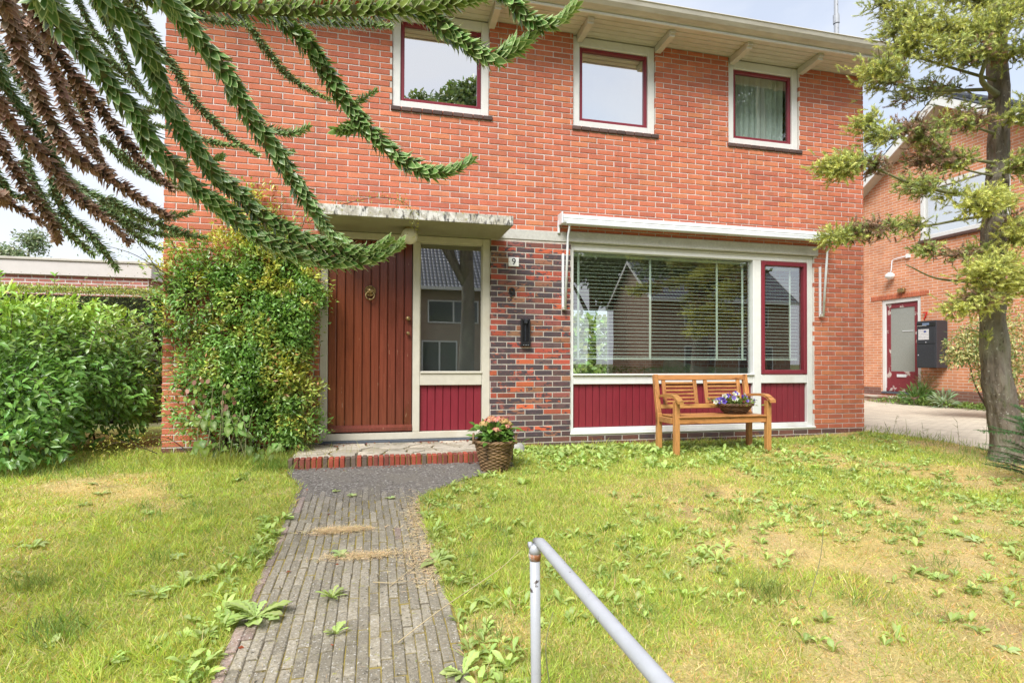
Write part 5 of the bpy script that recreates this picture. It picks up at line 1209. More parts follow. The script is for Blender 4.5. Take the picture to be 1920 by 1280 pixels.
for bi, (kind, R, ext, pts) in enumerate(ARAU):
    P0 = np.array(pts); R = R * .98
    vis0 = 0.0
    if ext:
        h0 = 3.0 + .35 * ((bi * 37) % 10) / 10
        tp = np.array([TR[0] + .1, TR[1] + .02, h0]); tg = (P0[0] - P0[1]) / np.linalg.norm(P0[0] - P0[1]); mid = P0[0] + tg * .30 + np.array([-.1, 0, .10]) 
        P0 = np.vstack([tp, mid, P0])
        vis0 = np.linalg.norm(tp - mid) + np.linalg.norm(mid - np.array(pts[0]))
    Lg = float(np.sum(np.linalg.norm(np.diff(P0, axis=0), axis=1))); n = max(10, int(Lg / .02))
    C = catmull(P0, n); T, Nn, Bb = frames(C); s = np.linspace(0, Lg, n)
    taper = np.clip((Lg - s) / (.22 if Lg > .5 else .10), .32, 1) ** .7
    core = R * .36 * taper
    mb = MB(); mb.tube(C, core, 8); br = mb.build('branch', MT['greentwig'] if kind != 'b' else MT['twig'], ar, True)
    ln0 = TONES[kind][1] * (R / .042) ** .5
    step = ln0 * (.34 if kind == 'b' else .40)
    nr = max(4, int(Lg / step)); per = 8
    k = np.arange(nr * per); row = k // per; sa = (row + (k % per) / per) * Lg / nr + ra.normal(0, .003, len(k)); sa = np.clip(sa, 0, Lg * .998)
    keep = (sa > vis0 * .55) & (ra.random(len(sa)) > (.05 if kind != 'b' else .14)); sa = sa[keep]; k = k[keep]; row = row[keep]; m_ = len(sa)
    ph = (k % per) * 2 * math.pi / per + row * 0.449 + ra.normal(0, .10, m_)
    fi = sa / Lg * (n - 1); i0 = np.clip(fi.astype(int), 0, n - 2); fr_ = (fi - i0)[:, None]
    c = C[i0] * (1 - fr_) + C[i0 + 1] * fr_; tt_ = nrm(T[i0]); nv = Nn[i0]; bv = Bb[i0]
    tp_ = np.interp(sa, s, taper)
    out_ = nv * np.cos(ph)[:, None] + bv * np.sin(ph)[:, None]
    ang = rad(40 if kind == 'g' else 54 if kind in 'dm' else 58) + ra.normal(0, .17, m_) + np.where(tp_ < .8, -.35 * (1 - tp_), 0)
    d = tt_ * np.cos(ang)[:, None] + out_ * np.sin(ang)[:, None]
    u = out_ * np.cos(ang)[:, None] - tt_ * np.sin(ang)[:, None]
    ln = ln0 * (.55 + .45 * tp_) * ra.uniform(.74, 1.2, m_); wd = ln * (.60 if kind == 'g' else .50 if kind != 'b' else .62)
    p = c + out_ * (R * .33 * tp_)[:, None]
    base = jit(np.array(TONES[kind][0]), m_, .20, .06, ra)
    tipw = np.clip((sa - (Lg - .16)) / .16, 0, 1)[:, None]
    if kind != 'b': base = base * (1 - tipw * .6) + np.array([.26, .40, .085]) * tipw * .6
    else: base = base * (1 + .35 * (fbm(sa * 3 + bi, sa * 0, bi, 2) - .5))[:, None]
    if kind == 'g' and bi < 4:
        for q in range(m_): single.append((float(np.linalg.norm(p[q] - camp)), bi, q))
    branch_recs.append((kind, br, p, d, u, ln, wd, base))
# the 300 scales that show largest are leaves of their own
def facing(rec): 
    kind, br, p, d, u, ln, wd, base = branch_recs[rec[1]]
    q = rec[2]; to = camp - p[q]; to /= np.linalg.norm(to)
    v = np.array([p[q] @ np.array(_r), 0]); rel = p[q] - camp; fz = rel @ np.array(_f); px = rel @ np.array(_r) / fz; py = rel @ np.array(_d) / fz
    return (to @ u[q] > .35) and abs(px) < .88 and abs(py - .012) < .6
single = [r for r in sorted(single) if facing(r)][:300]
chosen = {(b, q) for _, b, q in single}
for bi, (kind, br, p, d, u, ln, wd, base) in enumerate(branch_recs):
    msk = np.array([(bi, q) not in chosen for q in range(len(p))])
    v, f, c = leaves(T_SCALE, p[msk], d[msk], u[msk], ln[msk], wd[msk], base[msk])
    obj('leaf_cover', mesh('leaf_cover', v, f, MT['araudead' if kind == 'b' else 'arau'], c, True), br, 'stuff')
    for q in np.nonzero(~msk)[0]:
        A = np.cross(d[q], u[q]); Mx = Matrix.Identity(4)
        for i in range(3): Mx[i][0] = A[i] * wd[q]; Mx[i][1] = d[q][i] * ln[q]; Mx[i][2] = u[q][i] * ln[q]; Mx[i][3] = p[q][i]
        lum = base[q].mean() / np.mean(TONES[kind][0]); o = obj('leaf', proto(kind, 0 if lum < .88 else 1 if lum < 1.12 else 2), br); o.matrix_basis = Mx
# dead cone hanging under a branch end
mb = MB(); cc_ = np.array([.42, -4.40, 1.835])

# ------------------------------------------------------------------ conifer at the right
CT = catmull([(6.50, -1.80, -.2), (6.46, -1.80, .2), (6.34, -1.80, .75), (6.30, -1.79, 1.5), (6.33, -1.79, 2.3), (6.38, -1.80, 3.2), (6.40, -1.8, 4.2), (6.38, -1.8, 6.5)], 60)
co = thing('conifer', (6.5, -1.8, -.1), 'sparse conifer with a bare leaning trunk and clumped foliage by the driveway', 'tree')
rc_ = np.random.default_rng(12)
zz = CT[:, 2]; rr = np.interp(zz, [-.2, .0, .3, .8, 1.5, 2.5, 4.2, 6.5], [.20, .162, .140, .127, .113, .098, .082, .05]) * (1 + .04 * np.sin(np.arange(60) * 1.7))
CT = np.stack([np.interp(np.linspace(0, 59, 150), np.arange(60), CT[:, i]) for i in range(3)], 1); rr = np.interp(np.linspace(0, 59, 150), np.arange(60), rr); zz = CT[:, 2]
mb = MB(); mb.tube(CT, rr, 56); V = mb.v[0]; an_ = np.tile(np.arange(56), 150) / 56.0
hh = (vnoise(an_ * 14, V[:, 2] * 2.2, 3) - .5) * .022 + (fbm(an_ * 36, V[:, 2] * 9, 4, 3) - .5) * .022 + (vnoise(an_ * 6, V[:, 2] * 5, 8) - .5) * .016
V += hh[:, None] * nrm(V - np.repeat(CT, 56, 0)); mb.build('trunk', MT['bark'], co, True)
def trunk_at(z): return np.array([np.interp(z, zz, CT[:, 0]), np.interp(z, zz, CT[:, 1]), z])
shoots = []      # base, dir, length, tone
limbs = None
def limb(P, r0, r1, k=6):
    limbs.tube(catmull(P, 16), np.linspace(r0, r1, 16), k)
def clump(c, rx, n, out, tone=0, dens=1.0):
    n = int(n * 2.1); rx = rx * 1.12
    c = np.asarray(c); P = c + rc_.normal(0, .5, (n, 3)) * np.array([rx, rx * .9, rx * .55])
    dd = nrm(np.asarray(out)[None] * .55 + rc_.normal(0, .55, (n, 3)) + (P - c) / rx * .45 + np.array([0, 0, .12]))
    for i in range(n): shoots.append((P[i], dd[i], rc_.uniform(.05, .115), tone + rc_.normal(0, .45)))
    for i in range(0, n, 3):
        if rc_.random() < .8: limbs.tube(catmull([c + (P[i] - c) * .05, (c + P[i]) / 2 + rc_.normal(0, .02, 3), P[i]], 5), np.linspace(.006, .002, 5), 4)
# main limbs: trunk height, then points (world), clump sizes along the end
LIMBS = CONIFER_LIMBS
for z, pts, r0, cl in LIMBS:
    limbs = MB(); P = [trunk_at(z)] + [np.array(q) for q in pts]; limb(P, r0, r0 * .35)
    Cc = catmull(P, 40); out_ = nrm((Cc[-1] - Cc[0])[None])[0]
    for (t, rx, n, tone) in cl:
        clump(Cc[int(t * 39)] + rc_.normal(0, .02, 3), rx, n, out_, tone)
    limbs.build('branch', MT['greentwig'], co, True)
sb = np.array([s_[0] for s_ in shoots]); sdv = np.array([s_[1] for s_ in shoots]); sl = np.array([s_[2] for s_ in shoots]); tone = np.array([s_[3] for s_ in shoots])
nn_ = 30; m_ = len(sb); t = np.tile(np.linspace(.02, 1, nn_), m_); I = np.repeat(np.arange(m_), nn_)
p = sb[I] + sdv[I] * (t * sl[I])[:, None]; rnd = rdir(len(p), rc_); side = nrm(rnd - sdv[I] * np.sum(rnd * sdv[I], 1, keepdims=True))
d = nrm(sdv[I] * .75 + side * .75)
tn = tone[I][:, None]; cold = np.array([.250, .330, .135]); warm = np.array([.580, .600, .190]); dead = np.array([.330, .215, .150])
w1 = np.clip(.45 + tn * .55, 0, 1); col = cold * (1 - w1) + warm * w1; col = np.where(tn < -.75, dead, col) * (.75 + .5 * t[:, None]) 
v, f, c = leaves(T_NEEDLE, p, d, side, rc_.uniform(.022, .038, len(p)), .0075, jit(col, len(p), .15, .05, rc_))
obj('crown', mesh('crown', v, f, MT['needle'], c), co)
# small spruce growing against the trunk
sp_ = thing('young_spruce', (5.62, -2.5, -.15), 'small dark green spruce growing at the foot of the conifer', 'tree')
rs_ = np.random.default_rng(2); mb = MB(); mb.tube([(5.72, -2.5, -.2), (5.72, -2.5, .62)], [.014, .005], 6); sh = []
for k in range(46):
    z = rs_.uniform(-.08, .50); a = rs_.uniform(0, 6.283); l = (.30 * (1 - max(0, z - .1) / .6)) * rs_.uniform(.7, 1.15); e = np.array([5.72 + l * math.cos(a), -2.5 + l * math.sin(a), z + .05])
    b0 = np.array([5.72, -2.5, z]); mb.tube([b0, (b0 + e) / 2 + (0, 0, .015), e], [.005, .003, .002], 4); dr_ = nrm((e - b0)[None])[0]
    for q in np.linspace(.15, 1, 5):
        sh.append((b0 + (e - b0) * q, dr_)); 
        for sg in (-1, 1): sh.append((b0 + (e - b0) * q, nrm((dr_ + sg * .8 * np.cross(dr_, (0, 0, 1)))[None])[0]))
e = np.array([5.30, -2.43, .33]); b0 = np.array([5.72, -2.5, .30]); mb.tube([b0, e], [.005, .002], 4)
for q in np.linspace(.45, 1, 6):
    sh.append((b0 + (e - b0) * q, np.array([-1, 0, .1])))
    for sg in (-1, 1): sh.append((b0 + (e - b0) * q, np.array([-.7, sg * .5, .1 * sg])))
mb.build('stem', MT['twig'], sp_)
sb = np.array([q[0] for q in sh]); sdv = nrm(np.array([q[1] for q in sh])); m_ = len(sb); nn_ = 26; I = np.repeat(np.arange(m_), nn_); t = np.tile(np.linspace(0, 1, nn_), m_)
p = sb[I] + sdv[I] * (t * .075)[:, None]; rnd = rdir(len(p), rs_); side = nrm(rnd - sdv[I] * np.sum(rnd * sdv[I], 1, keepdims=True))
v, f, c = leaves(T_NEEDLE, p, nrm(sdv[I] * .6 + side), side, .017, .0032, jit((.095, .190, .075), len(p), .25, .08, rs_)); obj('needles', mesh('needles', v, f, MT['needle'], c), sp_)
# ------------------------------------------------------------------ shrubs
def blob_points(n, c, r, rng, shell=.35, lo=-1.0):
    d = rdir(n * 3, rng); d = d[d[:, 2] > lo][:n]; n = len(d)
    k = 1 - shell * rng.random(n) ** 1.6
    return np.asarray(c) + d * np.asarray(r) * k[:, None], d
def shrub_leaves(name, P, outd, size, width, cols, mat, parent, rng, droop=.25, tpl=T_LEAF, kind=None):
    n = len(P); d = nrm(outd * .7 + rng.normal(0, .5, (n, 3)) + np.array([0, 0, -droop])); u = nrm(outd * .6 + np.array([0, -.25, .9]) + rng.normal(0, .35, (n, 3)))
    v, f, c = leaves(tpl, P, d, u, size, width, cols); return obj(name, mesh(name, v, f, mat, c, True), parent, kind)
# laurel-like bush at the left
lb = thing('laurel_bush', (-3.9, .6, 0), 'broad glossy green bush filling the corner left of the house', 'bush'); rl_ = np.random.default_rng(51)
blobs = [((-3.75, .35, .75), (1.15, .95, .78), 5200), ((-3.1, .75, .80), (.78, .80, .72), 3600), ((-4.9, .7, .9), (1.3, 1.0, .85), 3600), ((-3.3, -.25, .45), (.72, .55, .50), 2400), ((-2.72, .75, .55), (.42, .55, .55), 1500), ((-4.0, .9, 1.25), (1.2, .8, .42), 2600), ((-3.05, -.62, .16), (.45, .25, .25), 600)]
PP = []; DD = []
for c, r, n in blobs:
    p, d = blob_points(n, c, r, rl_, .30, -.75); p += (fbm(p[:, 0] * 5 + p[:, 1] * 3, p[:, 2] * 5, 8, 2) - .5)[:, None] * d * .35; PP.append(p); DD.append(d)
P = np.vstack(PP); Dd = np.vstack(DD)
k = P[:, 2] > float(gz(0, 0)) + .02; P, Dd = P[k], Dd[k]; n = len(P)
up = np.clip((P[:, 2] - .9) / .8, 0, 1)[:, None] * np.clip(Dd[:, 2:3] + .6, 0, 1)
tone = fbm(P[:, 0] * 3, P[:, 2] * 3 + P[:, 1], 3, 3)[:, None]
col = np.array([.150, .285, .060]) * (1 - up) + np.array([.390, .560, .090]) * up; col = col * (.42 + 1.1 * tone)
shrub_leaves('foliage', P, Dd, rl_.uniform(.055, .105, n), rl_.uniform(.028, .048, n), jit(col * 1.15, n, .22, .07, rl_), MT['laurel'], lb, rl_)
mb = MB()
for i in range(26):
    a = rl_.uniform(0, 6.28); b = np.array([-3.6 + rl_.normal(0, .5), .6 + rl_.normal(0, .3), 0]); e = b + np.array([rl_.normal(0, .55), rl_.normal(-.1, .45), rl_.uniform(.8, 1.5)])
    mb.tube(catmull([b, (b + e) / 2 + rl_.normal(0, .1, 3), e], 8), np.linspace(.012, .004, 8), 5)
mb.build('stem', MT['twig'], lb)
# long shoots standing out of it
sh_ = MB(); shp = []; shd = []
for (b, e) in (((-4.35, .3, 1.3), (-4.40, .3, 1.95)), ((-3.6, .2, 1.35), (-3.55, .2, 1.78)), ((-3.15, .1, 1.1), (-3.02, .05, 1.75)), ((-3.9, .0, 1.2), (-3.95, -.1, 1.62)), ((-3.35, -.2, .9), (-2.75, -.45, .55)), ((-2.95, -.3, .75), (-2.72, -.5, .22)), ((-3.45, -.55, .45), (-3.42, -.68, -.02)), ((-2.75, .1, 1.0), (-2.6, .0, 1.5))):
    b = np.array(b); e = np.array(e); C = catmull([b, (b + e) / 2 + (.03, -.02, .05), e], 12); sh_.tube(C, np.linspace(.005, .002, 12), 5)
    for i in range(2, 12):
        for sg in (-1, 1): shp.append(C[i]); shd.append(nrm((C[i] - C[i - 1])[None])[0] * .5 + sg * np.array([.7, -.3, .0]) + rl_.normal(0, .15, 3))
sh_.build('shoot', MT['greentwig'], lb)
P = np.array(shp); n = len(P); v, f, c = leaves(T_LEAF, P, np.array(shd), np.array([0, -.4, 1.0]) + rl_.normal(0, .2, (n, 3)), rl_.uniform(.05, .08, n), rl_.uniform(.022, .034, n), jit((.24, .44, .08), n, .2, .06, rl_))
obj('shoot_leaves', mesh('shoot_leaves', v, f, MT['laurel'], c, True), lb)
# clipped hedge behind the bush
he = thing('clipped_hedge', (-6.3, 4.0, 0), 'tall clipped hedge between the bush and the garage', 'hedge'); rh = np.random.default_rng(61); n = 26000
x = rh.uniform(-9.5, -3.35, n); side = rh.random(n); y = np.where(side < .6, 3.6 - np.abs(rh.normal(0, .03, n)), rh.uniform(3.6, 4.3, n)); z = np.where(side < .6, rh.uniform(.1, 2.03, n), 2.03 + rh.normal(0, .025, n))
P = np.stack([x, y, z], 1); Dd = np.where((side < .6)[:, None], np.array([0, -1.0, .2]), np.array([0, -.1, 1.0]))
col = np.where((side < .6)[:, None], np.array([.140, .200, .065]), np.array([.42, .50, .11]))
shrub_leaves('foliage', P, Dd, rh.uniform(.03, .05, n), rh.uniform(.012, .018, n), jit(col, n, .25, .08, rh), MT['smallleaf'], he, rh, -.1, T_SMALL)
mb = MB(); mb.box(-9.5, -3.4, 3.66, 4.3, 0, 1.93, (.02, .03, .012)); mb.build('shade_core', surf('hedge_shade', (.03, .035, .018), .95, .1, grain=(25, .6), bmp=(1, .03)), he)  # solid box; shade inside the hedge is put into its near-black colour
# firethorn trained against the wall beside the door
ft = thing('firethorn_shrub', (-1.3, -.2, 0), 'dense firethorn shrub with yellowing tips trained on the brick wall beside the door', 'bush'); rf = np.random.default_rng(71)
fb = [((-1.35, -.14, 1.95), (.62, .22, .32), 2000), ((-1.05, -.18, 1.55), (.55, .30, .42), 3000), ((-.86, -.20, 1.15), (.27, .30, .55), 2400), ((-.86, -.22, .62), (.27, .32, .50), 2600), ((-1.25, -.20, 1.15), (.48, .30, .26), 2000), ((-1.45, -.16, .85), (.48, .28, .22), 1700), ((-1.75, -.10, 1.65), (.40, .20, .35), 1500), ((-1.1, -.20, .72), (.35, .28, .25), 1500),
      ((-1.25, -.06, 2.45), (.26, .13, .34), 600), ((-1.05, -.05, 2.25), (.35, .15, .2), 600), ((-.80, -.26, .22), (.22, .26, .22), 900), ((-1.9, -.08, 1.25), (.26, .16, .22), 500), ((-2.02, -.02, 1.6), (.18, .16, .35), 300), ((-.72, -.15, 1.75), (.14, .15, .25), 500), ((-.98, -.1, 2.1), (.45, .2, .2), 900), ((-1.62, -.16, .50), (.30, .22, .30), 900), ((-1.2, -.22, .35), (.40, .25, .26), 900)]
PP = []; DD = []
for c, r, n in fb:
    p, d = blob_points(int(n * 1.8), np.array(c) + (.02, 0, 0), np.array(r) * (.92, 1, 1), rf, .5); p += (fbm(p[:, 0] * 9, p[:, 2] * 9, 8, 2) - .5)[:, None] * d * .55 + rf.normal(0, .03, p.shape); PP.append(p); DD.append(d)
P = np.vstack(PP); Dd = np.vstack(DD); k = (P[:, 1] < -.01) & (P[:, 2] > .02); P, Dd = P[k], Dd[k]; n = len(P)
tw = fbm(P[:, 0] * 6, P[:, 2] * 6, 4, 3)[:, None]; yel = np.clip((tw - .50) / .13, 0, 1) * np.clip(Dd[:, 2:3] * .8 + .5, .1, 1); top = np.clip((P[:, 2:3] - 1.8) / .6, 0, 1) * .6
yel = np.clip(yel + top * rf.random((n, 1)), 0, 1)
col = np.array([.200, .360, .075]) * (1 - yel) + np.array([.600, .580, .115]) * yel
br_ = (rf.random((n, 1)) < .05) * (tw > .5); col = np.where(br_, np.array([.36, .19, .07]), col)
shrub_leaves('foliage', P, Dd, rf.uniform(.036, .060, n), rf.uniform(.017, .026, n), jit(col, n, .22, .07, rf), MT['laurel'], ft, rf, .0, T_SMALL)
mb = MB()
for b, e in (((-1.45, -.12, .0), (-1.75, -.08, 1.5)), ((-1.42, -.12, .0), (-1.62, -.10, 1.05)), ((-1.35, -.14, .0), (-1.2, -.10, 1.7)), ((-1.3, -.12, 0), (-.95, -.12, 1.3)), ((-1.5, -.1, .0), (-1.85, -.06, .75)), ((-1.25, -.15, 0), (-.8, -.2, .9))):
    b = np.array(b); e = np.array(e); mb.tube(catmull([b, b * .65 + e * .35 + rf.normal(0, .05, 3), b * .3 + e * .7 + rf.normal(0, .05, 3), e], 16), np.linspace(.024, .008, 16), 7)
for i in range(60):
    b = np.array([rf.uniform(-1.95, -.7), rf.uniform(-.22, -.05), rf.uniform(.3, 1.9)]); e = b + np.array([rf.normal(-.05, .16), rf.normal(-.03, .05), rf.normal(.05, .14)])
    mb.tube([b, (b + e) / 2 + rf.normal(0, .02, 3), e], [.006, .004, .002], 4)
for b, e in (((-1.85, -.1, 1.35), (-2.55, -.12, 2.45)), ((-1.75, -.1, 1.7), (-2.35, -.1, 2.55)), ((-1.6, -.12, .75), (-2.15, -.2, .95)), ((-1.65, -.12, .55), (-2.2, -.16, .70))):
    b = np.array(b); e = np.array(e); mb.tube(catmull([b, (b + e) / 2 + (.05, 0, .04), e], 10), np.linspace(.007, .002, 10), 5)
mb.build('stem', MT['twig'], ft, True)
# sprays reaching left and over the canopy
def spray(pts, n, rng, col, parent, wid=.03, name='spray'):
    C = catmull(pts, 26); q = MB(); q.tube(C, np.linspace(.005, .0018, 26), 5); q.build(name, MT['twig'], parent)
    i = rng.integers(2, 26, n); P = C[i] + rng.normal(0, wid, (n, 3)); d = rdir(n, rng)
    v, f, c = leaves(T_SMALL, P, d, np.array([0, -.4, 1.0]) + rng.normal(0, .5, (n, 3)), rng.uniform(.018, .034, n), rng.uniform(.009, .013, n), jit(col, n, .25, .08, rng)); obj(name + '_leaves', mesh(name, v, f, MT['smallleaf'], c), parent)
spray([(-.62, -.5, 2.30), (-.42, -.58, 2.42), (-.1, -.55, 2.545), (.1, -.55, 2.575), (.28, -.62, 2.52), (.36, -.66, 2.40), (.385, -.66, 2.21)], 240, rf, (.30, .30, .05), ft)
spray([(-1.2, -.06, 2.3), (-.95, -.06, 2.55), (-.9, -.05, 2.62)], 70, rf, (.30, .30, .05), ft)
spray([(-.80, -.07, 2.2), (-.72, -.06, 2.45), (-.76, -.05, 2.75)], 40, rf, (.24, .34, .07), ft)
spray([(-1.95, -.1, 1.5), (-2.3, -.2, 1.62), (-2.75, -.25, 1.55)], 170, rf, (.34, .30, .12), ft, .08)
spray([(-1.95, -.1, 1.75), (-2.25, -.2, 1.95), (-2.6, -.2, 2.05)], 150, rf, (.22, .27, .07), ft, .08)
spray([(-1.9, -.1, 1.3), (-2.2, -.25, 1.25), (-2.5, -.3, 1.2)], 150, rf, (.34, .32, .15), ft, .08)
spray([(-1.5, -.3, .82), (-1.8, -.35, .85), (-2.05, -.35, .80)], 130, rf, (.40, .36, .06), ft, .035)
spray([(-2.0, -.3, .05), (-2.25, -.4, .18), (-2.45, -.45, .12)], 180, rf, (.38, .36, .07), ft, .06)
spray([(-1.75, -.25, .05), (-1.9, -.35, .20), (-2.05, -.4, .22)], 120, rf, (.22, .30, .06), ft, .07)
# honesty plant with round pods and heart leaves at its foot
ho = thing('honesty_plant', (-1.45, -.5, 0), 'honesty plant with round green seed pods and heart-shaped leaves at the foot of the firethorn', 'plant'); n = 60
P = np.stack([rf.uniform(-1.72, -1.22, n), rf.uniform(-.58, -.42, n), rf.uniform(.42, .78, n)], 1); k = P[:, 2] > .72 - abs(P[:, 0] + 1.45); P[~k, 2] -= .1
pod = (np.array([(0.5 * math.sin(a), .5 - .5 * math.cos(a), 0) for a in np.arange(10) * 2 * math.pi / 10]), [(0, i, i + 1) for i in range(1, 9)], np.full(10, .5))
col = np.where((rf.random(n) < .22)[:, None], np.array([.42, .22, .17]), np.array([.26, .36, .07])); v, f, c = leaves(pod, P, np.array([0, 0, -1.0]) + rf.normal(0, .4, (n, 3)), np.array([0, -1.0, .2]) + rf.normal(0, .3, (n, 3)), .048, .034, jit(col, n, .15, .05, rf))
for i in range(n): obj('seed_pod', mesh('seed_pod', v[i * 10:i * 10 + 10], f[i * 8:i * 8 + 8] - i * 10, MT['weed'], c[i * 10:i * 10 + 10]), ho)
heart = (np.array([(0, .06, 0), (-.28, -.04, .03), (-.5, .18, .06), (-.42, .5, .05), (0, 1, -.08), (.42, .5, .05), (.5, .18, .06), (.28, -.04, .03), (0, .5, -.03)]), [(0, 8, 1), (1, 8, 2), (2, 8, 3), (3, 8, 4), (4, 8, 5), (5, 8, 6), (6, 8, 7), (7, 8, 0)], np.array([.2, .2, .2, .2, .2, .2, .2, .2, .9]))
n = 42; P = np.stack([rf.uniform(-1.62, -.85, n), rf.uniform(-.68, -.5, n), rf.uniform(.04, .5, n) * 1.0], 1); P[:, 2] *= np.where(P[:, 0] > -1.15, .35, 1)
v, f, c = leaves(heart, P, np.array([0, -.3, -1.0]) + rf.normal(0, .45, (n, 3)), np.array([0, -1.0, .5]) + rf.normal(0, .3, (n, 3)), rf.uniform(.06, .11, n), rf.uniform(.045, .085, n), jit((.18, .29, .065), n, .25, .08, rf)); obj('leaves', mesh('leaves', v, f, MT['weed'], c, True), ho)
mb = MB()
for i in range(9):
    b = np.array([rf.uniform(-1.55, -1.1), rf.uniform(-.6, -.5), 0]); e = b + np.array([rf.normal(-.05, .12), 0, rf.uniform(.35, .75)]); mb.tube([b, (b + e) / 2 + rf.normal(0, .03, 3), e], [.006, .005, .003], 5)
mb.build('stem', MT['greentwig'], ho)
# variegated shrub and ground plants along the neighbour's wall
vs_ = thing('variegated_shrub', (10.3, 1.1, 0), 'cream and green variegated shrub behind the conifer trunk', 'bush'); rv = np.random.default_rng(81)
PP = []; DD = []
for c, r, n in (((10.15, 1.0, 1.35), (.50, .40, .42), 1500), ((9.75, 1.1, 1.22), (.35, .3, .28), 800), ((10.6, .9, 1.3), (.6, .5, .6), 1500), ((10.25, 1.0, .85), (.35, .3, .35), 700), ((10.8, .9, .7), (.5, .4, .5), 800), ((9.6, 1.15, 1.02), (.22, .2, .14), 260), ((9.95, 1.0, .72), (.12, .15, .22), 160)):
    p, d = blob_points(n, c, r, rv, .5); PP.append(p + rv.normal(0, .03, p.shape)); DD.append(d)
P = np.vstack(PP); Dd = np.vstack(DD); n = len(P); q = rv.random((n, 1)); col = np.where(q < .62, np.array([.50, .48, .20]), np.array([.16, .23, .07]))
shrub_leaves('foliage', P, Dd, rv.uniform(.05, .08, n), rv.uniform(.022, .034, n), jit(col, n, .18, .05, rv), MT['smallleaf'], vs_, rv, .3)
mb = MB()
for i in range(10):
    b = np.array([10.4 + rv.normal(0, .1), 1.0 + rv.normal(0, .1), -.03]); e = b + np.array([rv.normal(0, .35), rv.normal(0, .2), rv.uniform(.8, 1.5)]); mb.tube(catmull([b, (b + e) / 2 + rv.normal(0, .06, 3), e], 7), np.linspace(.02, .005, 7), 5)
mb.build('stem', MT['twig'], vs_)
for nm, c, r, n, col, sz, lab in (('hellebore', (11.95, 3.85, .16), (.26, .30, .24), 240, (.14, .24, .07), .16, 'leafy green hellebore clump beside the low worn step'),
                              ('hellebore', (11.75, 3.1, .13), (.16, .20, .18), 90, (.30, .38, .24), .17, 'pale star-leaved clump below the dark parcel box'),
                              ('wall_grass', (12.05, 3.75, .45), (.14, .22, .25), 260, (.27, .25, .12), .10, 'tuft of dry seeding grass against the neighbouring wall')):
    t = thing(nm, (c[0], c[1], -.02), lab, 'plant'); p, d = blob_points(n, c, r, rv, .8); d = nrm(d + np.array([-.3, -.3, .6]))
    v, f, cc = leaves(T_LEAF, p, d, np.array([-.4, -.4, 1.0]) + rv.normal(0, .3, (len(p), 3)), sz, sz * (.28 if nm != 'wall_grass' else .05), jit(col, len(p), .2, .07, rv)); obj('leaves', mesh('leaves', v, f, MT['weed'], cc, True), t)
n = 5200; y = rv.uniform(.2, 5.0, n); x = 12.25 - np.abs(rv.normal(0, .22, n)) - .12 * vnoise(y * 2, y * 0, 4); z = gz(x, y) + rv.uniform(0, .16, n) * vnoise(y * 3, y * 0 + 2, 9)
k = ~((y > 3.95) & (y < 5.8) & (x > 11.88)); P = np.stack([x, y, z], 1)[k]; n = len(P)
v, f, c = leaves(T_SMALL, P, rdir(n, rv) + np.array([-.2, -.2, .6]), np.array([-.3, -.3, 1.0]) + rv.normal(0, .3, (n, 3)), rv.uniform(.03, .07, n), rv.uniform(.02, .04, n), jit((.17, .25, .055), n, .3, .1, rv))
props(obj('ground_cover', mesh('ground_cover', v, f, MT['weed'], c)), 'low green ground cover along the foot of the neighbouring wall', 'ground cover', kind='stuff')
# ------------------------------------------------------------------ broad-leaved trees: one far left, the others across the street
def tree(name, base, h, blobs, n, col, label, seed, leaf=.16, tr=.22):
    t = thing(name, base, label, 'tree'); rg = np.random.default_rng(seed); b = np.array(base)
    mb = MB(); top = b + np.array([0, 0, h * .75]); mb.tube(catmull([b - (0, 0, .3), b + (.1, 0, h * .3), top], 14), np.linspace(tr, tr * .35, 14), 10)
    PP = []; DD = []
    for c, r, w_ in blobs:
        c = b + np.array(c); mb.tube(catmull([b + (0, 0, h * .35), (b + (0, 0, h * .35) + c) / 2 + rg.normal(0, .2, 3), c], 8), np.linspace(tr * .45, .03, 8), 6)
        for _ in range(7):
            cc = c + rdir(1, rg)[0] * np.array(r) * .62; rr = np.array(r) * rg.uniform(.34, .55); p, d = blob_points(int(n * w_ / 7), cc, rr, rg, .55); PP.append(p); DD.append(d)
    mb.build('trunk', MT['bark'], t, True); P = np.vstack(PP); D_ = np.vstack(DD); m_ = len(P)
    v, f, c = leaves(T_SMALL, P, rdir(m_, rg) + np.array([0, 0, -.2]), D_ * .6 + np.array([0, 0, .6]) + rg.normal(0, .4, (m_, 3)), rg.uniform(.7, 1.3, m_) * leaf, rg.uniform(.4, .7, m_) * leaf, jit(np.asarray(col), m_, .22, .08, rg)); obj('crown', mesh('crown', v, f, MT['smallleaf'], c), t)
    return t
tree('broadleaf_tree', (-15.6, 23.2, 0), 6.3, [((-.6, 0, 4.9), (1.7, 1.5, 1.3), .8), ((.7, 0, 5.5), (1.3, 1.2, 1.1), .7), ((1.9, 0, 4.7), (1.1, 1, .8), .5), ((-2.4, 0, 4.6), (1.4, 1, 1.0), .5), ((.6, 0, 6.4), (.6, .6, .5), .2)], 3600, (.26, .32, .19), 'loose grey-green tree standing far behind the flat garage roof', 91, .15)
tree('street_tree', (2.9, -11.9, -.35), 11, [((0, 0, 7.2), (1.9, 1.8, 1.5), .9), ((1.2, .3, 8.8), (1.5, 1.4, 1.4), .8), ((-1.0, 0, 8.9), (1.3, 1.3, 1.3), .7), ((.3, 0, 10.2), (1.3, 1.2, 1.2), .6), ((-2.0, 0, 6.9), (1.2, 1.2, .9), .5)], 5200, (.20, .28, .11), 'tall street tree mirrored in the first upper window', 92, .2, .30)
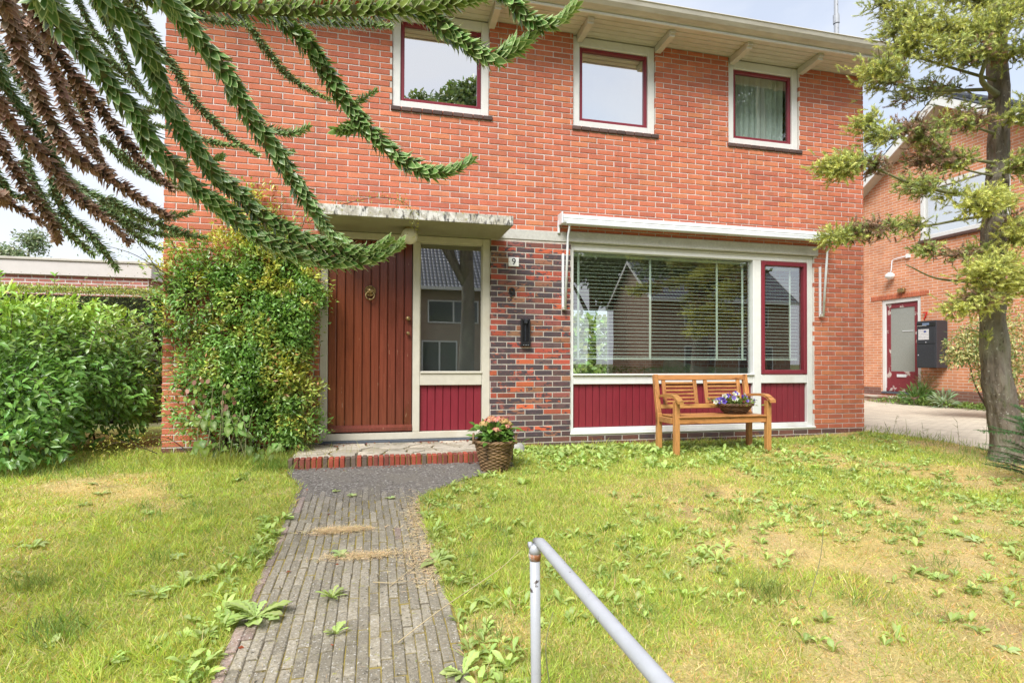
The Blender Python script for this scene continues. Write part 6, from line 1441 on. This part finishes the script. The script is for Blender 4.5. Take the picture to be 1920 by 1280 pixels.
tree('street_tree', (11.3, -11.5, -.35), 9, [((0, 0, 5.2), (2.4, 2.0, 1.8), .9), ((1.8, 0, 6.8), (1.9, 1.8, 1.6), .9), ((-1.4, .2, 6.6), (1.5, 1.6, 1.6), .8), ((.4, 0, 8.4), (1.8, 1.6, 1.4), .8), ((2.4, 0, 10.6), (1.6, 1.4, 1.5), .7), ((1.2, 0, 12.0), (1.3, 1.2, 1.2), .5)], 8000, (.15, .21, .09), 'dark street tree mirrored in the large window', 93, .2, .36)
tree('street_tree', (15.2, -31.5, -.35), 12, [((0, 0, 7), (3, 2.5, 2.6), 1), ((-2.6, 0, 8.5), (2.4, 2, 2.4), .8), ((2.4, 0, 9.6), (2.4, 2, 2.2), .8)], 6000, (.18, .24, .11), 'tall tree behind the gable-ended house mirrored in the large window', 94, .32, .4)
tree('street_tree', (20, -12.5, -.35), 9, [((0, 0, 5.6), (2.4, 2.0, 2.4), 1), ((1.5, 0, 7.4), (2.0, 1.8, 1.8), .8), ((-1.6, 0, 7.0), (1.8, 1.8, 1.6), .8)], 5000, (.18, .27, .09), 'leafy street tree mirrored in the casement window', 95, .22, .3)
bh = thing('garden_hedge', (4, 13, 0), 'sunlit back garden hedge seen through the living room', 'hedge'); rh = np.random.default_rng(97); n = 9000
P = np.stack([rh.uniform(-1, 14, n), 13 + rh.normal(0, .25, n), rh.uniform(0, 2.6, n)], 1); v, f, c = leaves(T_SMALL, P, rdir(n, rh), np.array([0, -1.0, .5]) + rh.normal(0, .4, (n, 3)), .26, .17, jit((.30, .42, .10), n, .35, .1, rh)); obj('foliage', mesh('foliage', v, f, MT['smallleaf'], c), bh)
fh = thing('street_hedge', (8, -17, -.4), 'low hedge along the far pavement mirrored in the large window', 'hedge'); rh = np.random.default_rng(96); n = 5000
P = np.stack([rh.uniform(5, 16, n), -16.9 + rh.normal(0, .22, n), rh.uniform(-.4, .75, n)], 1); v, f, c = leaves(T_SMALL, P, rdir(n, rh), np.array([0, 1.0, .5]) + rh.normal(0, .4, (n, 3)), .10, .06, jit((.12, .19, .05), n, .25, .1, rh)); obj('foliage', mesh('foliage', v, f, MT['smallleaf'], c), fh)
# ------------------------------------------------------------------ grass, weeds, litter
rg = np.random.default_rng(101)
def in_view(x, y, z=0):
    rx, ry, rz_ = x - camp[0], y - camp[1], gz(x, y) - camp[2]
    f_ = rx * _f[0] + ry * _f[1] + rz_ * _f[2]; u = rx * _r[0] + ry * _r[1] + rz_ * _r[2]; w_ = rx * _d[0] + ry * _d[1] + rz_ * _d[2]
    return (f_ > .5) & (np.abs(u / np.maximum(f_, .01)) < 1.12) & (w_ / np.maximum(f_, .01) < .75)
def grass_ok(x, y):
    wob = .05 * (fbm(x * 0 + 3, y * 4, 66, 2) - .62) - .01
    ok = ~on_path(x, y, wob) & ~((x > SX0 - .02) & (x < SX1 + .02) & (y > SY0 - .02)) & ~((x > drive_edge(y)) & (x > 6.4))
    ok &= ~((x > HX0 - .02) & (x < HX1 + .02) & (y > -.01))
    return ok
def scatter(n, x0=-6.5, x1=7.3, y0=-4.9, y1=1.6, p=1.2):
    x = rg.uniform(x0, x1, n); y = rg.uniform(y0, y1, n); dst = np.hypot(x, y + 6.3)
    k = (rg.random(n) < np.clip(1.9 / dst, 0, 1) ** p) & in_view(x, y) & grass_ok(x, y); return x[k], y[k]
x, y = scatter(2600000, p=1.35); g = lawn_mask(x, y); fine = fbm(x * 6, y * 6, 55, 2)
keep = rg.random(len(x)) < np.clip(.62 + .38 * g, 0, 1); x, y, g, fine = x[keep], y[keep], g[keep], fine[keep]
if len(x) > 430000: x, y, g, fine = x[:430000], y[:430000], g[:430000], fine[:430000]
n = len(x); dst = np.hypot(x, y + 6.3)
z = gz(x, y) + .018 * (fbm(x * 7, y * 7, 31, 3) - .5) + .02 * (fbm(x * 1.3, y * 1.3, 90, 2) - .5) - .004
h = (.011 + .028 * rg.random(n) ** 1.6) * (.65 + .7 * g) * (1 + .9 * np.clip((fine - .62) / .12, 0, 1))
wallgrow = np.exp(-np.clip(-y, 0, 5) / .10) * ((x > 1.4) & (x < 6.5)); h = h * (1 + .6 * wallgrow * rg.random(n))
lean = rg.normal(0, 1, (n, 2)) * np.where(g < .35, 1.2, .75)[:, None]
D = nrm(np.stack([lean[:, 0], lean[:, 1], np.where(g < .35, .7, 1.0)], 1)); U = np.stack([rg.normal(0, 1, n), rg.normal(0, 1, n), np.full(n, .5)], 1)
dry = rg.random(n) < np.clip(.80 - .85 * g, .08, .8)
col = np.where(dry[:, None], np.array([.76, .60, .345]), np.array([.440, .540, .120]) * (.8 + .5 * fine)[:, None]); yl = rg.random(n) < .22; org = rg.random(n) < .25; col = np.where((dry & org)[:, None], np.array([.66, .45, .17]), col)
col = np.where((~dry & yl)[:, None], np.array([.66, .63, .19]), col)
v, f, c = leaves(T_BLADE, np.stack([x, y, z], 1), D, U, h, np.clip(.0022 + .0007 * dst, .003, .0075), jit(col, n, .20, .06, rg))
props(obj('grass', mesh('grass', v, f, MT['grass'], c)), 'patchy mown grass, green and straw yellow, across the front lawn', 'grass', kind='stuff')
# long wispy grass along edges and round the shrubs
def tufts(cx, cy, n, spread, hmin, hmax, col, name, label):
    x = cx + rg.normal(0, spread[0], n); y = cy + rg.normal(0, spread[1], n); z = gz(x, y)
    D = nrm(np.stack([rg.normal(0, .45, n), rg.normal(-.1, .4, n), np.ones(n)], 1)); U = np.stack([rg.normal(0, 1, n), rg.normal(0, 1, n), np.full(n, .3)], 1)
    return leaves(T_BLADE, np.stack([x, y, z], 1), D, U, rg.uniform(hmin, hmax, n), .004, jit(col, n, .25, .08, rg))
parts = []
for cx, cy, n, sp, a, b, col in ((-1.3, -.62, 900, (.55, .12), .08, .22, (0.38, 0.41, .10)), (-.88, -.85, 260, (.12, .08), .08, .18, (.20, .30, .06)), (-2.6, -.75, 500, (.4, .15), .05, .12, (0.26, 0.38, .10)), (3.7, -.35, 700, (.5, .2), .04, .09, (0.23, 0.36, .10)), (5.6, -.30, 500, (.6, .15), .03, .07, (0.25, 0.38, .10)), (6.45, -1.7, 500, (.35, .25), .05, .15, (0.26, 0.38, .10)), (2.2, -.2, 400, (.4, .1), .04, .09, (0.23, 0.38, .10)), (6.75, -.7, 500, (.2, .6), .05, .12, (.22, .30, .06)), (.62, -4.6, 220, (.15, .12), .06, .13, (0.29, 0.41, .10)), (-1.25, -3.6, 160, (.06, .05), .06, .11, (0.25, 0.35, .10)), (-1.6, -3.1, 140, (.05, .05), .06, .11, (0.28, 0.36, .10)), (1.9, -3.9, 150, (.06, .06), .06, .12, (0.29, 0.36, .10)), (2.4, -2.9, 140, (.06, .05), .05, .10, (0.29, 0.39, .10))):
    parts.append(tufts(cx, cy, n, sp, a, b, col, None, None))
for i in range(60):
    xx, yy = rg.uniform(-3.2, 4.5), rg.uniform(-4.6, -1.0)
    if grass_ok(np.array([xx]), np.array([yy]))[0]: parts.append(tufts(xx, yy, 45, (.05, .05), .04, .085, (0.25, 0.38, .10), None, None))
x, y = scatter(90000, p=1.3); x, y = x[:7000], y[:7000]; n = len(x)
parts.append(leaves(T_BLADE, np.stack([x, y, gz(x, y)], 1), nrm(np.stack([rg.normal(0, .7, n), rg.normal(0, .7, n), np.ones(n)], 1)), np.stack([rg.normal(0, 1, n), rg.normal(0, 1, n), np.full(n, .3)], 1), rg.uniform(.04, .09, n), .0034, jit(np.where((rg.random(n) < .45)[:, None], np.array([.66, .55, .30]), np.array([.36, .46, .11])), n, .2, .06, rg)))
v, f, c = join(parts); props(obj('long_grass', mesh('long_grass', v, f, MT['grass'], c)), 'longer wispy grass tufts at the lawn edges and walls', 'grass', kind='stuff')
# rosette weeds: dandelion and plantain
def rosette(seed, nl, r, wide, col, upr, tpl=None):
    q = np.random.default_rng(seed); a = np.arange(nl) * 2.4 + q.normal(0, .25, nl); el = q.uniform(.10, .55, nl) * upr
    d = np.stack([np.cos(a) * np.cos(el), np.sin(a) * np.cos(el), np.sin(el)], 1); P = d * .004 + np.array([0, 0, .004]); ln = r * q.uniform(.6, 1.1, nl)
    U = np.stack([-np.cos(a) * np.sin(el), -np.sin(a) * np.sin(el), np.cos(el)], 1) + q.normal(0, .18, (nl, 3))
    v, f, c = leaves(tpl or (T_DAND if seed % 2 == 0 else T_WEED), P, d, U, ln, ln * wide * q.uniform(.8, 1.2, nl), jit(col, nl, .16, .05, q)); return mesh('rosette', v, f, MT['weed'], c, True)
PR = [rosette(s, nl, 1.0, w_, c_, u_) for s, nl, w_, c_, u_ in ((1, 11, .40, (.44, .55, .20), .8), (2, 14, .42, (.40, .52, .16), 1.0), (3, 8, .52, (.48, .57, .23), .6), (4, 15, .34, (.41, .53, .17), 1.1), (5, 15, .42, (.38, .52, .15), .7), (6, 7, .55, (.45, .55, .2), .8))]
PR.append(rosette(9, 22, 1.0, .42, (.42, .55, .17), .75, T_DAND))
def weed(x, y, r, k, label, group=None, rot=None, name='dandelion'):
    z = float(gz(x, y)); o = bpy.data.objects.new(name, PR[k]); COL.objects.link(o); o.location = (x, y, z + .002); o.scale = (r, r, r * 1.1); o.rotation_euler = (rg.normal(0, .08), rg.normal(0, .08), rg.uniform(0, 6.28) if rot is None else rot)
    props(o, label, 'weed', group); return o
weed(-.500, -3.62, .145, 6, 'large dandelion rosette spreading over the mown lawn edge of the brick path', None, .3)
weed(-.172, -2.985, .075, 2, 'dandelion rosette alone in the middle of the brick path')
weed(-.19, -3.50, .085, 3, 'flat grey-green rosette on the bare stretch of the brick path')
weed(-.148, -3.83, .060, 3, 'small star-shaped rosette in a path joint nearest the camera')
weed(.338, -3.20, .105, 0, 'upright dandelion on the straw at the path edge by the lawn')
weed(-.155, -1.83, .06, 2, 'small yellow-green weed where the path widens')
weed(-.28, -1.68, .05, 5, 'tiny weed on the dark paving before the doorstep')
weed(.12, -1.95, .05, 2, 'tiny yellow-green weed on the paving towards the wicker basket')
weed(.33, -4.22, .09, 3, 'pale thistle-like weed at the path edge beside the handrail', None, None, 'thistle')
G1_ = 'rosette weeds in the dry lawn'
cnt = 0; tries = 0
while cnt < 64 and tries < 4000:
    tries += 1; xx = rg.uniform(.5, 5.2); yy = -4.75 + 3.7 * rg.random() ** .8
    if not (in_view(np.array([xx]), np.array([yy]))[0] and grass_ok(np.array([xx]), np.array([yy]))[0]): continue
    if math.hypot(xx - .42, yy + 4.85) < .12 or float(fbm(np.array([xx * 1.6]), np.array([yy * 1.6]), 24, 2)[0]) < .5: continue
    weed(xx, yy, rg.uniform(.035, .085), int(rg.integers(0, 6)), 'broad-leaved rosette weed growing in the lawn right of the path', G1_, None, 'rosette_weed'); cnt += 1
cnt = 0
while cnt < 24:
    xx = rg.uniform(-2.6, -.62); yy = rg.uniform(-4.6, -1.0)
    if not (in_view(np.array([xx]), np.array([yy]))[0] and grass_ok(np.array([xx]), np.array([yy]))[0]): continue
    if xx < -1.3 and rg.random() < .6: continue
    weed(xx, yy, rg.uniform(.045, .10), int(rg.integers(0, 6)), 'broad-leaved rosette weed growing in the lawn left of the path', 'rosette weeds in the shaded lawn', None, 'rosette_weed'); cnt += 1
# dense band of weeds before the pier and bench, too many to count
tv = [np.array([v.co[:] for v in m_.vertices]) for m_ in PR]; parts = []
def weed_mass(xs, ys, rmin, rmax, nl):
    for xx, yy in zip(xs, ys):
        q = rg; a = np.arange(nl) * 2.4 + q.normal(0, .4, nl); el = q.uniform(.1, 1.0, nl); d = np.stack([np.cos(a) * np.cos(el), np.sin(a) * np.cos(el), np.sin(el)], 1)
        r = q.uniform(rmin, rmax); P = np.array([xx, yy, float(gz(xx, yy))]) + d * .004; U = np.stack([-np.cos(a) * np.sin(el), -np.sin(a) * np.sin(el), np.cos(el)], 1) + q.normal(0, .2, (nl, 3))
        parts.append(leaves(T_WEED, P, d, U, r * q.uniform(.6, 1.1, nl), r * q.uniform(.28, .5), jit(np.array([.40, .53, .15]) * q.uniform(.75, 1.25), nl, .15, .05, q)))
m_ = 420; xs = rg.uniform(1.0, 4.6, m_); ys = -.22 - np.abs(rg.normal(0, .55, m_)); k = grass_ok(xs, ys) & ~((xs < 1.35) & (ys > -1.3)); weed_mass(xs[k], ys[k], .05, .11, 7)
m_ = 120; xs = rg.uniform(4.4, 6.4, m_); ys = -.15 - np.abs(rg.normal(0, .5, m_)); weed_mass(xs, ys, .04, .08, 6)
m_ = 90; ys = rg.uniform(-4.6, -2.2, m_); xs = path_left(ys) - np.abs(rg.normal(0, .10, m_)); weed_mass(xs, ys, .04, .085, 6)
m_ = 70; ys = rg.uniform(-4.6, -2.0, m_); xs = path_right(ys) + np.abs(rg.normal(0, .10, m_)); weed_mass(xs, ys, .04, .085, 6)
m_ = 1700; xs = rg.uniform(.4, 6.3, m_); ys = rg.uniform(-4.4, -.8, m_); k = grass_ok(xs, ys) & in_view(xs, ys) & (fbm(xs * 1.6, ys * 1.6, 24, 2) > .44); weed_mass(xs[k], ys[k], .025, .075, 6)
v, f, c = join(parts); props(obj('low_weeds', mesh('low_weeds', v, f, MT['weed'], c, True)), 'dense low weeds and clover between the pier, bench and lawn', 'weeds', kind='stuff')
# dry stalks, straw on the path, moss cushions, fallen leaves
n = 5200; cx = [(-.2, -2.58, .10, .035), (.29, -2.42, .05, .25), (.28, -3.15, .07, .18), (-.05, -3.02, .12, .03), (-.2, -2.58, .07, .02)]; w_ = rg.integers(0, 5, n); A = np.array(cx)[w_]
x = A[:, 0] + rg.normal(0, 1, n) * A[:, 2]; y = A[:, 1] + rg.normal(0, 1, n) * A[:, 3]; th = rg.uniform(0, 6.28, n); D = np.stack([np.cos(th), np.sin(th), rg.uniform(-.02, .25, n)], 1)
v1 = leaves(T_NEEDLE, np.stack([x, y, gz(x, y) + rg.uniform(.003, .012, n)], 1), D, np.tile([0, 0, 1.0], (n, 1)) + rg.normal(0, .2, (n, 3)), rg.uniform(.02, .06, n), .0034, jit((.74, .58, .35), n, .2, .05, rg))
n = 1500; x = rg.uniform(-.57, .40, n); y = rg.uniform(-4.7, -2.2, n); th = rg.uniform(0, 6.28, n)
v2 = leaves(T_NEEDLE, np.stack([x, y, gz(x, y) + .005], 1), np.stack([np.cos(th), np.sin(th), 0 * th], 1), np.tile([0, 0, 1.0], (n, 1)), rg.uniform(.008, .035, n), .0016, jit((.46, .36, .2), n, .2, .05, rg))
v, f, c = join([v1, v2]); props(obj('straw', mesh('straw', v, f, MT['straw'], c)), 'loose dry straw scattered over the brick path', 'straw', kind='stuff')
n = 2600; col_ = rg.integers(0, 20, n); x = -.575 + col_ * PW + rg.normal(0, .0025, n); y = rg.uniform(-4.8, -1.4, n); k = (fbm(x * 5, y * 3, 7, 2) > .5) & on_path(x, y, -.01); x, y = x[k], y[k]; n = len(x)
v, f, c = leaves(T_SMALL, np.stack([x, y, gz(x, y) - .003], 1), rdir(n, rg) + np.array([0, 0, .3]), rdir(n, rg) + np.array([0, 0, 1.0]), rg.uniform(.005, .012, n), .006, jit((.19, .165, .03), n, .3, .1, rg))
props(obj('joint_moss', mesh('joint_moss', v, f, MT['straw'], c)), 'olive moss growing in the joints of the brick path', 'moss', kind='stuff')
n = 380; x = np.concatenate([rg.uniform(-.8, 1.2, 260), rg.uniform(-.75, 1.2, 60), rg.uniform(-2, 3, 60)]); y = np.concatenate([SY0 - np.abs(rg.normal(0, .05, 260)) - .01, rg.uniform(-.2, -.03, 60), rg.uniform(-4, -1, 60)]); zz_ = np.where((y > SY0) & (x > SX0) & (x < SX1), .05, gz(x, y) + .006)
v, f, c = leaves(T_SMALL, np.stack([x, y, zz_], 1), rdir(n, rg) * np.array([1, 1, .15]), np.array([0, 0, 1.0]) + rg.normal(0, .4, (n, 3)), rg.uniform(.015, .035, n), rg.uniform(.010, .018, n), jit((.30, .075, .035), n, .35, .1, rg))
props(obj('fallen_leaves', mesh('fallen_leaves', v, f, MT['straw'], c)), 'small reddish fallen leaves along the doorstep', 'leaves', kind='stuff')
dk = thing('dock_stems', (6.4, -1.0, -.06), 'thin bare weed stems standing at the lawn edge by the driveway', 'plant')
for i in range(6):
    b = np.array([rg.uniform(5.7, 6.9), rg.uniform(-1.4, -.6), -.08]); e = b + np.array([rg.normal(0, .06), rg.normal(0, .04), rg.uniform(.25, .5)])
    mb = MB(); mb.tube(catmull([b, (b + e) / 2 + rg.normal(0, .015, 3), e], 8), np.linspace(.0028, .0013, 8), 5)
    for q in range(5):
        t = rg.uniform(.5, 1); p0 = b + (e - b) * t; mb.tube([p0, p0 + rg.normal(0, .03, 3) + (0, 0, .03)], [.0022, .0012], 4)
    mb.build('stem', MT['greentwig'], dk)
for pts, lab in (([(.0, -3.40, -.17), (.10, -3.42, -.175), (.17, -3.41, -.175)], 'short pale dry stick lying across the brick path'), ([(.10, -3.98, -.20), (.30, -3.80, -.16), (.62, -3.55, -.10), (.75, -3.42, -.06)], 'long bent straw stalk leaning from the path to the lawn'), ([(.08, -3.45, -.18), (.22, -3.25, -.165), (.42, -3.12, -.14)], 'thin dry stalk bridging the path edge by the upright dandelion'),
                 ([(2.05, -4.0, -.2), (2.13, -3.98, -.02), (2.16, -3.97, .16)], 'tall thin green stalk rising from the dry lawn right of the handrail'), ([(.60, -4.45, -.24), (.58, -4.44, -.05), (.62, -4.40, .05)], 'thin green stalk curving up beside the handrail post')):
    mb = MB(); mb.tube(catmull(pts, 14), np.linspace(.0026, .0014, 14), 5); props(mb.build('dry_stalk' if 'green' not in lab else 'weed_stalk', MT['straw_solid'] if 'green' not in lab else MT['greentwig']), lab, 'stalk')
